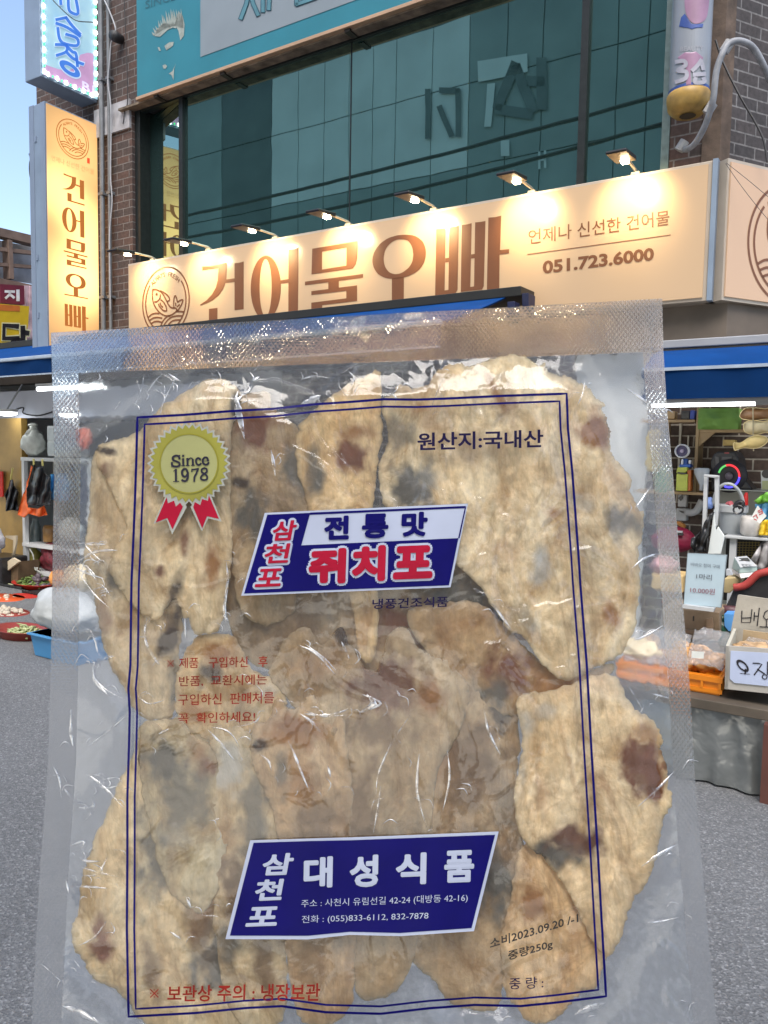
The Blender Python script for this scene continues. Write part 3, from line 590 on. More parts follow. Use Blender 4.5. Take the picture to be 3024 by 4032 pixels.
# ------------------------------------------------------------------ round column sign, hoses and cables at the corner
rc = pY(2716, 340, .02); rx, ry0, rr = -.185, .02, .135
z0c = pY(2712, 345, ry0 - rr)[2]; zcap = pY(2710, 425, ry0 - .05)[2]
ps = thing('column_sign', 'white round hanging column sign with yellow bottom cap by the window', 'sign', (rx, WALLY, z0c))
w = MB(); w.lathe((rx, ry0, z0c), [(rr, 0), (rr, 3.0)], 48); part(w, 'tube', mat('white_tube', (.22, .24, .27), .3, 0, .05, 4), ps, smooth=False)
w = MB(); w.lathe((rx, ry0, z0c), [(.05, -.13), (.10, -.125), (.135, -.09), (.146, -.03), (.146, 0), (rr + .003, .015)], 40); part(w, 'cap', mat('yellow_cap', (.34, .21, .05), .45, 0, .3, 14), ps, smooth=True)
w = MB(); w.lathe((rx, ry0, z0c), [(.055, -.134), (.045, -.131)], 24); part(w, 'socket', mat('socket_dark', (.05, .035, .015), .7), ps)
def cyl(px, py, rad=.003):
    """a point of the picture on the round tube"""
    d = _loc(px, py); R_ = rr + rad; ox, oy = CF[0] - rx, CF[1] - ry0
    A = d[0] ** 2 + d[1] ** 2; B = 2 * (ox * d[0] + oy * d[1]); Cc = ox * ox + oy * oy - R_ * R_; D = max(B * B - 4 * A * Cc, 0)
    return CF + d * (-B - math.sqrt(D)) / (2 * A)
zc = Q(2600, 0, 1.769)
def patch(mb, pts, rad=.003):
    """fan of the polygon cut into small pieces so that it follows the tube"""
    P = np.array(pts, float); v = [Vector(p) for p in P]; E_ = [(i, (i + 1) % len(P)) for i in range(len(P))]
    ex = [Vector((x, y)) for x in np.arange(P[:, 0].min(), P[:, 0].max(), 5) for y in np.arange(P[:, 1].min(), P[:, 1].max(), 6)]
    r = geometry.delaunay_2d_cdt(v + ex, E_, [], 1, 1e-4); mb.add([cyl(q.x, q.y, rad) for q in r[0]], [tuple(f) for f in r[2]])
w = MB(); patch(w, zc(*[(p[0], p[1]) for p in smooth_line([(180, -40), (170, 40), (190, 120), (240, 165), (310, 140), (335, 60), (335, -60), (260, -80)], 5, True)])); part(w, 'art_patch', mat('column_pink', (.26, .15, .23), .4, 0, .15, 8), ps, recalc=False)
w = MB(); patch(w, zc((120, 400), (170, 365), (250, 360), (300, 400), (290, 420), (210, 500), (215, 590), (180, 590), (180, 480)), .003)
part(w, 'art_patch', mat('column_pink', (.26, .15, .23), .4, 0, .15, 8), ps, recalc=False)
w = MB(); patch(w, zc((130, 185), (145, 120), (170, 95), (215, 165), (300, 165), (295, 190), (220, 202))); part(w, 'art_patch', mat('column_blue', (.035, .07, .24), .4, 0, .2, 8), ps, recalc=False)
w = MB(); w.lathe((rx, ry0, z0c), [(rr + .002, .0), (rr + .002, .035)], 40, caps=False); part(w, 'art_patch', mat('column_blue', (.035, .07, .24), .4, 0, .2, 8), ps, recalc=False)
w = MB()
for a in (((110, 430), (165, 425), (175, 455), (120, 490), (180, 500), (175, 545), (110, 570)), ((285, 420), (255, 460), (225, 490)), ((285, 425), (300, 480)), ((235, 520), (310, 515)), ((245, 545), (245, 575), (305, 570), (303, 545))):
    stroke(w, [p for p in smooth_line(zc(*a), 5)], 16, lambda x, y: cyl(x, y, .006))
part(w, 'lettering', mat('column_white', (.30, .30, .35), .4), ps, recalc=False)
w = MB(); mp = bil(*zc((140, 325), (300, 318), (300, 350), (140, 358))); text_map(w, 'BEAUTY', lambda a, b: cyl(*mp(a, b), .003)); part(w, 'lettering', mat('column_grey', (.28, .29, .33), .5), ps, recalc=False)

HOSE = mat('hose_grey', (.24, .25, .27), .55, 0, .25, 14)
w = MB(); H = zc((155, 1035), (185, 1040), (240, 1000), (300, 900), (345, 780), (370, 680), (390, 500), (430, 380), (470, 310), (530, 285), (600, 300), (660, 350), (720, 460), (760, 560))
hp = []
for i, p in enumerate(H):
    t = i / (len(H) - 1); hp.append(pY(*p, .16 - .35 * math.sin(math.pi * t)))
w.tube(smooth_line(hp, 6), .021, 10); solo(w, 'hose', HOSE, 'thick grey hose looping up beside the round column sign', 'hose', hp[0], smooth=True)
w = MB()
for p in ((345, 755), (150, 1015), (465, 325)): q = pY(*zc(p)[0], .0 if p[0] != 150 else .12); w.tube([q + np.array([-.02, 0, -.03]), q + np.array([.02, 0, .03])], .034, 10)
solo(w, 'hose_clamp', mat('clamp_white', (.36, .36, .36), .5), 'pale taped joints on the grey hose', 'clamp', hp[5])
BLK = MATS['cable_black'] if 'cable_black' in MATS else mat('cable_black', (.02, .02, .022), .6)
def wire(name, pts, Y, r, m, label, cat='cable', grp=None, k=6):
    w = MB(); P = [pY(*p, Y if not isinstance(Y, list) else Y[i]) for i, p in enumerate(pts)]; w.tube(smooth_line(P, k), r, 6); return solo(w, name, m, label, cat, P[0], grp)
wire('cable', zc((385, 280), (440, 440), (560, 680), (660, 850), (720, 980), (745, 1130)), .2, .008, BLK, 'thin black cable hanging across the corner brickwork')
wire('cable', zc((500, 0), (505, 250), (480, 500), (470, 750), (520, 920), (620, 1030), (750, 1100)), [.6, .6, .5, .42, .45, .55, .7], .007, mat('wire_tan', (.22, .18, .15), .6), 'thin tan cable drooping over the corner bricks')
wire('cable', zc((455, 1140), (560, 1290), (660, 1420), (750, 1530)), -.03, .002, BLK, 'thin wire slanting across the corner sign, the steeper one')
wire('cable', zc((460, 1135), (600, 1245), (750, 1370)), -.03, .002, BLK, 'thin wire slanting across the corner sign, the flatter one')
# cables and pipes down the left wall, between the hanging signs and the window
zw = Q(0, 0, 2.458)
PIPE = mat('pipe_grey', (.16, .17, .18), .5, .2, .2, 8)
for k_, (x, r, yy, lb) in enumerate(((-6.82, .028, .22, 'thick grey drain pipe nearest the hanging signs'), (-6.70, .02, .23, 'slim grey pipe running down the brick wall'))):
    w = MB(); w.tube([(x, yy, 2.5), (x, yy, TOP)], r, 10)
    for z in (3.4, 4.6, 5.9, 7.1): w.box(x - r * 1.6, x + r * 1.6, yy - r * 1.1, WALLY, z, z + .03)
    solo(w, 'pipe', PIPE, lb, 'pipe', (x, yy, 2.5))
wire('cable', zw((1010, 0), (1060, 110), (1115, 260), (1110, 330), (1075, 420), (1060, 600), (1045, 800), (1070, 1000), (1075, 1300), (1070, 1700), (1085, 1950), (1060, 2300), (1070, 3000)), .2, .008, mat('wire_pale', (.33, .34, .36), .6), 'pale cable snaking down the brick wall beside the pipes')
wire('cable', zw((1200, -50), (1235, 900), (1210, 1050), (1190, 1200)), .24, .005, BLK, 'thin black cable dangling beside the window corner')
wire('cable', zw((470, -60), (520, 10), (620, 110), (690, 170), (760, 205), (900, 215)), -.5, .005, BLK, 'thin black wire drooping in front of the LED sign')
w = MB(); q = pY(447, 140, .15); w.lathe((q[0], .12, q[2]), [(.05, 0), (.06, .05), (.05, .14)], 16, 'y'); solo(w, 'junction_box', BLK, 'small round black junction box on the brick wall', 'junction box', (q[0], WALLY, q[2]), smooth=True)
w = MB(); P = [pY(*p, -.1) for p in zw((320, 1510), (290, 1560), (285, 1650), (300, 1740), (325, 1720))]; w.tube(smooth_line(P, 5), .008, 6); w.tube([pY(*p, -.1) for p in zw((285, 1490), (300, 1530))], .012, 6); solo(w, 'hook', BLK, 'curved black metal hook on the outer edge of the tall sign', 'hook', P[0])
# ------------------------------------------------------------------ awnings
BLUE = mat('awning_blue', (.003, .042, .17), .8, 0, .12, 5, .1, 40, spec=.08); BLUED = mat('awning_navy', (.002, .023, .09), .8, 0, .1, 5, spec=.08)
HOOD = mat('hood_black', (.012, .013, .012), .5, 0, .2, 6); HEM = mat('hem_grey', (.30, .36, .44), .5); HOODW = mat('hood_grey', (.27, .28, .30), .5, .1, .08, 4)
aw = thing('awning', 'long blue awning with a black hood under the long sign, running off to the left', 'awning', (-5.5, .1, 2.3))
w = MB(); w.prism([(-.30, 2.893), (-.02, 2.90), (-.02, 2.80), (-.29, 2.822)], -9.8, -1.27, 'x'); part(w, 'hood', HOOD, aw, bevel=.005)
w = MB(); w.prism([(-.28, 2.84), (-.14, 2.84), (-.14, 2.70), (-.26, 2.70)], -1.268, -1.215, 'x'); w.box(-1.35, -1.29, -.36, -.26, 2.66, 2.77); part(w, 'end_bracket', mat('bracket_navy', (.015, .02, .06), .45, .2), aw, bevel=.004)
FY, FZ, FB = -1.3, 2.48, 2.325
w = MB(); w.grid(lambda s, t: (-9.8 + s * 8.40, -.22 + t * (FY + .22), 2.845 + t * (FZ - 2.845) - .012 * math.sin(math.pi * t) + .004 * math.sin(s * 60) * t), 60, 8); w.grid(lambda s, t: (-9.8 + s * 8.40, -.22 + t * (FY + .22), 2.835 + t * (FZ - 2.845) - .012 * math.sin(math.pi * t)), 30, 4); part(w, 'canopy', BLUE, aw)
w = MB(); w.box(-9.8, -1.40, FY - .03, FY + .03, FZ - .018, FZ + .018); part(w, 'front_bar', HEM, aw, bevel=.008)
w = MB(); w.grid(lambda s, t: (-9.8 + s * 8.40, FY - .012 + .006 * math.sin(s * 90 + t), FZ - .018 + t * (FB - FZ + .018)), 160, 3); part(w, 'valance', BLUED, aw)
w = MB(); w.box(-9.8, -1.40, FY - .02, FY - .004, FB - .012, FB); part(w, 'hem', HEM, aw)
w = MB(); w.tube([(-1.9, -.25, 2.74), (-2.3, -.75, 2.60), (-1.9, FY, FZ)], .022, 8); w.tube([(-8.2, -.25, 2.74), (-7.7, -.75, 2.60), (-8.2, FY, FZ)], .022, 8); part(w, 'folding_arm', HOODW, aw)

ab = thing('awning', 'low blue awning with a grey hood above the right stall', 'awning', (.6, .1, 1.98))
zz = lambda py, Y: pY(2720, py, Y)[2]
bx0 = -.235
w = MB(); w.prism([(-.26, zz(1334, -.26)), (.06, zz(1334, -.26) + .01), (.06, zz(1370, -.22)), (-.26, zz(1366, -.26))], bx0, 2.6, 'x'); part(w, 'hood', HOODW, ab, bevel=.006)
vt, vb = zz(1449, -.70), zz(1570, -.70)
w = MB(); w.grid(lambda s, t: (bx0 + s * 2.85, -.20 + t * -.5, zz(1376, -.2) + t * (vt - zz(1376, -.2)) + .035 * math.sin(math.pi * t)), 24, 10); part(w, 'canopy', BLUE, ab, smooth=True)
w = MB(); w.box(bx0, 2.6, -.715, -.69, vt - .012, vt + .008); part(w, 'front_bar', HEM, ab)
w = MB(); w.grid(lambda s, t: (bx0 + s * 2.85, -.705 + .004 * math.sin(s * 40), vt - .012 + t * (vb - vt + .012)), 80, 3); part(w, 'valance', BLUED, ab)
w = MB(); a, b, c, d = rect(2640, 1574, 3024, 1592, -.55); lz = (c + d) / 2
w.box(-.24, 2.5, -.60, -.50, lz - .012, lz + .035); part(w, 'underside_rail', HOODW, ab)
tl = thing('tube_light', 'bright white LED tube under the right blue awning', 'lamp', (0.3, -.56, lz - .03))
w = MB(); w.tube([(-.20, -.585, lz - .012), (.42, -.585, lz - .012)], .017, 10); part(w, 'tube', emis('led_tube', (.92, .98, 1), 4.5), tl)
w = MB(); w.tube([(.421, -.585, lz - .012), (1.6, -.585, lz - .012)], .016, 10); part(w, 'housing', HOODW, tl)

# lights and fittings of the left shop
FIX = mat('fitting_white', (.48, .5, .52), .4)
tl = thing('tube_light', 'short bright LED tube under the left blue awning', 'lamp', tuple(pY(187, 1530, -1.0)))
a, b, c, d = rect(150, 1521, 330, 1534, -1.0); w = MB(); w.tube([(a, -1.0, (c + d) / 2), (b + .3, -1.0, (c + d) / 2)], .022, 10); part(w, 'tube', emis('led_tube2', (.95, 1, 1), 4), tl)
w = MB(); w.box(a, b + .3, -1.03, -.97, d + .002, d + .035); part(w, 'housing', FIX, tl)
for k_, (cx_, cy_, rx_, lb) in enumerate(((28, 1628, 46, 'bright oval ceiling lamp at the left edge of the shop'), (268, 1634, 44, 'bright round ceiling lamp seen through the left seam of the bag'))):
    c = pY(cx_, cy_, -.45); r = rx_ * .0021; t = thing('ceiling_lamp', lb, 'lamp', tuple(c + np.array([0, 0, .05])), 'ceiling lamps of the left shop')
    w = MB(); w.lathe(c, [(r * .3, -.03), (r * .8, -.02), (r, .0), (r, .012)], 28, sx=1.2 if k_ else 1.5); part(w, 'diffuser', emis('led_ceiling', (.97, 1, 1), 5), t)
    w = MB(); w.lathe(c, [(r * 1.04, .013), (r * 1.04, .05)], 28, sx=1.2 if k_ else 1.5); w.tube([c + np.array([0, 0, .05]), c + np.array([0, .2, .36])], .01, 6); part(w, 'housing', FIX, t)
w = MB(); w.tube(smooth_line([pY(*p, -.27) for p in ((62, 1612), (92, 1606), (93, 1628), (150, 1636), (205, 1622))], 6), .008, 6); solo(w, 'cable', BLK, 'black cable running along the pale panel between the lamps', 'cable', pY(92, 1606, -.27))

# ------------------------------------------------------------------ far left: neighbour building with railing and shop signs
zn = Q(0, 850, 3.402); NX = -13.0
def px_(pts, X): return [(q[1], q[2]) for q in (pX(*p, X) for p in zn(*pts))]
nb = thing('neighbour_building', 'pale building behind with a brown railed balcony at the left edge', 'building', (NX - 1, 3, 0))
w = MB(); w.prism(px_([(-400, 800), (560, 985), (560, 2400), (-400, 2400)], NX - .12), NX - 3, NX - .12, 'x'); part(w, 'wall', mat('pink_wall', (.40, .30, .31), .8, 0, .2, 3), nb)
w = MB(); w.prism(px_([(-400, 250), (560, 440), (560, 930), (-400, 770)], NX - .3), NX - .34, NX - .3, 'x'); part(w, 'balcony_panel', mat('pale_panel_far', (.46, .48, .52), .6, 0, .35, 2.5), nb)
w = MB(); w.prism(px_([(-400, 60), (560, 290), (560, 405), (-400, 170)], NX), NX - .25, NX, 'x')
w.prism(px_([(-400, 370), (560, 480), (560, 530), (-400, 425)], NX), NX - .1, NX, 'x'); w.prism(px_([(-400, 590), (560, 670), (560, 712), (-400, 640)], NX), NX - .1, NX, 'x')
w.prism(px_([(-400, 750), (560, 950), (560, 1000), (-400, 900)], NX), NX - .3, NX + .01, 'x'); w.prism(px_([(105, 315), (158, 330), (182, 850), (128, 840)], NX), NX - .2, NX + .02, 'x')
part(w, 'railing', mat('brown_rail', (.16, .11, .085), .7, 0, .3, 4), nb)
w = MB(); w.prism(px_([(330, 930), (400, 935), (395, 1300), (345, 1250)], NX + .1), NX, NX + .1, 'x'); w.prism(px_([(402, 940), (470, 950), (480, 1640), (385, 1640)], NX + .12), NX + .0, NX + .12, 'x'); part(w, 'banner', mat('pink_banner', (.50, .36, .40), .7, 0, .35, 6), nb)
def zX(X): return lambda px, py: (lambda q: (X, q[1], q[2]))(pX(px, py, X))
rs = thing('shop_sign', 'dark red sign with the white syllable 지 at the far left', 'sign', (NX + .2, 3, 4.4))
w = MB(); w.prism(px_([(5, 912), (325, 935), (330, 1190), (10, 1165)], NX + .25), NX + .12, NX + .25, 'x'); part(w, 'sign_box', mat('dark_red', (.12, .012, .03), .5, 0, .15, 4), rs)
w = MB(); 
for a in (((72, 1012), (190, 1015)), ((135, 1012), (128, 1055), (78, 1100)), ((132, 1050), (188, 1095))): stroke(w, zn(*a), 10, zX(NX + .255))
stroke(w, zn((240, 1000), (242, 1130)), 13, zX(NX + .255)); part(w, 'lettering', mat('sign_white', (.55, .57, .62), .5), rs, recalc=False)
ys = thing('shop_sign', 'yellow sign with the black syllable 당 at the far left', 'sign', (NX + .4, 3, 3.5))
w = MB(); w.prism(px_([(-300, 1150), (392, 1210), (378, 1460), (330, 1700), (-300, 1700)], NX + .5), NX + .3, NX + .5, 'x'); part(w, 'sign_box', mat('sign_yellow', (.52, .36, .01), .5, 0, .1, 4), ys)
w = MB(); fillp(w, zn((-300, 1165), (268, 1205), (265, 1282), (-300, 1255)), zX(NX + .504)); part(w, 'orange_strip', mat('sign_orange', (.48, .14, .02), .5), ys, recalc=False)
for wd, X, m, nm in ((29, NX + .508, mat('sign_cream', (.6, .58, .35), .5), 'letter_outline'), (19, NX + .514, mat('sign_black', (.012, .008, .01), .5), 'lettering')):
    w = MB()
    for a in (((235, 1480), (55, 1465), (50, 1640), (240, 1640)), ((305, 1490), (310, 1690)), ((315, 1560), (375, 1570))): stroke(w, zn(*a), wd, zX(X))
    ringp(w, zn(*ell((240, 1700), 95 + wd * .4, 60 + wd * .5, 32)), zn(*ell((240, 1700), 60 - wd * .4, 32 - wd * .4, 32)), zX(X)); part(w, nm, m, ys, recalc=False)

# ------------------------------------------------------------------ left shop
def gy_(px, py): return float(pZ(px, py, 0)[1])
WOOD = mat('varnished_wood', (.42, .26, .07), .4, 0, .25, 3, .1, 30)
w = MB(); a, b, c, d = rect(-260, 1662, 89, 2330, -.28); w.box(a, b, -.28, -.20, .0, 1.97); solo(w, 'wood_panel', WOOD, 'tall varnished yellow wood panel at the left edge of the shop', 'panel', (b, -.28, 0))
SHW = mat('shelf_white', (.68, .70, .70), .45, 0, .05, 5)
sh = thing('shelf_rack', 'white metal shelf rack beside the wooden panel', 'shelf', (-7.2, -.3, 0)); SY = -.35
sx0 = pY(100, 2000, SY)[0]
zt, zm = pY(150, 1808, SY)[2], pY(170, 2151, SY)[2]
for x in (sx0, sx0 + 1.25):
    for y in (SY, SY + .42):
        w = MB(); w.box(x - .025, x + .025, y - .025, y + .025, 0, zt + .02); part(w, 'post', SHW, sh)
for nm, z in (('shelf', zt), ('shelf', zm), ('shelf', .12)):
    w = MB(); w.box(sx0 - .03, sx0 + 1.28, SY - .032, SY + .45, z - .022, z + .018); part(w, nm, SHW, sh)
w = MB(); w.box(sx0 - .2, sx0 + 1.4, SY + .55, SY + .6, 0, 1.95); solo(w, 'back_board', mat('dark_board', (.035, .033, .035), .7, 0, .3, 4), 'dark board behind the white shelf rack', 'board', (sx0 + .5, SY + .55, 0))
BAGW = mat('bag_white', (.52, .54, .50), .45, 0, .12, 14, .3, 30)
def knotbag(name, px0, px1, py0, py1, Y, m, lb, cat='bag', knot=True, seed=1, dep=.6, grp=None):
    a, b, c, d = rect(px0, py0, px1, py1, Y); zk = c + (d - c) * (.80 if knot else 1.0)
    w = MB(); w.blob(((a + b) / 2, Y, (c + zk) / 2), ((b - a) / 2 * .95, (b - a) / 2 * dep, (zk - c) / 2), seed, .16, 2.2, 36, 24)
    if knot:
        w.tube([((a + b) / 2, Y, zk - .05), ((a + b) / 2 + .005, Y, zk + (d - zk) * .35), ((a + b) / 2, Y, zk + (d - zk) * .6)], [(b - a) * .26, (b - a) * .10, (b - a) * .12], 10)
        w.blob(((a + b) / 2, Y, zk + (d - zk) * .78), ((b - a) * .16, (b - a) * .12, (d - zk) * .28), seed + 3, .35, 2.5, 18, 12)
    return solo(w, name, m, lb, cat, ((a + b) / 2, Y, c), grp, smooth=True)
knotbag('plastic_bag', 95, 169, 1668, 1797, SY + .1, BAGW, 'white knotted plastic bag on top of the white shelf rack', seed=2)
w = MB(); a, b, c, d = rect(186, 1676, 262, 1797, SY + .1)
w.box(a, b, SY + .1, SY + .4, c, d); t = solo(w, 'storage_box', mat('box_white', (.66, .70, .72), .4, 0, .05, 6), 'white drawer box on the shelf rack beside the knotted bag', 'box', ((a + b) / 2, SY + .1, c), bevel=.01)
BASE[t] = np.array(((a + b) / 2, SY + .1, c)); 
for z0, z1 in ((.08, .45), (.52, .92)):
    w = MB(); w.box(a + .02, b - .02, SY + .085, SY + .099, c + (d - c) * z0, c + (d - c) * z1); part(w, 'drawer', mat('drawer_grey', (.52, .58, .60), .4), t, bevel=.004)
def cloth(name, poly, Y, th, m, lb, cat, seed=0, fold=.03):
    """a hanging piece of cloth cut to an outline, with folds"""
    P = np.array(poly, float); v = [Vector((p[0], p[1])) for p in P]; n = len(P)
    st = max((P[:, 0].max() - P[:, 0].min()) / 14, 2.5)
    ex = [Vector((x, y)) for x in np.arange(P[:, 0].min() + st / 2, P[:, 0].max(), st) for y in np.arange(P[:, 1].min() + st / 2, P[:, 1].max(), st)]
    r = geometry.delaunay_2d_cdt(v + ex, [(i, (i + 1) % n) for i in range(n)], [], 1, 1e-4)
    w = MB(); vs = []
    for q in r[0]:
        o = fold * (math.sin((q.x + .25 * q.y) / (P[:, 0].max() - P[:, 0].min()) * 15 + seed) + 1.2 * noise.noise(Vector((q.x * .06 + seed, q.y * .03, seed)))); p = pY(q.x, q.y, Y + o); vs.append(p)
    f = [tuple(k) for k in r[2]]; w.add(vs, f)
    c = pY(P[:, 0].mean(), P[:, 1].min(), Y)
    o = solo(w, name, m, lb, cat, tuple(c), smooth=True, recalc=True)
    s = o.modifiers.new('thickness', 'SOLIDIFY'); s.thickness = th; s.offset = 0; return o
zl1 = Q(0, 1500, 2.01)
BLKF = mat('black_plastic', (.022, .022, .024), .3, 0, .4, 12, .3, 25); ORF = mat('orange_rubber', (.75, .14, .025), .5, 0, .15, 6)
cloth('black_bag', zl1((80, 785), (100, 780), (110, 830), (145, 880), (135, 960), (145, 1030), (95, 1020), (45, 1030), (50, 950), (38, 900), (70, 840)), -.36, .01, BLKF, 'small black plastic bag hanging on the wood panel', 'bag', 1)
cloth('orange_apron', zl1((245, 670), (260, 680), (225, 800), (215, 880), (220, 1000), (300, 1010), (350, 985), (375, 1060), (310, 1075), (225, 1050), (190, 1082), (140, 1060), (180, 900), (205, 860), (210, 800), (235, 740)), SY - .12, .008, ORF, 'orange rubber apron hanging at the shelf rack behind a black one', 'apron', 2)
cloth('black_apron', zl1((270, 660), (290, 690), (340, 670), (350, 720), (400, 770), (385, 820), (405, 880), (400, 985), (275, 985), (215, 970), (210, 850), (245, 800), (270, 730)), SY - .17, .008, BLKF, 'black apron hanging over the orange one at the shelf rack', 'apron', 3)
w = MB()
for p, Y in ((zl1((265, 615), (268, 665)), SY - .14), (zl1((335, 620), (338, 680)), SY - .16), (zl1((100, 690), (85, 780)), -.33)):
    w.tube([pY(*p[0], Y), pY(*p[1], Y)], .012, 6)
solo(w, 'hanger', mat('hanger_yellow', (.7, .62, .2), .4), 'yellow hooks that hold the black and orange aprons', 'hook', pY(*zl1((265, 615))[0], SY - .14))
w = MB(); pb(w, -40, 1855, 9, 1955, -.34, .02); solo(w, 'red_cloth', mat('cloth_red', (.6, .03, .02), .6, 0, .1), 'red cloth hanging at the very left edge', 'cloth', pY(0, 1855, -.34), bevel=.005)
cloth('blue_bag', [(200, 1868), (262, 1862), (276, 1900), (270, 1968), (236, 1975), (202, 1966)], SY - .1, .01, mat('sky_blue', (.06, .32, .68), .5, 0, .1, 5), 'sky blue bag hanging at the shelf rack, partly behind the bag seam', 'bag', 4)
cloth('red_bag', [(300, 1690), (352, 1685), (360, 1720), (348, 1765), (318, 1772), (302, 1740)], -.2, .02, mat('coral', (.72, .16, .08), .5, 0, .1, 5), 'coral red bundle blurred behind the upper left seam', 'bag', 5)
cloth('navy_apron', [(305, 1830), (362, 1825), (368, 1900), (360, 1980), (310, 1985)], -.1, .012, mat('navy_cloth', (.06, .06, .12), .6, 0, .2, 5), 'dark navy apron seen through the clear left edge of the bag', 'apron', 6)
w = MB(); a, b, c, d = rect(226, 2040, 306, 2136, SY - .05); w.blob(((a + b) / 2, SY, (c + d) / 2), ((b - a) / 2, .12, (d - c) / 2), 4, .14, 2.4); solo(w, 'white_bundle', BAGW, 'round white plastic bundle on the shelf rack behind the seam', 'bag', ((a + b) / 2, SY, c), smooth=True)
w = MB(); 
a, b, c, d = rect(112, 2060, 150, 2138, SY + .12); w.lathe(((a + b) / 2, SY + .15, c), [(.055, 0), (.06, .02), (.06, .2), (.04, .25), (.04, .3)], 18); solo(w, 'jar', mat('jar_grey', (.12, .15, .15), .2, 0, .2), 'grey jar on the middle shelf of the white rack', 'jar', ((a + b) / 2, SY + .15, c), smooth=True)
w = MB(); a, b, c, d = rect(163, 2070, 203, 2134, SY + .1); w.lathe(((a + b) / 2, SY + .15, c), [(.075, 0), (.085, .01), (.085, (d - c) * .8), (.07, (d - c))], 20); solo(w, 'jar', mat('jar_brown', (.30, .16, .05), .35, 0, .4, 12), 'brown labelled jar on the middle shelf of the white rack', 'jar', ((a + b) / 2, SY + .15, c), smooth=True)
w = MB(); a, b, c, d = rect(108, 2190, 140, 2240, SY + .1); w.blob(((a + b) / 2, SY + .12, .14 + .12), (.12, .1, .12), 9, .2); solo(w, 'produce_bag', mat('olive_bag', (.30, .27, .06), .5, 0, .3, 9), 'olive bag low on the white shelf rack', 'bag', ((a + b) / 2, SY + .12, .14), smooth=True)
w = MB(); w.blob((pY(160, 2270, SY)[0] + .1, SY + .12, .3), (.2, .12, .17), 5, .3); solo(w, 'red_net_sack', mat('maroon_net', (.16, .02, .03), .6, 0, .5, 30), 'dark red net sack on the bottom shelf of the rack', 'sack', (pY(160, 2270, SY)[0] + .1, SY + .12, .14), smooth=True)
w = MB(); w.tube(smooth_line([pY(*p, SY - .02) for p in zl1((235, 1330), (262, 1380), (270, 1450), (280, 1500), (330, 1510))], 6), .007, 6); solo(w, 'string', BAGW, 'white string dangling from the middle shelf', 'string', pY(120, 2162, SY - .02))
cloth('white_bow', zl1((235, 1470), (265, 1455), (275, 1475), (300, 1475), (295, 1495), (325, 1510), (335, 1525), (290, 1505), (270, 1490), (230, 1490)), SY - .06, .006, BAGW, 'small white knotted bag handle below the shelf', 'bag', 7, .005)
# white bundle on a folded cardboard chair at the edge
w = MB(); a, b, c, d = rect(-150, 2055, -6, 2195, -.75); w.blob(((a + b) / 2, -.75, (c + d) / 2), ((b - a) / 2, .2, (d - c) / 2), 6, .12, 1.8, 36, 24); w.blob((b - .05, -.85, c + .01), (.06, .04, .07), 3, .3); solo(w, 'white_bundle', mat('cloth_white', (.60, .62, .66), .6, 0, .08, 6, .2, 15), 'rounded white cloth bundle with a tied corner at the left edge', 'bundle', ((a + b) / 2, -.75, c), smooth=True)
w = MB(); a, b, c, d = rect(-70, 2190, 18, 2330, -.7); w.box(a, b, -.75, -.4, 0, d); solo(w, 'stool', BLKF, 'black stool under the white cloth bundle', 'stool', ((a + b) / 2, -.7, 0), bevel=.02)
CARD = mat('cardboard', (.36, .27, .16), .8, 0, .18, 9, .1, 60); CARDW = mat('cardboard_grey', (.40, .37, .31), .8, 0, .15, 9, .1, 60)
bx = thing('cardboard_box', 'open brown cardboard box with cream flaps beside the wood panel', 'box', tuple(pY(40, 2300, -.6) * np.array([1, 1, 0])))
w = MB(); w.prism(ptsY(zl1((0, 1480), (145, 1430), (140, 1640), (0, 1650)), -.62), -.62, -.35); part(w, 'body', mat('cardboard_brown', (.13, .085, .045), .8, 0, .2, 9), bx)
w = MB(); w.prism(ptsY(zl1((40, 1225), (130, 1225), (125, 1290), (95, 1430), (60, 1440), (100, 1360), (105, 1260), (45, 1240)), -.50), -.50, -.48); w.prism(ptsY(zl1((0, 1470), (100, 1400), (150, 1430), (60, 1500), (0, 1510)), -.66), -.66, -.63); part(w, 'flap', mat('cream_card', (.62, .53, .38), .7, 0, .1), bx)
# basins, produce and crates on the ground
REDB = mat('basin_red', (.50, .03, .02), .35, 0, .1, 6); DREDB = mat('basin_dark_red', (.24, .035, .025), .4, 0, .15, 6); ORB = mat('basin_orange', (.62, .09, .02), .35, 0, .1, 6)
GRN = mat('greens', (.13, .20, .045), .5, 0, .4, 25); PGRN = mat('pale_greens', (.38, .42, .20), .5, 0, .35, 25); GAR = mat('garlic_white', (.52, .46, .36), .6, 0, .15, 20); MUSH = mat('mussel_dark', (.10, .075, .09), .4, 0, .4, 25)
def basin(px0, px1, rim, bot, Y, m, lb, grp='basins of produce on the ground', onto=None):
    a, b = pY(px0, rim, Y)[0], pY(px1, rim, Y)[0]; r = (b - a) / 2; cx = (a + b) / 2; zr = pY((px0 + px1) / 2, rim, Y)[2]; zb = max(pY((px0 + px1) / 2, bot, Y - r * .5)[2], 0.002) if onto is None else onto
    h = zr - zb
    w = MB(); w.lathe((cx, Y, zb), [(0, 0), (r * .80, 0), (r * .97, h * .9), (r * 1.02, h * .97), (r * 1.02, h), (r * .93, h * .985), (r * .69, h * .1), (0, h * .1)], 40, caps=False, sy=.62)
    return solo(w, 'basin', m, lb, 'basin', (cx, Y, zb), grp, smooth=True), cx, Y, zb, h, r
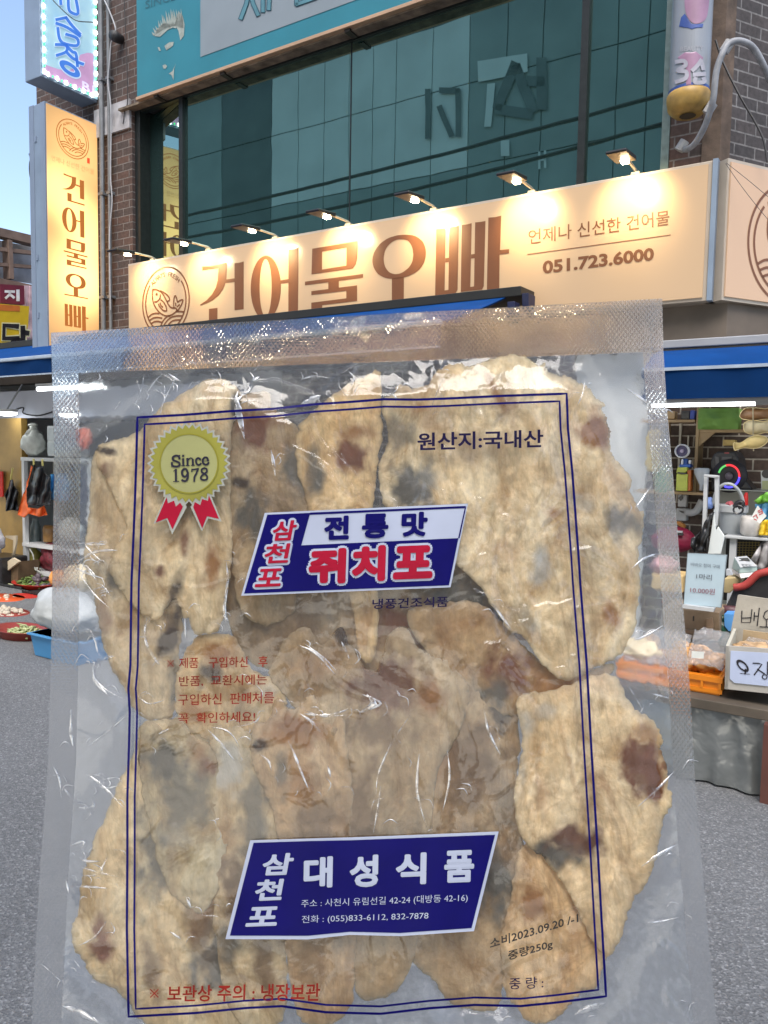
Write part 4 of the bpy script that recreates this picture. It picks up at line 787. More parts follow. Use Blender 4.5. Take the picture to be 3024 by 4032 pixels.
def pile(name, n, c, r, h, fn, m, lb, cat, seed):
    rnd = random.Random(seed); w = MB()
    for i in range(n):
        a = rnd.random() * 6.283; q = math.sqrt(rnd.random()); z = h * (1 - q * q) * rnd.uniform(.3, 1)
        fn(w, (c[0] + r * q * math.cos(a), c[1] + .6 * r * q * math.sin(a), c[2] + z), rnd)
    o = solo(w, name, m, lb, cat, c, smooth=True); return o
def f_clove(s): return lambda w, p, rnd: w.blob(p, (s * rnd.uniform(.6, 1.1), s * rnd.uniform(.6, 1.1), s * rnd.uniform(.5, .9)), rnd.random() * 50, .25, 1.6, 9, 6)
def f_leaf(L): 
    def f(w, p, rnd):
        a = rnd.random() * 6.283; b = rnd.uniform(-.3, .5); d = np.array([math.cos(a) * math.cos(b), math.sin(a) * math.cos(b), math.sin(b)]); l = L * rnd.uniform(.5, 1); p = np.array(p)
        w.tube([p - d * l / 2, p + np.array([0, 0, l * .08]), p + d * l / 2], [L * .05, L * .09, L * .02], 6)
    return f
Yb = -2.05; _, cx, Y, zb, h, r = basin(4, 156, 2472, 2541, Yb, DREDB, 'wide dark red basin of pale greens on the ground nearest the street')
pile('greens', 60, (cx + .05, Y, zb + h * .35), r * .62, .07, f_leaf(.16), PGRN, 'pale green vegetables heaped in the wide dark red basin', 'vegetables', 1)
_, cx, Y, zb, h, r = basin(-60, 108, 2446, 2482, -1.55, DREDB, 'dark basin of garlic behind the wide basin'); pile('garlic', 90, (cx, Y, zb + h * .55), r * .85, .09, f_clove(.035), GAR, 'white garlic bulbs in the dark basin', 'garlic', 2)
_, cx, Y, zb, h, r = basin(-70, 90, 2410, 2432, -1.15, ORB, 'bright orange red basin of garlic at the left edge'); pile('garlic', 80, (cx, Y, zb + h * .55), r * .85, .11, f_clove(.033), GAR, 'white garlic heaped in the orange red basin', 'garlic', 3)
CRB = mat('crate_black', (.018, .018, .02), .45, 0, .2, 8)
def crate(px0, px1, py0, py1, Y, dep, m, lb, ribs=7, grp=None, zb=None):
    a, b, c, d = rect(px0, py0, px1, py1, Y); c = max(c, 0.0) if zb is None else zb; t = .012
    w = MB(); w.box(a, b, Y, Y + dep, c, c + t); w.box(a, b, Y, Y + t, c + t, d); w.box(a, b, Y + dep - t, Y + dep, c + t, d); w.box(a, a + t, Y + t, Y + dep - t, c + t, d); w.box(b - t, b, Y + t, Y + dep - t, c + t, d)
    w.box(a - .012, b + .012, Y - .012, Y, d - .03, d - .004); w.box(a - .012, b + .012, Y - .008, Y, c + .01, c + .03); w.box(b, b + .012, Y, Y + dep, d - .03, d - .004)
    for i in range(ribs + 1): x = a + (b - a) * i / ribs; w.box(x - .006, x + .006, Y - .011, Y + .001, c + .031, d - .031)
    return solo(w, 'crate', m, lb, 'crate', ((a + b) / 2, Y, c), grp), (a, b, c, d)
_, cr1 = crate(-70, 86, 2346, 2425, -.75, .5, CRB, 'black plastic crate at the left edge under the tray of leeks', grp='black crates under the basins')
_, cr2 = crate(92, 172, 2362, 2446, -.85, .5, CRB, 'black plastic crate beside the white sack, under the brown basin', grp='black crates under the basins')
_, cx, Y, zb, h, r = basin(72, 202, 2293, 2322, -.55, REDB, 'bright red basin of mixed greens in front of the shelf rack', onto=pY(130, 2322, -.6)[2])
pile('greens', 70, (cx, Y, zb + h * .6), r * .75, .12, f_leaf(.14), GRN, 'dark green leaves and shells in the bright red basin', 'vegetables', 5); pile('shellfish', 26, (cx + r * .35, Y, zb + h * .7), r * .4, .13, f_clove(.04), MUSH, 'dark shellfish at the right of the bright red basin', 'shellfish', 6)
w = MB(); w.box(cx - r, cx + r, Y - .2, Y + .3, 0, zb - .002); solo(w, 'crate', CRB, 'dark crate that carries the bright red basin', 'crate', (cx, Y, 0), 'black crates under the basins', bevel=.01)
_, cx, Y, zb, h, r = basin(132, 262, 2330, 2366, -.62, mat('basin_brown', (.30, .09, .04), .4, 0, .15, 6), 'brown basin on the black crate beside the white sack', onto=cr2[3])
_, cx, Y, zb, h, r = basin(-75, 84, 2330, 2346, -.55, ORB, 'shallow orange tray of leeks on the left crate', onto=cr1[3]); 
w = MB(); rnd = random.Random(4)
for i in range(16):
    o = np.array([0, rnd.uniform(-.12, .12), rnd.uniform(0, .06)]); A = pY(rnd.uniform(-40, 10), 2312, -.62) + o; B = pY(rnd.uniform(100, 138), 2330, -.62) + o
    w.tube([A, (A + B) / 2 + np.array([0, 0, .02]), B], [.014, .012, .018], 6)
solo(w, 'leeks', mat('leek', (.50, .52, .32), .5, 0, .45, 5), 'bundle of pale green leeks lying across the orange tray', 'vegetables', pY(40, 2320, -.62), smooth=True)
_, cx, Y, zb, h, r = basin(55, 140, 2346, 2358, -.95, REDB, 'low red basin rim between the crates')
# blue tub with a white sack
SKY = mat('tub_blue', (.06, .24, .48), .4, 0, .08, 5)
Yt = -2.36; a, b, c, d = rect(118, 2511, 300, 2572, Yt); 
w = MB(); s = .03
w.hexa([(a + s, Yt + .02, 0.003), (b - s, Yt + .02, .003), (b - s, Yt + .34, .003), (a + s, Yt + .34, .003), (a, Yt, d), (b, Yt, d), (b, Yt + .36, d), (a, Yt + .36, d)]); w.box(a - .015, b + .015, Yt - .02, Yt + .38, d - .016, d)
solo(w, 'tub', SKY, 'sky blue plastic tub on the ground under the white sack', 'tub', ((a + b) / 2, Yt, 0), bevel=.006)
SACK = mat('sack_white', (.42, .44, .44), .5, 0, .18, 6, .5, 14)
a2, b2, c2, d2 = rect(146, 2318, 352, 2530, Yt + .15)
w = MB(); w.blob(((a2 + b2) / 2, Yt + .18, d + (d2 - d) / 2 + .001), ((b2 - a2) / 2, .17, (d2 - d) / 2 + .004), 8, .13, 1.7, 48, 32, lambda z: 1.06 - .12 * z); solo(w, 'sack', SACK, 'bulky white plastic sack standing in the blue tub', 'sack', ((a2 + b2) / 2, Yt + .18, d), smooth=True)
w = MB(); a, b, c, d = rect(212, 2230, 330, 2330, -.9); w.blob((a + .10, -.9, (c + d) / 2 - .02), (.12, .1, (d - c) * .36), 3, .2); solo(w, 'orange_bag', mat('tangerine', (.62, .25, .06), .5, 0, .2, 12), 'orange netted bag blurred behind the left seam', 'bag', (a + .10, -.9, c), smooth=True)
w = MB(); w.blob((b - .10, -.9, (c + d) / 2 + .02), (.17, .12, (d - c) * .5), 5, .2); solo(w, 'cream_bag', mat('cream_bag', (.66, .55, .36), .5, 0, .2, 12), 'cream plastic bag blurred behind the left seam', 'bag', (b - .1, -.9, c), smooth=True)

# ------------------------------------------------------------------ right stall
R2 = Q(2560, 1550, 3.403); R3 = Q(2560, 2100, 3.159)
def b2(mb, x0, y0, x1, y1, Y, dep, z=R2): (a, b), (c, d) = z((x0, y0), (x1, y1)); return pb(mb, a, b, c, d, Y, dep)
PINE = mat('pine_board', (.42, .29, .15), .55, 0, .18, 5, .1, 40)
w = MB(); a, b, c, d = rect(2250, 1560, 2538, 2400, .34); w.box(a, b, .34, .40, 0, 2.44); solo(w, 'white_door', mat('door_white', (.62, .64, .64), .5, 0, .05, 3), 'pale white door panel behind the right edge of the fish', 'door', ((a + b) / 2, .34, 0))
sf = thing('wall_shelf', 'pine wall shelf with a slanted bracket against the brick wall', 'shelf', tuple(pY(2742, 1945, .2)))
w = MB(); b2(w, -120, 350, 598, 385, .2, .18); part(w, 'board', PINE, sf); w = MB(); b2(w, 600, 180, 640, 1340, .19, .20); part(w, 'upright', PINE, sf)
w = MB(); b2(w, 642, 480, 1260, 520, .2, .18); part(w, 'board', PINE, sf); w = MB(); b2(w, -200, 1310, 720, 1345, .05, .33); part(w, 'board', PINE, sf)
w = MB(); w.prism(ptsY(R2((642, 522), (870, 522), (642, 715)), .21), .21, .25); part(w, 'bracket', PINE, sf)
w = MB(); w.prism(ptsY(R2((590, 1100), (720, 1190), (720, 1308), (590, 1308)), .22), .22, .26); part(w, 'bracket', PINE, sf)
w = MB(); b2(w, 225, 390, 238, 1300, .3, .05); part(w, 'upright', PINE, sf)
w = MB(); b2(w, 380, 390, 408, 1000, .36, .03); b2(w, 500, 560, 516, 700, .37, .02); solo(w, 'conduit', mat('conduit_cream', (.62, .60, .52), .5), 'cream conduit strip running down the brick wall behind the fan', 'conduit', pY(2675, 1850, .36))
w = MB(); b2(w, 225, 235, 330, 340, .22, .1); solo(w, 'wooden_block', PINE, 'notched pine block on the upper left shelf', 'block', pY(2640, 1650, .22), bevel=.006)
w = MB(); b2(w, 410, 230, 530, 345, .24, .1); solo(w, 'black_box', BLKF, 'black box on the shelf left of the green bag', 'box', pY(2698, 1651, .24), bevel=.006)
w = MB(); b2(w, 532, 225, 596, 345, .24, .1); solo(w, 'blue_box', mat('box_blue', (.05, .09, .40), .5), 'royal blue box on the shelf beside the black box', 'box', pY(2726, 1651, .24), bevel=.006)
a, b, c, d = rect(*R2((650, 195))[0], *R2((1190, 478))[0], .16)
w = MB(); w.grid(lambda s, t: (a + (b - a) * s, .14 + .02 * math.sin(s * 9 + 4 * t) * math.sin(math.pi * s) - .04 * math.sin(math.pi * s) * math.sin(math.pi * min(t * 1.2, 1)) + .012 * noise.noise(Vector((s * 5, t * 5, 1))), c + (d - c) * t + .02 * (1 - t) * 0), 40, 24); w.box(a + .01, b - .01, .2, .36, c, d)
solo(w, 'green_bag', mat('green_cloth', (.20, .38, .08), .7, 0, .12, 6, .15, 40), 'folded green cloth bag on the pine shelf', 'bag', ((a + b) / 2, .17, c), smooth=True)
# carved wooden fish strung one under another
def fish(pts, Y, m, lb, th=.045):
    P = R2(*pts); Pp = smooth_line(P, 4, True); c = np.mean(np.array(Pp), 0); base = pY(c[0], c[1], Y)
    t = thing('wooden_fish', lb, 'fish ornament', tuple(base), 'wooden fish strung under the awning')
    n = len(Pp); w = MB(); vs = []; R_ = [(1.0, 0), (.93, .5), (.7, .85), (.35, 1.0)]
    for s, y in R_: vs += [pY(c[0] + (p[0] - c[0]) * s, c[1] + (p[1] - c[1]) * s, Y - th * y) for p in Pp]
    vs += [pY(p[0], p[1], Y + .012) for p in Pp]
    fs = [(k * n + i, k * n + (i + 1) % n, (k + 1) * n + (i + 1) % n, (k + 1) * n + i) for k in range(3) for i in range(n)] + [tuple(range(3 * n, 4 * n))] + [(i, (i + 1) % n, 4 * n + (i + 1) % n, 4 * n + i) for i in range(n)] + [tuple(range(4 * n, 5 * n))]
    w.add(vs, fs); part(w, 'body', m, t, smooth=True)
    w = MB(); stroke(w, [tuple(p) for p in Pp], 2.6, lambda x, y: pY(x, y, Y - .03), True); part(w, 'rim', mat('fish_rim', (.78, .62, .30), .45, 0, .1, 9), t, recalc=False)
    return t
FW = mat('fish_pale', (.66, .50, .20), .45, 0, .25, 12, .2, 30); FB_ = mat('fish_brown', (.24, .12, .05), .4, 0, .4, 14, .2, 30); FW2 = mat('fish_cream', (.62, .52, .32), .35, 0, .3, 10, .2, 30)
fish([(1115, 660), (1180, 665), (1240, 645), (1320, 590), (1420, 560), (1520, 570), (1572, 600), (1560, 660), (1480, 715), (1380, 735), (1270, 725), (1180, 745), (1130, 755)], -.45, FW, 'pale yellow wooden fish lowest on its string')
fish([(1250, 430), (1265, 390), (1330, 360), (1420, 365), (1520, 375), (1640, 360), (1640, 520), (1540, 520), (1440, 545), (1330, 540), (1260, 500)], -.42, FW2, 'cream wooden fish in the middle of the string')
fish([(1200, 300), (1225, 240), (1280, 195), (1400, 190), (1540, 200), (1640, 190), (1640, 330), (1520, 345), (1400, 360), (1290, 350), (1230, 335)], -.40, FB_, 'dark brown wooden fish highest on its string')
w = MB(); w.tube([pY(*p, -.47) for p in R2((1378, 180), (1380, 540), (1385, 770))], .004, 6); solo(w, 'string', mat('string_tan', (.45, .38, .25), .6), 'thin string that holds the wooden fish', 'string', pY(*R2((1380, 400))[0], -.47))
w = MB(); b2(w, 972, 618, 1140, 698, .1, .08); solo(w, 'brush', mat('brush_wood', (.55, .38, .12), .6, 0, .3, 20), 'light wooden brush head beside the lowest fish', 'brush', pY(2870, 1755, .1), bevel=.004)
# small fan
fc = pY(*R2((430, 770))[0], .05)
fn = thing('desk_fan', 'small round blue desk fan with a white ring on the shelf', 'fan', tuple(pY(*R2((460, 1000))[0], .08)))
fr_ = (pY(*R2((527, 770))[0], .05)[0] - pY(*R2((333, 770))[0], .05)[0]) / 2
w = MB(); n = 36
for i in range(n): pass
w.lathe(fc, [(fr_, -.02), (fr_ * .86, -.026), (fr_ * .80, -.01), (fr_ * .80, .02), (fr_, .02)], n, 'y', caps=False); part(w, 'ring', mat('fan_white', (.75, .76, .8), .4), fn, smooth=True)
w = MB(); w.lathe(fc, [(fr_ * .79, .012), (fr_ * .79, .02)], n, 'y'); part(w, 'grille', mat('fan_navy', (.06, .05, .16), .35, 0, .3, 30), fn)
w = MB(); w.lathe(fc, [(fr_ * .24, -.02), (fr_ * .24, .011)], 20, 'y'); part(w, 'hub', mat('fan_hub', (.5, .42, .6), .35), fn)
w = MB(); b2(w, 430, 870, 500, 960, .07, .04); b2(w, 388, 945, 540, 990, .04, .1); part(w, 'stand', mat('fan_blue', (.04, .13, .48), .4), fn, bevel=.008)
w = MB(); b2(w, 412, 880, 440, 950, .03, .02); b2(w, 512, 890, 545, 940, .05, .03); part(w, 'clip', mat('fan_white', (.75, .76, .8), .4), fn, bevel=.004)
pk = thing('snack_pack', 'lime yellow snack pouch standing on the lower pine shelf', 'snack pack', tuple(pY(*R2((420, 1308))[0], -.02)))
w = MB(); b2(w, 345, 1075, 500, 1306, -.02, .10); w.prism(ptsY(R2((345, 1070), (360, 990), (500, 985), (500, 1040), (430, 1075)), .0), .0, .06); part(w, 'pouch', mat('lime', (.55, .60, .09), .4, 0, .12, 18), pk, bevel=.008)
w = MB(); w.prism(ptsY(R2((365, 1050), (470, 1060), (490, 1078), (420, 1082), (365, 1062)), -.025), -.025, -.018); part(w, 'tear_strip', BLKF, pk)
w = MB(); b2(w, 490, 1025, 545, 1306, .0, .08); solo(w, 'orange_pack', mat('pack_orange', (.62, .17, .03), .4, 0, .15, 10), 'thin orange packet behind the lime pouch', 'snack pack', pY(2712, 1934, 0), bevel=.006)
w = MB(); q = pY(*R2((690, 1110))[0], -.02); w.lathe((q[0], -.02, q[2]), [(.045, .06), (.052, .05), (.05, .02), (.012, -.06), (.012, -.10)], 24); solo(w, 'funnel', mat('funnel_grey', (.52, .55, .58), .4), 'pale grey funnel beside the speaker', 'funnel', tuple(q), smooth=True)
w = MB(); w.lathe((pY(2615, 1900, .1)[0], .1, pY(2615, 1938, .1)[2]), [(.06, 0), (.065, .02), (.06, .13), (.035, .17), (.035, .19)], 20); solo(w, 'green_jar', mat('jar_green', (.05, .33, .20), .3, 0, .1), 'green jar on the shelf blurred behind the right seam', 'jar', (pY(2615, 1900, .1)[0], .1, pY(2615, 1938, .1)[2]), smooth=True)
w = MB(); pb(w, 2545, 1690, 2600, 1860, .12, .1); solo(w, 'yellow_bag', mat('yellow_paper', (.60, .45, .14), .5, 0, .3, 9), 'yellow paper bags blurred behind the right seam', 'bag', pY(2570, 1860, .12), bevel=.02)
# speaker
spk = thing('speaker', 'black party speaker with a glowing red, blue and green ring', 'speaker', tuple(pY(*R2((1010, 1292))[0], .0)))
w = MB(); w.prism(ptsY(R2((820, 1290), (808, 900), (850, 810), (900, 775), (1130, 775), (1185, 860), (1200, 960), (1215, 1290)), .02), .02, .34); part(w, 'cabinet', mat('speaker_black', (.028, .028, .03), .45, 0, .3, 14), spk, bevel=.012)
w = MB(); w.prism(ptsY(R2((865, 830), (930, 845), (925, 1000), (880, 1040)), .012), .012, .019); w.prism(ptsY(R2((950, 840), (1110, 835), (1090, 870), (960, 900)), .012), .012, .019); part(w, 'handle_recess', mat('speaker_edge', (.06, .06, .065), .35), spk, bevel=.004)
w = MB(); stroke(w, R2((1000, 795), (1055, 795)), 4, onY(.010)); part(w, 'badge', mat('badge_red', (.4, .05, .05), .4), spk, recalc=False)
w = MB(); w.lathe(pY(*R2((1055, 1105))[0], .0), [(.118, .02), (.112, -.005), (.03, .015), (.0, .018)], 40, 'y', caps=False); part(w, 'cone', mat('cone_black', (.02, .018, .022), .5, 0, .2), spk, smooth=True)
w = MB(); w.lathe(pY(*R2((1055, 1105))[0], -.004), [(.026, 0), (.02, -.01), (0, -.012)], 20, 'y', caps=False); part(w, 'dust_cap', mat('cap_grey', (.16, .13, .15), .4), spk, smooth=True)
def arc(a0, a1, m, nm):
    w = MB(); A = [math.radians(a0 + (a1 - a0) * i / 24) for i in range(25)]; stroke(w, [(1055 + 140 * math.cos(a), 1105 - 148 * math.sin(a)) for a in A], 26, lambda x, y: pY(*R2((x, y))[0], -.012)); part(w, nm, m, spk, recalc=False)
arc(-5, 104, emis('ring_red', (.75, .04, .05), .9), 'light_ring'); arc(-112, -8, emis('ring_blue', (.07, .06, 1), 1.3), 'light_ring'); arc(108, 160, emis('ring_green', (.1, .45, .12), .8), 'light_ring')
w = MB(); w.prism(ptsY(R2((1190, 1290), (1215, 1140), (1270, 1150), (1380, 1288)), .0), .0, .25); solo(w, 'black_case', BLKF, 'slanted black case at the right side of the speaker', 'case', pY(*R2((1290, 1290))[0], 0), bevel=.01)
w = MB(); w.prism(ptsY(R2((1490, 1290), (1482, 1035), (1640, 1025), (1640, 1290)), .0), .0, .03); t = solo(w, 'white_bag_card', mat('card_white', (.72, .74, .70), .5), 'white card carrier with a round hole at the right edge', 'card', pY(*R2((1540, 1290))[0], 0)); 
w = MB(); w.lathe(pY(*R2((1560, 1075))[0], -.005), [(.03, 0), (.0, -.001)], 20, 'y', caps=False); part(w, 'hole', BLKF, None, base=t.location, world=True) if False else None
BASE[t] = np.array(pY(*R2((1540, 1290))[0], 0)); part(w, 'hole', BLKF, t)
w = MB(); fillp(w, R2((1500, 1170), (1640, 1165), (1640, 1285), (1500, 1285)), onY(-.003)); part(w, 'green_print', mat('pale_green_print', (.52, .55, .28), .5), t, recalc=False)
# counter top behind, white table, conduit, outlets
w = MB(); a, b, c, d = rect(*R2((920, 1293))[0], *R2((1640, 1306))[0], -.08); w.box(a, b + 1.0, -.08, .38, c, d); solo(w, 'counter_slab', mat('counter_pale', (.50, .50, .42), .35, 0, .1, 4), 'pale counter shelf that carries the speaker', 'counter', ((a + b) / 2, -.08, c))
w = MB(); a, b, c, d = rect(*R2((915, 1312))[0], *R2((1640, 1640))[0], .3); w.box(a, b + .6, .3, .36, c - .9, d); solo(w, 'counter_board', mat('counter_front', (.36, .37, .33), .5, 0, .1, 3), 'grey panel of the counter behind the white bucket', 'panel', ((a + b) / 2, .3, c))
w = MB(); b2(w, 370, 1350, 490, 1520, .3, .06); b2(w, 345, 1535, 488, 1705, .28, .08); t = solo(w, 'outlet_box', FIX, 'white electrical boxes on the brick wall beside the stand', 'outlet', pY(2690, 2050, .3), bevel=.008)
BASE[t] = np.array(pY(2690, 2050, .3)); w = MB(); w.prism(ptsY(R2((372, 1400), (430, 1350), (440, 1400), (410, 1440), (395, 1420)), .29), .285, .30); w.prism(ptsY(R2((385, 1565), (440, 1575), (445, 1600), (420, 1595)), .27), .265, .28); part(w, 'plug', BLKF, t)
w = MB(); w.tube(smooth_line([pY(*p, .25) for p in R2((486, 1580), (550, 1595), (620, 1570), (665, 1500), (700, 1430))], 6), .028, 10); solo(w, 'conduit_pipe', FIX, 'bent white conduit pipe on the brick wall', 'pipe', pY(2740, 2010, .25), smooth=True)
w = MB(); w.prism(ptsY(R2((345, 1712), (395, 1715), (465, 1770), (460, 1800), (400, 1780), (345, 1740)), .15), .15, .2); solo(w, 'orange_pack', mat('pack_amber', (.55, .22, .04), .45, 0, .4, 20), 'amber striped packet above the dark red bag', 'snack pack', pY(2680, 2080, .15))
w = MB(); a, b, c, d = rect(2556, 2076, 2737, 2178, -.1); w.blob(((a + b) / 2, -.05, (c + d) / 2), ((b - a) / 2, .1, (d - c) / 2), 3, .08, 1.4, 40, 24); t = solo(w, 'red_bag', mat('crimson_bag', (.24, .012, .045), .5, 0, .15, 6), 'dark crimson bag with a white handle band behind the right seam', 'bag', ((a + b) / 2, -.05, c), smooth=True)
BASE[t] = np.array(((a + b) / 2, -.05, c)); w = MB(); b2(w, 350, 1838, 430, 1862, -.16, .02); part(w, 'handle', FIX, t); 
w = MB(); b2(w, 360, 1862, 440, 1900, -.155, .02); part(w, 'strap', BLKF, t)
cloth('black_bag', R2((850, 1585), (830, 1680), (780, 1800), (775, 1950), (770, 2110), (600, 2120), (550, 2040), (560, 1940), (620, 1900), (700, 1830), (740, 1720), (790, 1630)), -.62, .012, BLKF, 'crumpled black plastic bag hanging on the white stand', 'bag', 9, .03)
WST = mat('stand_white', (.46, .48, .49), .4, 0, .04, 5)
st = thing('white_stand', 'tall white plastic stand with two posts in front of the bucket', 'stand', tuple(pY(*R2((860, 2160))[0], -.55)))
w = MB(); w.prism(ptsY(R2((718, 1085), (770, 1085), (752, 1700), (745, 1760), (690, 1830), (705, 1500)), -.55), -.55, -.51); part(w, 'post', WST, st, bevel=.004)
w = MB(); w.prism(ptsY(R2((860, 1100), (920, 1095), (915, 1560), (895, 1760), (860, 1830), (862, 1500)), -.57), -.57, -.53); part(w, 'post', WST, st, bevel=.004)
w = MB(); w.prism(ptsY(R2((720, 1080), (920, 1095), (920, 1125), (860, 1130), (720, 1112)), -.58), -.58, -.571); part(w, 'crossbar', WST, st, bevel=.004)
w = MB(); w.prism(ptsY(R2((815, 1850), (855, 1540), (880, 1830), (910, 1780), (998, 1910), (945, 2150), (770, 2150)), -.60), -.60, -.582); part(w, 'panel', mat('stand_panel', (.62, .67, .67), .35, 0, .05, 4), st, bevel=.004)
# white table with the bucket
tb = thing('white_table', 'narrow white table that carries the white bucket', 'table', tuple(pY(*R2((1300, 1960))[0], -.5) * np.array([1, 1, 0])))
a, b, c, d = rect(*R2((992, 1918))[0], *R2((1640, 1960))[0], -.5); TZ = d
w = MB(); w.box(a, b + .5, -.5, -.08, c, d); part(w, 'tabletop', WST, tb, bevel=.005)
for x in (a + .03, b + .4):
    w = MB(); w.box(x, x + .04, -.47, -.43, 0, c); part(w, 'leg', WST, tb)
bc = pY(*R2((1100, 1720))[0], -.3); brad = (pY(*R2((1284, 1700))[0], -.3)[0] - pY(*R2((915, 1700))[0], -.3)[0]) / 2; zrim = pY(*R2((1100, 1520))[0], -.3)[2]
bk = thing('bucket', 'large white plastic bucket with lid and raised white handle', 'bucket', (bc[0], -.3, TZ))
BKM = mat('bucket_white', (.36, .39, .41), .35, 0, .06, 5)
w = MB(); w.lathe((bc[0], -.3, TZ), [(brad * .88, 0), (brad * 1.0, zrim - TZ - .02), (brad * 1.0, zrim - TZ)], 40); part(w, 'body', BKM, bk, smooth=False)
w = MB(); w.lathe((bc[0], -.3, TZ), [(brad * 1.01, zrim - TZ - .035), (brad * 1.12, zrim - TZ - .03), (brad * 1.12, zrim - TZ + .01), (brad * 1.0, zrim - TZ + .02)], 40); part(w, 'lid', WST, bk, smooth=False)
w = MB(); hz = zrim + .01; hh = pY(*R2((1030, 1200))[0], -.3)[2] - hz; w.tube([(bc[0] + brad * 1.08 * math.cos(t) - .02, -.36 - .06 * math.sin(t), hz + hh * math.sin(t)) for t in [math.pi * i / 24 for i in range(25)]], .011, 8); part(w, 'handle', WST, bk, smooth=True)
w = MB(); w.tube([(bc[0] - brad * .3, -.36, zrim + .02), (bc[0] + .0, -.38, zrim + .028)], .018, 8); solo(w, 'pink_clip', mat('clip_pink', (.6, .15, .17), .4), 'pink plastic clip lying on the bucket lid', 'clip', (bc[0] - .03, -.37, zrim + .02))
w = MB(); w.tube([pY(*p, -.34) for p in R2((1262, 1490), (1275, 1400), (1292, 1325))], [.022, .018, .008], 8); solo(w, 'red_knife_handle', mat('handle_red', (.55, .02, .015), .4), 'red handle standing up from the bucket', 'knife', pY(*R2((1262, 1490))[0], -.34))
w = MB()
for i in range(4): w.tube([pY(1180 / 3.403 + 2560 + (17 + i) * math.cos(t), 1550 + 1555 / 3.403 + (14 + i) * math.sin(t), -.50 - .004 * i) for t in [6.283 * k / 28 for k in range(29)]], .004, 6)
w.tube(smooth_line([pY(*p, -.5) for p in R2((1130, 1520), (1160, 1470), (1220, 1450), (1240, 1490), (1180, 1530))], 4), .014, 8)
solo(w, 'cable_coil', BLKF, 'coiled dark cable hanging from the bucket handle', 'cable', pY(*R2((1180, 1470))[0], -.5))
w = MB(); q = pY(*R2((795, 1470))[0], -.35); w.blob(tuple(q), (.03, .03, .04), 2, .15); solo(w, 'blue_sponge', mat('sponge_blue', (.20, .30, .62), .7), 'small blue sponge beside the bucket lid', 'sponge', tuple(q), smooth=True)
# bags of goods at the right edge
cloth('snack_bag', R2((1410, 1440), (1500, 1360), (1660, 1290), (1660, 1480), (1560, 1450), (1440, 1480)), -.5, .02, mat('bag_green', (.16, .42, .05), .35, 0, .2, 8), 'bright green plastic bag at the right edge', 'bag', 11, .02)
cloth('snack_bag', R2((1420, 1490), (1540, 1460), (1660, 1450), (1660, 1760), (1560, 1720), (1440, 1560)), -.46, .02, mat('bag_sky', (.16, .45, .75), .35, 0, .25, 8), 'sky blue plastic bag under the green one', 'bag', 12, .02)
cloth('snack_bag', R2((1480, 1720), (1560, 1690), (1660, 1720), (1660, 1890), (1470, 1890)), -.48, .02, mat('bag_yellow', (.75, .52, .03), .35, 0, .2, 8), 'yellow plastic bag low at the right edge', 'bag', 13, .02)
pc = thing('price_card', 'white card with red writing leaning on the plastic bags', 'card', tuple(pY(*R2((1440, 1720))[0], -.53)))
w = MB(); w.prism(ptsY(R2((1440, 1500), (1560, 1640), (1470, 1740), (1352, 1660)), -.55), -.55, -.545); part(w, 'card', mat('card_white', (.72, .74, .70), .5), pc)
w = MB()
for a in (((1445, 1575), (1490, 1545), (1510, 1600), (1465, 1620)), ((1385, 1650), (1420, 1620), (1440, 1670)), ((1395, 1680), (1425, 1695)), ((1455, 1590), (1495, 1580))): stroke(w, R2(*a), 4, onY(-.553))
part(w, 'lettering', mat('pen_red', (.5, .04, .05), .5), pc, recalc=False)
w = MB(); q = pY(*R2((1360, 1870))[0], -.42); w.lathe((q[0], -.42, TZ), [(.055, 0), (.07, .02), (.075, .11), (.06, .13)], 24); solo(w, 'food_tub', mat('tub_clear', (.62, .60, .58), .3, 0, .2, 20), 'whitish plastic tub of snacks beside the bucket', 'tub', (q[0], -.42, TZ), smooth=True)
# space under the white table: net crate, dark wall
w = MB(); a, b, c, d = rect(*R2((1000, 1975))[0], *R2((1640, 2230))[0], -.1); w.box(a, b + .4, -.06, .0, c - .3, d); solo(w, 'dark_cloth', mat('dark_cloth', (.02, .018, .014), .8), 'dark cloth hanging under the white table', 'cloth', ((a + b) / 2, -.06, c))
w = MB()
for i in range(9):
    x = 1120 + i * 42; stroke(w, R2((x, 1985), (x - 12, 2200)), 2.2, onY(-.12)); 
for j in range(7): y = 1995 + j * 34; stroke(w, R2((1110, y), (1470, y + 4)), 2.2, onY(-.12))
solo(w, 'net_crate', mat('net_yellow', (.22, .16, .04), .6), 'yellow netting of a crate under the white table', 'crate', pY(2930, 2190, -.12), recalc=False)
cloth('produce_bag', R3((1330, 200), (1400, 120), (1466, 95), (1560, 90), (1560, 480), (1430, 470), (1340, 430), (1270, 320)), -.45, .02, mat('clear_bag', (.42, .40, .40), .3, 0, .45, 9), 'cloudy plastic bag of produce under the white table', 'bag', 14, .03)
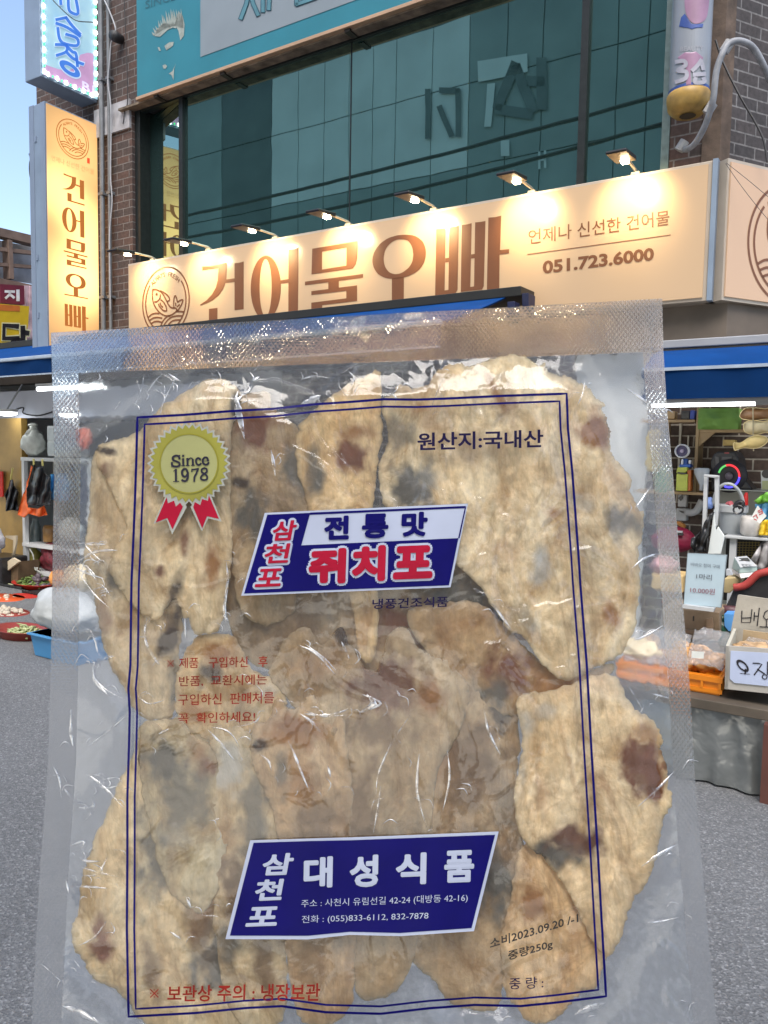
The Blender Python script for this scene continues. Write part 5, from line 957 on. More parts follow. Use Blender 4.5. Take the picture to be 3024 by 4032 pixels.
# terminal, wooden box, chair, boxes, crate
pt = thing('card_terminal', 'mint card terminal with a dark screen behind the price sign', 'card terminal', tuple(pY(*R3((1170, 490))[0], -.8)))
def pq(p, Y): return tuple(pY(*R3(p)[0], Y))
w = MB(); w.hexa([pq((1015, 440), -.8), pq((1110, 500), -.95), pq((1335, 480), -.9), pq((1240, 430), -.7), pq((1045, 300), -.8), pq((1120, 430), -.95), pq((1335, 415), -.9), pq((1200, 285), -.7)]); part(w, 'body', mat('mint', (.40, .52, .48), .4, 0, .05), pt, bevel=.006)
w = MB(); w.add([pq((1050, 296), -.805), pq((1122, 425), -.955), pq((1337, 410), -.905), pq((1202, 281), -.705)], [(0, 1, 2, 3)]); part(w, 'top_plate', WST, pt, recalc=False)
w = MB(); w.add([pq((1075, 308), -.812), pq((1105, 345), -.86), pq((1250, 340), -.835), pq((1215, 303), -.76)], [(0, 1, 2, 3)]); part(w, 'screen', mat('screen_dark', (.012, .016, .018), .15), pt, recalc=False)
w = MB()
for i in range(3):
    for j in range(2): x = 1140 + i * 45 + j * 12; y = 372 + j * 24; w.add([pq((x, y), -.90 - .02 * j), pq((x + 8, y + 14), -.93 - .02 * j), pq((x + 38, y + 12), -.92 - .02 * j), pq((x + 30, y - 2), -.89 - .02 * j)], [(0, 1, 2, 3)])
part(w, 'keypad', mat('key_grey', (.45, .47, .48), .5), pt, recalc=False)
w = MB(); w.hexa([pq((1030, 500), -.85), pq((1130, 560), -.97), pq((1335, 520), -.92), pq((1250, 480), -.72), pq((1020, 445), -.81), pq((1112, 505), -.96), pq((1334, 484), -.91), pq((1240, 434), -.71)]); part(w, 'base', MATS['tub_clear'], pt)
w = MB(); w.prism(ptsY(R3((920, 560), (1060, 545), (1130, 590), (1050, 690), (990, 745), (915, 740)), -.9), -.9, -.6); solo(w, 'wooden_box', mat('light_wood', (.52, .42, .22), .6, 0, .2, 8), 'light wooden box below the card terminal', 'box', pq((1000, 745), -.9), bevel=.006)
w = MB(); w.prism(ptsY(R3((945, 450), (985, 455), (1020, 520), (945, 525)), -1.0), -1.0, -.95); solo(w, 'paper_pile', FIX, 'folded white paper beside the price sign', 'paper', pq((980, 525), -1.0))
ch = thing('office_chair', 'black chair with a red piped edge behind the cardboard box', 'chair', tuple(np.array(pY(2960, 2360, -1.0)) * np.array([1, 1, 0])))
CHP = [(1000, 780), (1040, 672), (1100, 668), (1160, 655), (1220, 620), (1280, 560), (1340, 510), (1410, 488), (1560, 455)]
w = MB(); w.prism(ptsY(R3(*CHP, (1560, 1000), (910, 1000), (950, 880)), -1.0), -1.0, -.9); part(w, 'backrest', mat('chair_black', (.018, .017, .018), .7, 0, .3, 30), ch, bevel=.02)
w = MB(); w.tube(smooth_line([pY(*p, -1.01) for p in R3(*CHP[1:])], 5), .022, 8); part(w, 'piping', mat('piping_red', (.40, .05, .04), .5), ch, smooth=True)
w = MB(); w.tube([pY(*p, -1.0) for p in R3((930, 1010), (950, 950), (1040, 960), (1050, 1000))], .03, 8); part(w, 'armrest', mat('chair_maroon', (.08, .03, .035), .5), ch, smooth=True)
w = MB(); q = pY(2960, 2400, -.95); w.tube([(q[0], -.9, .0), (q[0], -.9, .5)], .05, 10); w.box(q[0] - .25, q[0] + .25, -1.1, -.7, .5, .56); part(w, 'seat', MATS['chair_black'], ch)
ps_ = thing('price_sign', 'white paper price sign reading 1마리 10.000원 on the stall', 'sign', pq((650, 925), -1.3))
w = MB(); PSQ = ((465, 245), (955, 270), (885, 925), (415, 880)); w.prism(ptsY(R3(*PSQ), -1.3), -1.3, -1.285); part(w, 'paper', mat('paper_blue', (.40, .51, .57), .55, 0, .06, 6, .15, 8), ps_)
w = MB(); stroke(w, R3(*PSQ), 2.6, onY(-1.304), True); part(w, 'frame', mat('frame_grey', (.12, .14, .15), .4), ps_, recalc=False)
w = MB(); mp = bil(*R3((505, 362), (865, 392), (865, 440), (505, 405))); text_map(w, '비바오 참여 구매', lambda a, b: pY(*mp(a, b), -1.304)); mp2 = bil(*R3((575, 500), (770, 515), (765, 588), (572, 565))); text_map(w, '1마리', lambda a, b: pY(*mp2(a, b), -1.304), .005); part(w, 'lettering', mat('print_grey', (.12, .14, .17), .6), ps_, recalc=False)
w = MB(); mp3 = bil(*R3((500, 668), (808, 690), (803, 765), (498, 735))); text_map(w, '10.000원', lambda a, b: pY(*mp3(a, b), -1.304), .008); part(w, 'lettering', mat('print_pink', (.26, .13, .16), .6), ps_, recalc=False)
w = MB(); w.prism(ptsY(R3((395, 895), (430, 890), (800, 935), (785, 978), (400, 930)), -1.34), -1.34, -1.30); solo(w, 'white_tray', WST, 'white tray edge under the price sign', 'tray', pq((600, 950), -1.34))
TABZ = float(pY(2800, 2735, -1.75)[2])
cb = thing('cardboard_box', 'brown cardboard box with a slot below the price sign', 'box', pq((640, 1320), -1.2))
w = MB(); w.prism(ptsY(R3((180, 900), (425, 945), (860, 985), (870, 1300), (840, 1330), (180, 1310)), -1.2), -1.2, -.9); part(w, 'body', mat('carton_brown', (.23, .17, .11), .8, 0, .3, 7, .1, 50), cb, bevel=.004)
w = MB(); stroke(w, R3((540, 1035), (538, 1085)), 6, onY(-1.203)); part(w, 'slot', BLKF, cb, recalc=False)
w = MB(); w.prism(ptsY(R3((700, 1060), (770, 1050), (785, 1150), (770, 1300), (700, 1300)), -1.215), -1.215, -1.201); w.prism(ptsY(R3((425, 1200), (690, 1215), (690, 1260), (425, 1240)), -1.21), -1.21, -1.201); part(w, 'flap', mat('carton_dull', (.28, .20, .13), .8, 0, .3, 7), cb)
w = MB(); w.prism(ptsY(R3((920, 1005), (1052, 1010), (1052, 1220), (975, 1215), (925, 1150)), -1.15), -1.15, -1.0); solo(w, 'blue_box', mat('pack_blue', (.10, .33, .72), .4), 'bright blue packet between the cardboard boxes', 'box', pq((985, 1215), -1.15))
w = MB(); w.prism(ptsY(R3((885, 1050), (920, 1045), (925, 1150), (890, 1160)), -1.12), -1.12, -1.0); solo(w, 'yellow_packet', mat('pack_yellow', (.60, .55, .08), .4), 'slim yellow packet beside the blue one', 'snack pack', pq((900, 1160), -1.12))
w = MB(); w.blob(pq((900, 1210), -1.1), (.05, .05, .09), 4, .2); solo(w, 'green_bottle', mat('bottle_green', (.02, .07, .045), .25), 'dark green bottle below the yellow packet', 'bottle', pq((900, 1260), -1.1), smooth=True)
# squid box
sb = thing('cardboard_box', 'open whitish cardboard box with a hand-lettered 오징 label and a flap marked 배오', 'box', pq((1250, 1940), -1.8))
w = MB(); w.prism(ptsY(R3((1000, 1230), (1090, 770), (1110, 765), (1700, 850), (1700, 1420), (1030, 1400)), -1.35), -1.35, -1.335); part(w, 'flap', CARDW, sb)
w = MB(); w.prism(ptsY(R3((940, 1400), (1640, 1450), (1640, 2010), (925, 1935)), -1.8), -1.8, -1.785); part(w, 'front_panel', mat('board_white', (.40, .38, .34), .7, 0, .1, 8), sb)
w = MB(); q0 = [pq(p, -1.8) for p in ((940, 1398), (925, 1935))]; q1 = [pq(p, -1.37) for p in ((1035, 1180), (1020, 1700))]; dx = np.array([.015, 0, 0]); w.hexa([tuple(np.array(v) + o) for o in (0 * dx, dx) for v in (q0[1], q0[0], q1[0], q1[1])]); part(w, 'side_panel', mat('board_cream', (.48, .46, .38), .7, 0, .1, 8), sb)
w = MB(); qa = [pq(p, -1.775) for p in ((945, 1880), (1640, 1950))]; w.box(qa[0][0] + .01, qa[1][0], -1.78, -1.36, qa[0][2] - .0, qa[0][2] + .01); part(w, 'bottom', CARDW, sb)
w = MB(); w.prism(ptsY(R3((1160, 1200), (1700, 1270), (1700, 1600), (1140, 1420)), -1.45), -1.45, -1.44); part(w, 'flap', CARD, sb)
w = MB(); LBQ = ((1000, 1462), (1640, 1500), (1640, 1920), (1050, 1860), (990, 1810)); w.prism(ptsY(R3(*LBQ), -1.806), -1.806, -1.802); part(w, 'label_paper', mat('label_paper', (.44, .50, .66), .5, 0, .06, 10), sb)
w = MB(); MK = mat('marker_black', (.012, .01, .016), .5)
ringp(w, R3(*ell((1150, 1648), 78, 62, 32, .6)), R3(*ell((1150, 1650), 52, 36, 32, .6)), onY(-1.8085))
for a, wd in ((((1185, 1690), (1182, 1748)), 6), (((1118, 1742), (1240, 1752)), 2.2), (((1280, 1615), (1350, 1618), (1390, 1628), (1340, 1700), (1295, 1760)), 5), (((1335, 1690), (1395, 1730), (1420, 1745)), 5), (((1462, 1600), (1460, 1760)), 5), (((1520, 1600), (1600, 1700)), 5)): stroke(w, R3(*a), wd, onY(-1.8085))
ringp(w, R3(*ell((1425, 1785), 36, 34, 24)), R3(*ell((1425, 1785), 24, 22, 24)), onY(-1.8085)); part(w, 'lettering', MK, sb, recalc=False)
w = MB()
for a in (((1142, 965), (1136, 1108), (1248, 1108), (1266, 948)), ((1140, 1055), (1256, 1050)), ((1298, 985), (1292, 1085)), ((1298, 1030), (1340, 1030)), ((1358, 930), (1332, 1150)), ((1462, 960), (1425, 985), (1410, 1040), (1440, 1075), (1475, 1060)), ((1450, 1080), (1445, 1160)), ((1365, 1162), (1560, 1172))): stroke(w, R3(*a), 4.2, onY(-1.3535))
part(w, 'lettering', MK, sb, recalc=False)
PKT = clear_mat('packet_film', (1, 1, 1), .10)
dry = mat('dried_squid', (.46, .30, .16), .6, 0, .45, 22)
w = MB()
for i in range(4): w.blob(pq((1290 + i * 60, 1420 + i * 14), -1.6 + .05 * i), (.09, .07, .025), i + 2, .35, 2.2)
solo(w, 'dried_squid', dry, 'dried squid pieces in the open whitish box', 'dried squid', pq((1350, 1440), -1.6), smooth=True)
w = MB(); w.add([pq((1150, 1400), -1.66), pq((1225, 1290), -1.5), pq((1640, 1370), -1.5), pq((1640, 1480), -1.66)], [(0, 1, 2, 3)]); o = solo(w, 'clear_packet', PKT, 'clear packet lying on the dried squid', 'packet', pq((1300, 1400), -1.6), recalc=False); m_ = o.modifiers.new('thickness', 'SOLIDIFY'); m_.thickness = .004
# orange crate with packets
_, oc = crate(2436, 2836, 2634, 2718, -1.75, .42, mat('crate_orange', (.62, .19, .005), .4, 0, .06, 5), 'bright orange plastic crate of dried fish packets on the stall table', 6, zb=TABZ + .001)
w = MB(); rnd = random.Random(9)
for i in range(26): w.blob((oc[0] + .05 + rnd.random() * (oc[1] - oc[0] - .1), -1.6 + rnd.random() * .2, oc[3] - .02 + rnd.random() * .09), (.05, .03, .045), i, .4, 2)
solo(w, 'dried_fish', mat('dried_fish_stick', (.50, .26, .08), .5, 0, .5, 18), 'brown dried fish sticks in the orange crate', 'dried fish', ((oc[0] + oc[1]) / 2, -1.55, oc[3] - .06), smooth=True)
def packet(px0, py0, px1, py1, lb, seed):
    a, b, c, d = rect(px0, py0, px1, py1, -1.70)
    w = MB(); w.grid(lambda s, t: (a + (b - a) * s, -1.70 + .22 * t + .02 * noise.noise(Vector((s * 4, t * 4, seed))), c + (d - c) * t + .012 * math.sin(math.pi * s) + .012 * noise.noise(Vector((s * 6 + seed, t * 6, 2)))), 24, 16)
    o = solo(w, 'clear_packet', PKT, lb, 'packet', ((a + b) / 2, -1.7, c), smooth=True, recalc=False); m_ = o.modifiers.new('thickness', 'SOLIDIFY'); m_.thickness = .003; BASE[o] = np.array(((a + b) / 2, -1.7, c)); return o
o = packet(2700, 2516, 2850, 2628, 'glossy clear packet with a white label in the orange crate', 1)
w = MB(); w.prism(ptsY(R3((515, 1470), (668, 1475), (665, 1556), (515, 1550)), -1.745), -1.745, -1.742); part(w, 'label_paper', mat('card_white', (.72, .74, .70), .5), o)
packet(2460, 2516, 2690, 2622, 'clear packet at the left of the orange crate behind the bag', 2)
w = MB(); w.blob(pY(2520, 2560, -1.6), (.11, .08, .06), 5, .3); solo(w, 'cream_packet', mat('cream_bag', (.66, .55, .36), .5), 'cream packet in the orange crate, behind the right seam', 'packet', pY(2520, 2590, -1.6), smooth=True)
w = MB(); w.box(oc[0] + .06, oc[1] - .06, -1.1, -.9, TABZ + .001, TABZ + .28); solo(w, 'grey_box', mat('box_grey', (.27, .26, .25), .7, 0, .15, 6), 'grey box behind the orange crate', 'box', ((oc[0] + oc[1]) / 2, -1.1, TABZ), bevel=.01)
w = MB(); a, b, c, d = rect(2560, 2260, 2690, 2330, -1.0); w.box(a, b, -1.0, -.8, c, d); solo(w, 'yellow_box', mat('box_yellow', (.50, .36, .16), .6, 0, .2, 8), 'tan box behind the right seam, left of the price sign', 'box', ((a + b) / 2, -1.0, c), bevel=.01)
w = MB(); a, b, c, d = rect(2560, 2190, 2672, 2258, -.9); w.blob(((a + b) / 2, -.9, (c + d) / 2), ((b - a) / 2, .1, (d - c) / 2), 4, .2); solo(w, 'pink_bag', mat('bag_pink', (.55, .30, .30), .5, 0, .3, 8), 'pinkish white bag blurred behind the right seam', 'bag', ((a + b) / 2, -.9, c), smooth=True)
# stall table with plastic skirt
tb2 = thing('stall_table', 'low stall table wrapped in a wrinkled grey plastic sheet', 'table', (.5, -1.5, 0))
x0 = pY(2430, 2735, -1.8)[0]
w = MB(); w.box(x0, 2.2, -1.86, -.95, TABZ - .05, TABZ); part(w, 'tabletop', mat('table_board', (.085, .068, .05), .7, 0, .25, 6, .1, 20), tb2, bevel=.004)
def skirt_mat():
    m = bpy.data.materials.new('plastic_sheet'); m.use_nodes = True; nt = m.node_tree; N = nt.nodes; L = nt.links; p = N['Principled BSDF']
    p.inputs['Base Color'].default_value = (.13, .14, .14, 1); p.inputs['Roughness'].default_value = .22; p.inputs['Specular IOR Level'].default_value = .9
    tc = N.new('ShaderNodeTexCoord'); nz = N.new('ShaderNodeTexNoise'); nz.inputs['Scale'].default_value = 11; nz.inputs['Detail'].default_value = 2; nz.inputs['Distortion'].default_value = .4; L.new(tc.outputs['Object'], nz.inputs[0])
    b = N.new('ShaderNodeBump'); b.inputs['Strength'].default_value = .6; b.inputs['Distance'].default_value = .02; L.new(nz.outputs['Fac'], b.inputs['Height']); L.new(b.outputs[0], p.inputs['Normal']); return m
w = MB(); w.grid(lambda s, t: (x0 + .02 + s * (2.15 - x0), -1.83 + .035 * noise.noise(Vector((s * 22, t * 1.0, 3))) - .02 * t + .012 * noise.noise(Vector((s * 60, t * 3, 7))), (TABZ - .05) * (1 - t) + .012), 130, 24); w.grid(lambda s, t: (x0 + .02 + .02 * noise.noise(Vector((s * 9, t * 4, 9))), -1.83 + s * .85, (TABZ - .05) * (1 - t) + .012), 24, 12); part(w, 'plastic_skirt', skirt_mat(), tb2, smooth=True)
w = MB(); a, b, c, d = rect(3008, 2760, 3024, 3000, -1.9); w.box(a, a + .05, -1.92, -1.86, 0, TABZ - .052); part(w, 'leg', mat('leg_brown', (.10, .035, .025), .6), tb2)
# ------------------------------------------------------------------ the clear bag of dried fish held up in front of the shop
PRC = [(538, 1641), (2230, 1550), (2386, 3923), (506, 4003)]          # the printed frame, a rectangle in reality
_r4 = np.array([ray(*p) for p in PRC]); _M = np.array([_r4[0], -_r4[1], _r4[2], -_r4[3]]).T
_dd = np.linalg.svd(_M)[2][-1]; _P = _r4 * (_dd / _dd[0])[:, None]; _K = .2 / np.linalg.norm(_P[1] - _P[0])
B0 = CAM + _P[0] * _K; BN = np.cross(_P[1] - _P[0], _P[3] - _P[0]); BN /= np.linalg.norm(BN)
if BN @ (CAM - B0) < 0: BN = -BN
def bagpt(px, py, h):
    d = ray(px, py); t = ((B0 + h * BN - CAM) @ BN) / (d @ BN); return CAM + d * t
BBASE = bagpt(1500, 4240, -.005)
LEFT = [(200, 1310), (208, 1600), (214, 1800), (209, 2100), (203, 2500), (198, 2700), (190, 3000), (172, 3250), (154, 3468), (138, 3800), (125, 4032), (116, 4250)]
RIGHT = [(2607, 1176), (2612, 1385), (2624, 1590), (2643, 1800), (2660, 2000), (2690, 2400), (2717, 2719), (2740, 3133), (2766, 3420), (2795, 3760), (2823, 4032), (2842, 4230)]
def pl(poly, t):
    P = np.array(poly, float); l = np.concatenate([[0], np.cumsum(np.linalg.norm(np.diff(P, axis=0), axis=1))]); l /= l[-1]
    return np.array([np.interp(t, l, P[:, 0]), np.interp(t, l, P[:, 1])])
def film_px(s, t):
    a, b = pl(LEFT, t), pl(RIGHT, t); return a * (1 - s) + b * s
zA, zB, zC, zD = Q(300, 1380, 1.659), Q(1200, 1350, 1.185), Q(300, 2300, 1.508), Q(1200, 2300, 1.106)
z7, z8, z5 = Q(0, 2600, 1.037), Q(1500, 2600, 1.0886), Q(0, 1200, 1.474)

# --- the fillets: outline, depth in the bag, patches of staining and painted overlap shade (x, y, rx, ry, turn, strength, kind)
FIL = [
 ('brown dried filefish fillet lying at the very back of the upper middle', -.0086, [(930, 2100), (1150, 2000), (1450, 2030), (1700, 2080), (1900, 2180), (2020, 2330), (2040, 2470), (1960, 2580), (1800, 2600), (1560, 2620), (1450, 2680), (1300, 2680), (1180, 2620), (1050, 2640), (930, 2540), (885, 2300)],
  [(1120, 2420, 190, 150, 0, .55, 'b'), (1780, 2370, 150, 130, 0, .9, 'g'), (1600, 2450, 160, 90, 0, .8, 'r'), (1900, 2420, 130, 160, 0, .9, 'g'), (1000, 2400, 120, 160, 0, .6, 'g')]),
 ('dried filefish fillet with a dark folded left edge, behind the badge side', -.0068, [(385, 1770), (360, 1850), (352, 2000), (338, 2100), (330, 2200), (345, 2290), (368, 2340), (378, 2400), (388, 2470), (408, 2550), (440, 2630), (478, 2690), (525, 2790), (575, 2832), (640, 2832), (682, 2810), (700, 2700), (706, 2560), (722, 2440), (700, 2200), (640, 1900), (520, 1760)],
  [(455, 2270, 75, 75, 0, .8, 'g'), (400, 2420, 40, 110, .1, .6, 'r'), (670, 2490, 42, 110, .35, 1.0, 'k'), (690, 2700, 30, 130, 0, .9, 'g'), (560, 2500, 90, 60, 0, .25, 'b')]),
 ('fillet with a wine red patch and grey belly, second from the left on top', -.0060, [(920, 1600), (948, 1546), (958, 1553), (1047, 1541), (1078, 1603), (1126, 1645), (1204, 1712), (1255, 1740), (1275, 1850), (1270, 1960), (1240, 2080), (1180, 2200), (1160, 2400), (1060, 2460), (960, 2420), (915, 2250), (895, 2050), (900, 1800)],
  [(1000, 1690, 75, 80, 0, 1.0, 'r'), (1085, 1640, 40, 70, -.4, .5, 'r'), (950, 1900, 40, 25, 0, 1, 'k'), (1000, 2030, 70, 120, 0, .9, 'g'), (1200, 1850, 110, 110, 0, .75, 'g'), (1100, 1980, 110, 80, 0, .45, 'b')]),
 ('pale fillet with a curled top left corner behind the gold badge', -.0040, [(378, 1770), (388, 1748), (430, 1738), (478, 1724), (545, 1700), (590, 1650), (625, 1607), (690, 1568), (760, 1520), (830, 1492), (895, 1498), (938, 1530), (948, 1590), (915, 1690), (908, 1800), (905, 1950), (915, 2100), (908, 2240), (895, 2340), (880, 2430), (848, 2492), (775, 2496), (742, 2440), (720, 2428), (690, 2360), (620, 2440), (540, 2400), (470, 2320), (430, 2240), (450, 2160), (500, 2080), (470, 2000), (420, 1900), (385, 1840)],
  [(420, 1775, 45, 18, .2, 1.1, 'k'), (415, 1850, 35, 60, .2, .7, 'r'), (840, 2220, 32, 120, .05, .8, 'o'), (725, 2140, 22, 60, -.1, .7, 'r'), (625, 2250, 22, 22, 0, .8, 'r'), (930, 1600, 25, 90, .1, .9, 'g'), (690, 2330, 30, 90, .3, .8, 'k'), (560, 2150, 60, 180, .4, .3, 'g')]),
 ('golden fillet with a reddish patch, third from the left on top', -.0044, [(1495, 1466), (1450, 1478), (1370, 1510), (1300, 1565), (1250, 1602), (1180, 1680), (1160, 1760), (1170, 1860), (1205, 1950), (1225, 2060), (1300, 2200), (1370, 2330), (1400, 2480), (1420, 2590), (1475, 2590), (1490, 2400), (1480, 2200), (1470, 2000), (1482, 1900), (1492, 1760), (1508, 1720), (1502, 1600)],
  [(1375, 1795, 75, 65, -.2, 1.0, 'r'), (1400, 1700, 70, 40, 0, .7, 'o'), (1240, 1880, 40, 120, 0, .8, 'g'), (1430, 2450, 50, 130, 0, .5, 'o'), (1400, 1540, 80, 40, 0, .4, 'o')]),
 ('largest pale fillet with ragged top edge at the upper right of the bag', -.0021, [(1500, 1590), (1555, 1545), (1575, 1515), (1630, 1528), (1680, 1520), (1705, 1485), (1750, 1440), (1800, 1432), (1850, 1440), (1920, 1418), (1980, 1400), (2040, 1396), (2090, 1415), (2120, 1440), (2142, 1428), (2150, 1452), (2195, 1478), (2230, 1480), (2275, 1502), (2322, 1530), (2350, 1568), (2378, 1592), (2372, 1612), (2390, 1650), (2402, 1700), (2400, 1745), (2412, 1785), (2440, 1830), (2485, 1885), (2482, 1930), (2510, 2000), (2538, 2018), (2528, 2100), (2512, 2200), (2522, 2300), (2508, 2390), (2502, 2463), (2466, 2544), (2438, 2582), (2340, 2628), (2240, 2680), (2150, 2630), (2060, 2510), (2000, 2480), (1945, 2395), (1880, 2300), (1760, 2200), (1600, 2110), (1510, 1980), (1490, 1850), (1530, 1720)],
  [(2350, 1695, 62, 85, -.35, 1.2, 'o'), (2360, 1700, 34, 60, -.35, .9, 'r'), (1960, 1560, 22, 130, -.5, .7, 'o'), (1990, 1600, 60, 60, 0, .5, 'r'), (1700, 1640, 80, 70, 0, .5, 'o'), (1620, 1920, 90, 110, 0, .9, 'g'), (1570, 1700, 60, 110, 0, .6, 'g'), (2450, 2060, 90, 70, .4, .7, 'g'), (2130, 2230, 50, 80, 0, .7, 'w'), (2400, 2420, 45, 60, 0, .8, 'o'), (2180, 2020, 30, 22, 0, .7, 'o'), (1680, 1880, 70, 40, .3, .8, 'w'), (1850, 1760, 110, 70, 0, .4, 'r'), (2300, 1980, 60, 40, .3, .5, 'w'), (2060, 2430, 80, 40, .7, .5, 'g'), (2320, 2200, 60, 180, -.3, .35, 'g'), (1980, 2180, 90, 60, 0, .35, 'o')]),
 ('brown fillet tail crossing the middle right of the bag', -.0056, [(1600, 2420), (1750, 2370), (1900, 2380), (2000, 2470), (2080, 2560), (2180, 2640), (2300, 2640), (2420, 2610), (2380, 2680), (2280, 2740), (2150, 2790), (2020, 2820), (1920, 2800), (1800, 2700), (1700, 2600)],
  [(2010, 2640, 120, 90, .4, .8, 'r'), (1940, 2720, 100, 60, 0, .8, 'g'), (2180, 2690, 110, 60, 0, .7, 'o'), (1770, 2480, 90, 60, 0, .4, 'o')]),
 ('small fillet with a dark fan tail under the red notice text', -.0058, [(735, 2560), (777, 2505), (830, 2492), (897, 2499), (935, 2522), (955, 2570), (1000, 2640), (1090, 2680), (1130, 2760), (1080, 2840), (990, 2890), (880, 2930), (780, 2900), (705, 2850), (690, 2760), (700, 2650)],
  [(860, 2570, 75, 45, -.3, .9, 'o'), (815, 2640, 60, 50, .5, .9, 'k'), (880, 2600, 60, 30, -.3, .6, 'r'), (760, 2820, 60, 50, 0, .7, 'o'), (960, 2790, 90, 60, 0, .4, 'g'), (900, 2720, 90, 60, 0, .35, 'o'), (1050, 2720, 60, 60, 0, .5, 'w')]),
 ('tan fillet filling the lower left corner with a brown triangular mark', -.0072, [(560, 2850), (530, 2950), (501, 3015), (482, 3053), (440, 3150), (415, 3217), (376, 3294), (345, 3380), (325, 3440), (318, 3497), (304, 3593), (280, 3670), (289, 3738), (328, 3776), (366, 3853), (444, 3892), (511, 3950), (545, 4010), (650, 4055), (800, 4060), (950, 4040), (960, 3800), (940, 3400), (880, 3050), (800, 2880), (690, 2830)],
  [(408, 3690, 38, 90, .0, 1.0, 'r'), (400, 3740, 55, 40, 0, .8, 'r'), (640, 3300, 110, 260, .15, .8, 'g'), (800, 3500, 90, 300, 0, .8, 'b'), (850, 3780, 110, 140, 0, .9, 'g'), (600, 3830, 40, 130, -.2, .7, 'b'), (780, 3630, 40, 70, 0, .6, 'r')]),
 ('grey green fillet below the red notice text', -.0050, [(545, 2905), (590, 2835), (650, 2870), (700, 2820), (770, 2900), (845, 2960), (870, 3080), (900, 3250), (880, 3450), (800, 3600), (720, 3560), (650, 3480), (600, 3300), (560, 3120)],
  [(640, 3000, 110, 90, .5, .9, 'g'), (720, 3150, 120, 200, .2, .7, 'g'), (700, 3300, 80, 50, 0, .4, 'w'), (810, 3010, 40, 50, 0, .8, 'r'), (780, 2960, 50, 60, 0, .7, 'o')]),
 ('tall fillet of pale top and brown middle, left of the lower label', -.0054, [(850, 2860), (930, 2850), (1030, 2940), (1070, 3060), (1100, 3300), (1120, 3600), (1130, 3850), (1100, 4035), (960, 4045), (880, 3900), (840, 3600), (830, 3300), (815, 3080), (820, 2950)],
  [(900, 3020, 80, 110, 0, .7, 'w'), (880, 3300, 60, 90, .2, .45, 'o'), (1000, 3250, 70, 300, 0, .7, 'g'), (930, 3500, 80, 180, 0, .8, 'b'), (1050, 3800, 60, 180, 0, .7, 'b'), (890, 3700, 50, 120, 0, .7, 'g')]),
 ('fillet with a rust brown top between the notice text and the middle', -.0038, [(985, 2960), (1005, 2850), (1055, 2835), (1085, 2750), (1160, 2790), (1225, 2730), (1285, 2830), (1345, 2810), (1375, 2980), (1390, 3150), (1380, 3400), (1400, 3700), (1380, 3960), (1280, 4035), (1180, 4010), (1140, 3850), (1110, 3550), (1090, 3300), (1050, 3130), (1010, 3060)],
  [(1160, 2880, 120, 75, 0, .9, 'o'), (1150, 2850, 70, 40, 0, .7, 'r'), (1025, 2935, 35, 25, 0, 1.1, 'k'), (1190, 3080, 90, 100, 0, .6, 'o'), (1250, 3300, 110, 220, 0, .75, 'b'), (1110, 3050, 30, 130, -.2, .7, 'g'), (1330, 3600, 60, 200, 0, .5, 'g'), (1230, 3750, 90, 180, 0, .5, 'b')]),
 ('brown fillet with a rolled edge in the centre of the bag', -.0048, [(1080, 2600), (1130, 2510), (1210, 2470), (1270, 2540), (1340, 2470), (1390, 2560), (1480, 2640), (1530, 2500), (1600, 2470), (1660, 2560), (1760, 2600), (1850, 2720), (1800, 2900), (1720, 3050), (1700, 3300), (1660, 3600), (1600, 3850), (1500, 3930), (1400, 3900), (1370, 3600), (1350, 3300), (1320, 3050), (1230, 2880), (1140, 2760), (1060, 2660)],
  [(1520, 2700, 150, 130, 0, .9, 'm'), (1690, 2740, 70, 70, 0, .9, 'o'), (1480, 2880, 160, 80, 0, .7, 'b'), (1340, 2480, 50, 70, -.5, 1.0, 'k'), (1420, 3200, 90, 250, 0, .75, 'b'), (1560, 3300, 90, 200, 0, .4, 'g'), (1250, 2620, 110, 60, 0, .4, 'o'), (1620, 2420, 130, 50, 0, .5, 'g')]),
 ('long brown fillet under the right half of the lower label', -.0062, [(1640, 2720), (1760, 2640), (1900, 2700), (2020, 2740), (2045, 2900), (2040, 3100), (2060, 3300), (2050, 3450), (2020, 3600), (1990, 3800), (1960, 3965), (1880, 3978), (1775, 3950), (1711, 3868), (1638, 3803), (1590, 3700), (1620, 3400), (1640, 3100), (1620, 2900)],
  [(1980, 2790, 70, 70, .4, 1.0, 'k'), (1840, 3000, 150, 220, 0, .8, 'b'), (1980, 3150, 60, 160, 0, .5, 'g'), (1940, 3460, 100, 160, 0, .9, 'g'), (1720, 2960, 70, 160, 0, .6, 'o'), (1950, 3350, 90, 70, 0, .6, 'b')]),
 ('peach fillet with a brown fan mark above the weight text', -.0046, [(2050, 3340), (2120, 3290), (2250, 3300), (2370, 3400), (2440, 3560), (2420, 3700), (2385, 3776), (2348, 3886), (2299, 3906), (2244, 3950), (2214, 3990), (2134, 4033), (2060, 4006), (2033, 3960), (1996, 3923), (1975, 3800), (1970, 3700), (1985, 3640), (2005, 3560), (2018, 3480), (2030, 3400)],
  [(2105, 3560, 62, 90, -.3, .85, 'o'), (2110, 3570, 40, 60, -.3, .5, 'r'), (2255, 3520, 22, 160, -.12, .55, 'o'), (2260, 3700, 26, 120, .1, .4, 'o'), (1985, 3820, 30, 110, 0, .5, 'g')]),
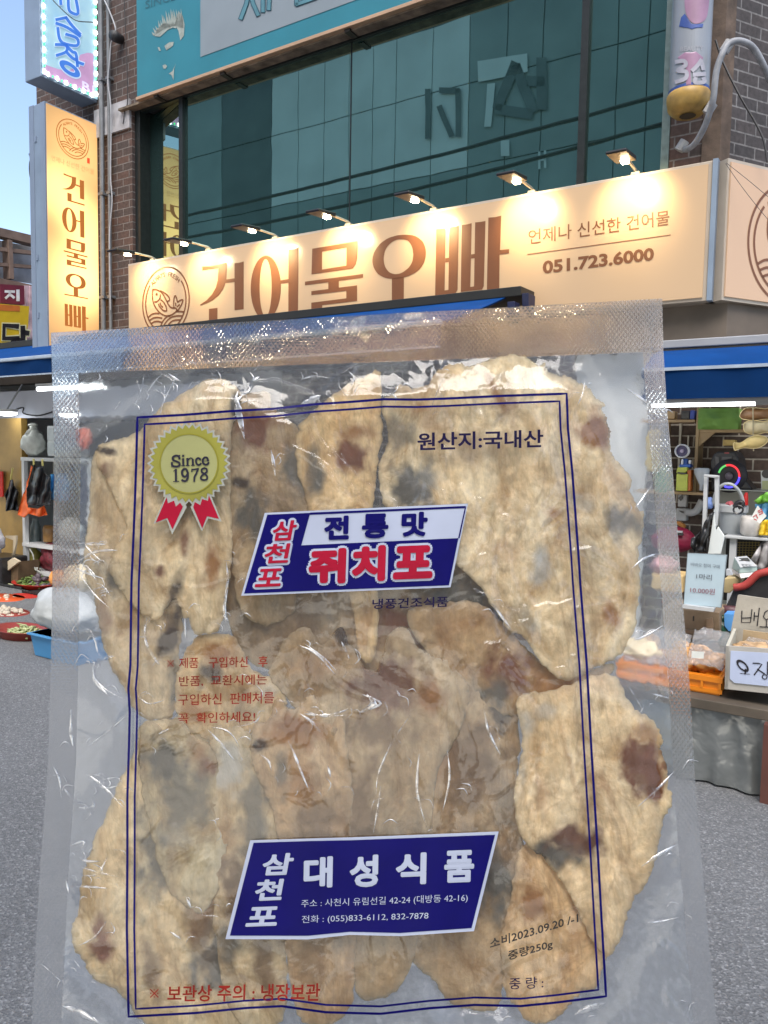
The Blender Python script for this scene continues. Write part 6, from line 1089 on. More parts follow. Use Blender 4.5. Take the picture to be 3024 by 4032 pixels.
 ('large cream fillet with a deep red patch at the right edge, lower right', -.0013, [(2030, 2760), (2090, 2722), (2150, 2722), (2250, 2692), (2340, 2655), (2420, 2662), (2442, 2692), (2470, 2740), (2502, 2792), (2562, 2830), (2602, 2890), (2612, 2920), (2600, 2942), (2618, 3000), (2630, 3050), (2628, 3085), (2642, 3120), (2640, 3180), (2612, 3232), (2600, 3300), (2584, 3381), (2540, 3482), (2501, 3537), (2474, 3592), (2446, 3684), (2419, 3739), (2385, 3770), (2330, 3700), (2230, 3500), (2140, 3380), (2060, 3310), (2020, 3170), (2042, 3030), (2055, 2900)],
  [(2535, 3020, 82, 115, -.32, 1.5, 'r'), (2555, 3050, 60, 90, -.3, 1.3, 'm'), (2545, 2890, 70, 40, .4, .7, 'o'), (2270, 3310, 120, 52, .05, 1.1, 'm'), (2180, 3360, 120, 60, .0, .9, 'g'), (2140, 2800, 60, 40, 0, .5, 'w'), (2390, 3110, 18, 80, -.4, .5, 'o'), (2130, 3120, 30, 80, 0, .5, 'o'), (2060, 3000, 14, 160, 0, .45, 'w'), (2070, 2860, 40, 60, 0, .6, 'w'), (2240, 3000, 12, 200, -.25, .4, 'o')]),
]
KCOL = {'b': (.20, .115, .052), 'r': (.20, .065, .02), 'o': (.36, .165, .045), 'g': (.135, .118, .092), 'k': (.075, .045, .026), 'w': (.50, .48, .43), 'm': (.165, .062, .024)}  # grey and brown also carry the shade where fillets overlap
def fish_mat():
    m = bpy.data.materials.new('dried_fish'); m.use_nodes = True; nt = m.node_tree; N = nt.nodes; L = nt.links; N.clear()
    tc = N.new('ShaderNodeTexCoord'); at = N.new('ShaderNodeVertexColor'); at.layer_name = 'stain_shade'
    def nz(s, d, sc=(1, 1, 1), dist=0):
        mp = N.new('ShaderNodeMapping'); mp.inputs['Scale'].default_value = sc; L.new(tc.outputs['Object'], mp.inputs[0])
        n = N.new('ShaderNodeTexNoise'); n.inputs['Scale'].default_value = s; n.inputs['Detail'].default_value = d; n.inputs['Roughness'].default_value = .62; n.inputs['Distortion'].default_value = dist; L.new(mp.outputs[0], n.inputs[0]); return n
    n1 = nz(48, 7, (1, 1, .62), .7); n2 = nz(300, 4); n3 = nz(22, 4, (1, 1, .55), .4)
    r1 = N.new('ShaderNodeValToRGB'); e = r1.color_ramp.elements
    e[0].position = .32; e[0].color = (.42, .28, .125, 1); e[1].position = .66; e[1].color = (.88, .81, .64, 1); q = e.new(.5); q.color = (.71, .60, .415, 1)
    L.new(n1.outputs['Fac'], r1.inputs[0])
    r2 = N.new('ShaderNodeMapRange'); r2.inputs['From Min'].default_value = .3; r2.inputs['From Max'].default_value = .7; r2.inputs['To Min'].default_value = .86; r2.inputs['To Max'].default_value = 1.12; L.new(n2.outputs['Fac'], r2.inputs[0])
    m1 = N.new('ShaderNodeMix'); m1.data_type = 'RGBA'; m1.blend_type = 'MULTIPLY'; m1.inputs['Factor'].default_value = 1; L.new(r1.outputs[0], m1.inputs['A']); L.new(r2.outputs[0], m1.inputs['B'])
    n4 = nz(300, 4, (1, 1, .30), 1.0); r4 = N.new('ShaderNodeMapRange'); r4.inputs['From Min'].default_value = .3; r4.inputs['From Max'].default_value = .7; r4.inputs['To Min'].default_value = .88; r4.inputs['To Max'].default_value = 1.1; L.new(n4.outputs['Fac'], r4.inputs[0]); m4 = N.new('ShaderNodeMix'); m4.data_type = 'RGBA'; m4.blend_type = 'MULTIPLY'; m4.inputs['Factor'].default_value = 1; L.new(m1.outputs['Result'], m4.inputs['A']); L.new(r4.outputs[0], m4.inputs['B']); m1 = m4
    n5 = nz(24, 4, (1, 1, .6), .9); s5 = N.new('ShaderNodeMath'); s5.operation = 'SUBTRACT'; s5.inputs[1].default_value = .5; L.new(n5.outputs['Fac'], s5.inputs[0]); a5 = N.new('ShaderNodeMath'); a5.operation = 'ABSOLUTE'; L.new(s5.outputs[0], a5.inputs[0]); r5 = N.new('ShaderNodeMapRange'); r5.inputs['From Max'].default_value = .02; r5.inputs['To Min'].default_value = .5; r5.inputs['To Max'].default_value = 0; L.new(a5.outputs[0], r5.inputs[0])
    v5 = N.new('ShaderNodeMath'); v5.operation = 'MULTIPLY'; L.new(r5.outputs[0], v5.inputs[0]); L.new(n3.outputs['Fac'], v5.inputs[1])
    m5 = N.new('ShaderNodeMix'); m5.data_type = 'RGBA'; m5.inputs['B'].default_value = (.22, .115, .045, 1); L.new(v5.outputs[0], m5.inputs['Factor']); L.new(m1.outputs['Result'], m5.inputs['A']); m1 = m5
    n6 = nz(17, 5, (1, 1, .7), .5); r6 = N.new('ShaderNodeMapRange'); r6.inputs['From Min'].default_value = .48; r6.inputs['From Max'].default_value = .66; r6.inputs['To Max'].default_value = .5; L.new(n6.outputs['Fac'], r6.inputs[0])
    m6 = N.new('ShaderNodeMix'); m6.data_type = 'RGBA'; m6.blend_type = 'MULTIPLY'; m6.inputs['B'].default_value = (.95, .76, .50, 1); L.new(r6.outputs[0], m6.inputs['Factor']); L.new(m1.outputs['Result'], m6.inputs['A']); m1 = m6
    n7 = nz(120, 4, (1, 1, .13), .5); r7 = N.new('ShaderNodeMapRange'); r7.inputs['From Min'].default_value = .3; r7.inputs['From Max'].default_value = .7; r7.inputs['To Min'].default_value = .86; r7.inputs['To Max'].default_value = 1.1; L.new(n7.outputs['Fac'], r7.inputs[0]); m7 = N.new('ShaderNodeMix'); m7.data_type = 'RGBA'; m7.blend_type = 'MULTIPLY'; m7.inputs['Factor'].default_value = 1; L.new(m1.outputs['Result'], m7.inputs['A']); L.new(r7.outputs[0], m7.inputs['B']); m1 = m7
    gr = N.new('ShaderNodeMapRange'); gr.inputs['From Min'].default_value = .46; gr.inputs['From Max'].default_value = .72; gr.inputs['To Max'].default_value = .5; L.new(n3.outputs['Fac'], gr.inputs[0])
    m0 = N.new('ShaderNodeMix'); m0.data_type = 'RGBA'; m0.inputs['B'].default_value = (.255, .205, .14, 1); L.new(gr.outputs[0], m0.inputs['Factor']); L.new(m1.outputs['Result'], m0.inputs['A'])
    oi = N.new('ShaderNodeObjectInfo'); mt = N.new('ShaderNodeMix'); mt.data_type = 'RGBA'; mt.blend_type = 'MULTIPLY'; mt.inputs['Factor'].default_value = 1; L.new(m0.outputs['Result'], mt.inputs['A']); L.new(oi.outputs['Color'], mt.inputs['B']); m0 = mt
    # staining and painted overlap shade, their edges broken up by the flesh grain
    sa = N.new('ShaderNodeMath'); sa.operation = 'MULTIPLY_ADD'; sa.inputs[1].default_value = 1.1; L.new(at.outputs['Alpha'], sa.inputs[0]); 
    sb = N.new('ShaderNodeMath'); sb.operation = 'MULTIPLY_ADD'; sb.inputs[1].default_value = .8; sb.inputs[2].default_value = -.42; L.new(n1.outputs['Fac'], sb.inputs[0])
    sw = N.new('ShaderNodeMath'); sw.operation = 'MULTIPLY'; L.new(sb.outputs[0], sw.inputs[0]); L.new(at.outputs['Alpha'], sw.inputs[1]); L.new(sw.outputs[0], sa.inputs[2])
    cl = N.new('ShaderNodeClamp'); L.new(sa.outputs[0], cl.inputs[0])
    m2 = N.new('ShaderNodeMix'); m2.data_type = 'RGBA'; L.new(cl.outputs[0], m2.inputs['Factor']); L.new(m0.outputs['Result'], m2.inputs['A']); L.new(at.outputs['Color'], m2.inputs['B'])
    d = N.new('ShaderNodeBsdfPrincipled'); d.inputs['Roughness'].default_value = .38; d.inputs['Specular IOR Level'].default_value = .5; L.new(m2.outputs['Result'], d.inputs['Base Color'])
    t = N.new('ShaderNodeBsdfTranslucent'); L.new(m2.outputs['Result'], t.inputs[0])
    nc = nz(70, 5, (1, 1, .6), .9); c1 = N.new('ShaderNodeMath'); c1.operation = 'SUBTRACT'; c1.inputs[1].default_value = .5; L.new(nc.outputs['Fac'], c1.inputs[0]); c2 = N.new('ShaderNodeMath'); c2.operation = 'ABSOLUTE'; L.new(c1.outputs[0], c2.inputs[0])
    bc = N.new('ShaderNodeBump'); bc.inputs['Strength'].default_value = .35; bc.inputs['Distance'].default_value = .006; L.new(c2.outputs[0], bc.inputs['Height'])
    b1 = N.new('ShaderNodeBump'); L.new(bc.outputs[0], b1.inputs['Normal']); b1.inputs['Strength'].default_value = .5; b1.inputs['Distance'].default_value = .004; L.new(n1.outputs['Fac'], b1.inputs['Height'])
    b2_ = N.new('ShaderNodeBump'); b2_.inputs['Strength'].default_value = .3; b2_.inputs['Distance'].default_value = .001; L.new(n2.outputs['Fac'], b2_.inputs['Height']); L.new(b1.outputs[0], b2_.inputs['Normal'])
    L.new(b2_.outputs[0], d.inputs['Normal']); L.new(b2_.outputs[0], t.inputs['Normal'])
    x = N.new('ShaderNodeMixShader'); x.inputs[0].default_value = .36; L.new(d.outputs[0], x.inputs[1]); L.new(t.outputs[0], x.inputs[2])
    # the thin margin of a fillet lets light and what lies behind it through
    ed = N.new('ShaderNodeAttribute'); ed.attribute_name = 'thin'; tp = N.new('ShaderNodeBsdfTransparent'); tp.inputs[0].default_value = (.98, .93, .82, 1)
    en = N.new('ShaderNodeMath'); en.operation = 'MULTIPLY'; L.new(ed.outputs['Fac'], en.inputs[0]); er = N.new('ShaderNodeMapRange'); er.inputs['From Min'].default_value = .3; er.inputs['From Max'].default_value = .65; er.inputs['To Min'].default_value = .35; er.inputs['To Max'].default_value = 1.0; L.new(n1.outputs['Fac'], er.inputs[0]); L.new(er.outputs[0], en.inputs[1])
    y = N.new('ShaderNodeMixShader'); L.new(en.outputs[0], y.inputs[0]); L.new(x.outputs[0], y.inputs[1]); L.new(tp.outputs[0], y.inputs[2])
    o = N.new('ShaderNodeOutputMaterial'); L.new(y.outputs[0], o.inputs[0]); return m
FISH = fish_mat()
MASKS = []
TINT = [(*c, 1) for c in ((.60, .50, .40), (.98, .90, .78), (.78, .67, .54), (1.24, 1.18, 1.04), (1.24, 1.08, .80), (1.24, 1.18, 1.05), (.80, .63, .44), (1.02, .88, .66), (1.10, 1.02, .86), (.84, .81, .70), (.98, .91, .78), (.84, .68, .52), (.70, .59, .46), (.74, .61, .47), (1.18, .99, .76), (1.30, 1.22, 1.07))]
for k, (lab, h, pts, stain_shades) in enumerate(FIL):
    h -= .0016
    P = np.array(smooth_line(pts, 7, True)); n = len(P)
    T = np.roll(P, -1, 0) - np.roll(P, 1, 0); T /= np.linalg.norm(T, axis=1)[:, None] + 1e-9; NN = np.stack([-T[:, 1], T[:, 0]], 1)
    off = np.array([9 * noise.noise(Vector((p[0] * .035, p[1] * .035, k))) + 9 * (abs(noise.noise(Vector((p[0] * .07, p[1] * .07, k + 5)))) - .2) + 5 * noise.noise(Vector((p[0] * .17, p[1] * .17, k + 9))) for p in P]); P = P + NN * off[:, None]
    st = 12; g = np.array([(x + random.uniform(-4, 4), y + random.uniform(-4, 4)) for x in np.arange(P[:, 0].min(), P[:, 0].max(), st) for y in np.arange(P[:, 1].min(), P[:, 1].max(), st)])
    # keep interior points away from the outline
    dm = np.min(np.linalg.norm(g[:, None, :] - P[None, ::2, :], axis=2), axis=1); g = g[dm > 8]
    r = geometry.delaunay_2d_cdt([Vector(p) for p in P] + [Vector(p) for p in g], [(i, (i + 1) % n) for i in range(n)], [], 1, 1e-3)
    V2 = np.array([(q.x, q.y) for q in r[0]]); D = np.min(np.linalg.norm(V2[:, None, :] - P[None, :, :], axis=2), axis=1)
    vs = []; col = []
    for i, (x, y) in enumerate(V2):
        dome = .0011 * (1 - math.exp(-D[i] / 45))
        rel = .0013 * noise.fractal(Vector((x * .006 + k * 3, y * .0035, k)), 1, 2, 4) + .0016 * (.25 - abs(noise.noise(Vector((x * .016 + k + 1.5 * noise.noise(Vector((x * .01, y * .008, k))), y * .0045, k + 4))))) + .0007 * noise.noise(Vector((x * .03, y * .022, k)))
        vs.append(bagpt(x, y, h + dome + rel * min(1, .35 + D[i] / 60)) - 0)
        c = np.zeros(3); wsum = 0; a = 0
        for (sx, sy, rx_, ry_, tu, stg, kd) in stain_shades:
            dx, dy = x - sx, y - sy; u = (dx * math.cos(tu) + dy * math.sin(tu)) / rx_; v = (-dx * math.sin(tu) + dy * math.cos(tu)) / ry_
            q = math.hypot(u, v) + .6 * noise.fractal(Vector((x * .018 + sx, y * .012 + sy, k)), 1, 2, 4)
            wgt = stg * max(0, min(1, (1.35 - q) / .9)); wgt = wgt * wgt * (3 - 2 * min(wgt, 1)) if wgt < 1 else wgt
            if wgt > 0: c += np.array(KCOL[kd]) * wgt; wsum += wgt; a = max(a, min(wgt, 1))
        rim = math.exp(-D[i] / 16) * .45 * (1 - a)
        c += np.array((.62, .54, .40)) * rim; wsum += rim; a = max(a, rim)
        col.append((*(c / wsum if wsum > 0 else (.5, .4, .25)), a))
    w = MB(); base = bagpt(*V2[np.argmax(V2[:, 1])], h)
    w.add(vs, [tuple(f) for f in r[2]])
    me_o = part(w, 'dried_fillet', FISH, None, base=base, world=True, smooth=True, recalc=False)
    ca = me_o.data.color_attributes.new('stain_shade', 'FLOAT_COLOR', 'POINT'); ca.data.foreach_set('color', np.array(col, 'f').ravel())
    th = me_o.data.attributes.new('thin', 'FLOAT', 'POINT'); th.data.foreach_set('value', np.clip(.12 + .70 * np.exp(-D / 13), 0, .8).astype('f'))
    if Vector(me_o.data.polygons[0].normal).dot(Vector(BN)) < 0: me_o.data.flip_normals()
    sm = me_o.modifiers.new('thickness', 'SOLIDIFY'); sm.thickness = .0004; sm.offset = -1
    me_o.color = TINT[k]
    tag(me_o, lab, 'dried fish', 'dried filefish fillets in the bag'); MASKS.append((P, h + .0016))

# --- film relief: raised over the fish, falling to the flat seams
GS = 14; gx = np.arange(60, 2960, GS); gy2 = np.arange(1120, 4320, GS)
XX, YY = np.meshgrid(gx, gy2); mask = np.zeros(XX.shape)
def inside(P, X, Y):
    c = np.zeros(X.shape, bool); n = len(P); j = n - 1
    for i in range(n):
        yi, yj = P[i, 1], P[j, 1]
        if yi != yj: c ^= ((yi > Y) != (yj > Y)) & (X < (P[j, 0] - P[i, 0]) * (Y - yi) / (yj - yi) + P[i, 0])
        j = i
    return c
for P, h in MASKS: mask = np.maximum(mask, inside(P[::2], XX, YY) * (.80 + (h + .0086) / .0064 * .2))
def blur(a, r, it=3):
    for _ in range(it):
        for ax in (0, 1):
            k = np.pad(a, [(r, r) if i == ax else (0, 0) for i in range(2)], 'edge'); cs = np.cumsum(k, ax); cs = np.insert(cs, 0, 0, ax)
            n = a.shape[ax]; a = (np.take(cs, range(2 * r + 1, n + 2 * r + 1), ax) - np.take(cs, range(0, n), ax)) / (2 * r + 1)
    return a
M = np.clip(blur(mask, 5, 3) * 1.5, 0, 1); M2 = np.clip(blur(mask, 2, 2) * 1.3, 0, 1)
HF = -.0052 + .0056 * M
HF += np.array([[.0009 * noise.fractal(Vector((x * .0032, y * .0022, 2)), 1, 2, 2) for x in gx] for y in gy2]) * (.25 + .75 * M2)
HF = np.maximum(HF, -.0056 + .0052 * M2)
def lookup(A, px, py):
    fx = min(max((px - gx[0]) / GS, 0), len(gx) - 1.001); fy = min(max((py - gy2[0]) / GS, 0), len(gy2) - 1.001); i, j = int(fx), int(fy); u, v = fx - i, fy - j
    return (A[j, i] * (1 - u) + A[j, i + 1] * u) * (1 - v) + (A[j + 1, i] * (1 - u) + A[j + 1, i + 1] * u) * v
def onfilm(o): return lambda px, py: bagpt(px, py, lookup(HF, px, py) + o)

# --- materials of the film
def film(name, haze, rough, bumps, spec):
    m = bpy.data.materials.new(name); m.use_nodes = True; nt = m.node_tree; N = nt.nodes; L = nt.links; N.clear()
    tc = N.new('ShaderNodeTexCoord'); nb_ = None
    for sc, dist, stg, dd in bumps:
        n = N.new('ShaderNodeTexNoise'); n.inputs['Scale'].default_value = sc; n.inputs['Detail'].default_value = 3; n.inputs['Distortion'].default_value = dd; L.new(tc.outputs['Object'], n.inputs[0])
        b = N.new('ShaderNodeBump'); b.inputs['Strength'].default_value = stg; b.inputs['Distance'].default_value = dist
        if dd > 1:      # sharp creases where the noise crosses its middle, stronger in some places than others
            s1 = N.new('ShaderNodeMath'); s1.operation = 'SUBTRACT'; s1.inputs[1].default_value = .5; L.new(n.outputs['Fac'], s1.inputs[0]); s2 = N.new('ShaderNodeMath'); s2.operation = 'ABSOLUTE'; L.new(s1.outputs[0], s2.inputs[0])
            s3 = N.new('ShaderNodeMapRange'); s3.inputs['From Max'].default_value = .035; s3.inputs['To Min'].default_value = 1; s3.inputs['To Max'].default_value = 0; s3.interpolation_type = 'SMOOTHSTEP'; L.new(s2.outputs[0], s3.inputs[0])
            nm = N.new('ShaderNodeTexNoise'); nm.inputs['Scale'].default_value = 14; L.new(tc.outputs['Object'], nm.inputs[0]); nr = N.new('ShaderNodeMapRange'); nr.inputs['From Min'].default_value = .42; nr.inputs['From Max'].default_value = .68; L.new(nm.outputs['Fac'], nr.inputs[0])
            s4 = N.new('ShaderNodeMath'); s4.operation = 'MULTIPLY'; L.new(s3.outputs[0], s4.inputs[0]); L.new(nr.outputs[0], s4.inputs[1]); L.new(s4.outputs[0], b.inputs['Height'])
        else: L.new(n.outputs['Fac'], b.inputs['Height'])
        if nb_: L.new(nb_.outputs[0], b.inputs['Normal'])
        nb_ = b
    t = N.new('ShaderNodeBsdfTransparent'); t.inputs[0].default_value = (.97, .975, .98, 1)
    d = N.new('ShaderNodeBsdfDiffuse'); d.inputs[0].default_value = (.80, .84, .88, 1)
    g = N.new('ShaderNodeBsdfGlossy'); g.inputs['Roughness'].default_value = rough; g.inputs['Color'].default_value = (.96, .98, 1, 1); L.new(nb_.outputs[0], g.inputs['Normal'])
    f = N.new('ShaderNodeLayerWeight'); f.inputs[0].default_value = .5; L.new(nb_.outputs[0], f.inputs['Normal']); fp = N.new('ShaderNodeMath'); fp.operation = 'POWER'; fp.inputs[1].default_value = 5; L.new(f.outputs['Facing'], fp.inputs[0]); fs_ = N.new('ShaderNodeMath'); fs_.operation = 'MULTIPLY_ADD'; fs_.inputs[1].default_value = .5; fs_.inputs[2].default_value = spec; L.new(fp.outputs[0], fs_.inputs[0])
    hz = N.new('ShaderNodeTexNoise'); hz.inputs['Scale'].default_value = 22; hz.inputs['Detail'].default_value = 5; L.new(tc.outputs['Object'], hz.inputs[0])
    hr = N.new('ShaderNodeMapRange'); hr.inputs['From Min'].default_value = .3; hr.inputs['From Max'].default_value = .75; hr.inputs['To Min'].default_value = haze * .5; hr.inputs['To Max'].default_value = haze * 1.7; L.new(hz.outputs['Fac'], hr.inputs[0])
    m1 = N.new('ShaderNodeMixShader'); L.new(hr.outputs[0], m1.inputs[0]); L.new(t.outputs[0], m1.inputs[1]); L.new(d.outputs[0], m1.inputs[2])
    m2 = N.new('ShaderNodeMixShader'); L.new(fs_.outputs[0], m2.inputs[0]); L.new(m1.outputs[0], m2.inputs[1]); L.new(g.outputs[0], m2.inputs[2])
    o = N.new('ShaderNodeOutputMaterial'); L.new(m2.outputs[0], o.inputs[0]); return m
FRONT = film('bag_film', .03, .06, ((17, .0016, .6, 1.1), (13, .014, .4, .5), (90, .0012, .25, .6)), .034)
def slab(name, haze, rough, emboss, estr):
    """a real thin sheet of clear plastic with two faces; the seams carry a fine pressed weave"""
    m = bpy.data.materials.new(name); m.use_nodes = True; nt = m.node_tree; N = nt.nodes; L = nt.links; N.clear()
    tc = N.new('ShaderNodeTexCoord'); n = N.new('ShaderNodeTexNoise'); n.inputs['Scale'].default_value = 45; n.inputs['Detail'].default_value = 3; L.new(tc.outputs['Object'], n.inputs[0])
    b = N.new('ShaderNodeBump'); b.inputs['Strength'].default_value = .25; b.inputs['Distance'].default_value = .004; L.new(n.outputs['Fac'], b.inputs['Height']); last = b
    if emboss:
        wv = []
        for rot in (.62, -.62):
            mp = N.new('ShaderNodeMapping'); mp.inputs['Rotation'].default_value = (0, rot, 0); L.new(tc.outputs['Object'], mp.inputs[0])
            w_ = N.new('ShaderNodeTexWave'); w_.bands_direction = 'X'; w_.inputs['Scale'].default_value = 190; w_.inputs['Distortion'].default_value = 1.2; w_.inputs['Detail'].default_value = 2; w_.inputs['Detail Scale'].default_value = 1.5; L.new(mp.outputs[0], w_.inputs[0]); wv.append(w_)
        ck = N.new('ShaderNodeTexNoise'); ck.inputs['Scale'].default_value = 240; ck.inputs['Detail'].default_value = 2; L.new(tc.outputs['Object'], ck.inputs[0])
        mx = N.new('ShaderNodeMath'); mx.operation = 'MAXIMUM'; L.new(wv[0].outputs['Fac'], mx.inputs[0]); L.new(wv[1].outputs['Fac'], mx.inputs[1])
        ad = N.new('ShaderNodeMath'); ad.operation = 'MULTIPLY_ADD'; ad.inputs[1].default_value = 1.6; L.new(ck.outputs['Fac'], ad.inputs[0]); L.new(mx.outputs[0], ad.inputs[2])
        b2__ = N.new('ShaderNodeBump'); b2__.inputs['Strength'].default_value = estr; b2__.inputs['Distance'].default_value = .0006; L.new(ad.outputs[0], b2__.inputs['Height']); L.new(b.outputs[0], b2__.inputs['Normal']); last = b2__
    g = N.new('ShaderNodeBsdfGlass'); g.inputs['IOR'].default_value = 1.32; g.inputs['Roughness'].default_value = rough; g.inputs['Color'].default_value = (.97, .98, .99, 1); L.new(last.outputs[0], g.inputs['Normal'])
    tr = N.new('ShaderNodeBsdfTransparent'); 
    d = N.new('ShaderNodeBsdfDiffuse'); d.inputs[0].default_value = (.78, .82, .87, 1); t = N.new('ShaderNodeBsdfTranslucent'); t.inputs[0].default_value = (.78, .82, .87, 1); dt = N.new('ShaderNodeMixShader'); L.new(d.outputs[0], dt.inputs[1]); L.new(t.outputs[0], dt.inputs[2])
    x = N.new('ShaderNodeMixShader'); x.inputs[0].default_value = haze; L.new(g.outputs[0], x.inputs[1]); L.new(dt.outputs[0], x.inputs[2])
    if emboss:
        z = N.new('ShaderNodeMixShader'); z.inputs[0].default_value = .42; L.new(x.outputs[0], z.inputs[1]); L.new(tr.outputs[0], z.inputs[2]); x = z
    o = N.new('ShaderNodeOutputMaterial'); L.new(x.outputs[0], o.inputs[0]); return m
BACK = slab('bag_back_film', .10, .05, False, 0); SEAM = slab('bag_seam_film', .10, .03, True, .15)

bag = thing('fish_bag', 'large clear plastic bag of dried filefish fillets with blue printed labels, held up close', 'bag', BBASE, world=True)
TBL, TBR = .055, .068            # depth of the top seam, left and right
SL, SR = .043, .967
def tb(s): return TBL + (TBR - TBL) * s
def sheet(nu, nv, s0, s1, t0f, t1f, hf):
    w = MB()
    def fn(i, j):
        s = s0 + (s1 - s0) * i; t0, t1 = t0f(s), t1f(s); p = film_px(s, t0 + (t1 - t0) * j); return bagpt(p[0], p[1], hf(p[0], p[1], i, j))
    w.grid(fn, nu, nv); return w
def thick(o, t): m = o.modifiers.new('thickness', 'SOLIDIFY'); m.thickness = t; m.offset = 0; m.use_rim = False
def face_cam(o):
    me = o.data
    if Vector(me.polygons[len(me.polygons) // 2].normal).dot(Vector(BN)) < 0: me.flip_normals()
o = part(sheet(230, 300, SL, SR, tb, lambda s: 1.0, lambda x, y, i, j: lookup(HF, x, y) * min(1, min(i, 1 - i, j * 1.0) * 22 + .0) - .005 * (1 - min(1, min(i, 1 - i, j) * 22))), 'front_film', FRONT, bag, smooth=True, recalc=False); face_cam(o)
o = part(sheet(60, 80, SL, SR, tb, lambda s: 1.0, lambda x, y, i, j: -.0058 - .0084 * lookup(M, x, y) + .0008 * noise.noise(Vector((x * .006, y * .005, 8)))), 'back_film', BACK, bag, smooth=True, recalc=False); face_cam(o); thick(o, .0004)
fl = lambda x, y, i, j: -.0052 + .0006 * noise.noise(Vector((x * .004, y * .004, 3)))
for a in ((90, 10, 0, 1, lambda s: 0, tb), (6, 90, 0, SL - .0006, lambda s: tb(s) + .0006, lambda s: 1.0), (6, 90, SR + .0006, 1, lambda s: tb(s) + .0006, lambda s: 1.0)):
    o = part(sheet(*a, fl), 'seam', SEAM, bag, smooth=True, recalc=False); face_cam(o); thick(o, .0005)
# painted highlights: white strips laid along the folds of the film
GLINTM = bpy.data.materials.new('painted_glint'); GLINTM.use_nodes = True
_n = GLINTM.node_tree.nodes; _l = GLINTM.node_tree.links; _n.clear()
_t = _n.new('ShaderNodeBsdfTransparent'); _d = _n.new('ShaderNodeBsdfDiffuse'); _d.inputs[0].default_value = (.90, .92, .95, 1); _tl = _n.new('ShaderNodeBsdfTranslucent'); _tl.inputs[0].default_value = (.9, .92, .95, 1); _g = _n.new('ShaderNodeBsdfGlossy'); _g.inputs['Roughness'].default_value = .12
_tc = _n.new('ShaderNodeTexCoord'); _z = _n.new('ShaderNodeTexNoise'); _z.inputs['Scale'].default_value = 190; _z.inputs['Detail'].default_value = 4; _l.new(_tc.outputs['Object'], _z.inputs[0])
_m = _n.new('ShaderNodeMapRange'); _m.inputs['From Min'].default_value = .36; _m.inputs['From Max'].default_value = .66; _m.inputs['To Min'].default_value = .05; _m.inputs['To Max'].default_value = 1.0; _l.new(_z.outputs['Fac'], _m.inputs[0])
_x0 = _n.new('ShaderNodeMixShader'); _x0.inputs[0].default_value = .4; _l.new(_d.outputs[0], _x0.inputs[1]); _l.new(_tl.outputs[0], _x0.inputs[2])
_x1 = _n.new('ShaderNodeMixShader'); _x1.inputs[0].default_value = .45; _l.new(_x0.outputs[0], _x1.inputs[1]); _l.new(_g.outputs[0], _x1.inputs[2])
_x2 = _n.new('ShaderNodeMixShader'); _l.new(_m.outputs[0], _x2.inputs[0]); _l.new(_t.outputs[0], _x2.inputs[1]); _l.new(_x1.outputs[0], _x2.inputs[2]); _o = _n.new('ShaderNodeOutputMaterial'); _l.new(_x2.outputs[0], _o.inputs[0])
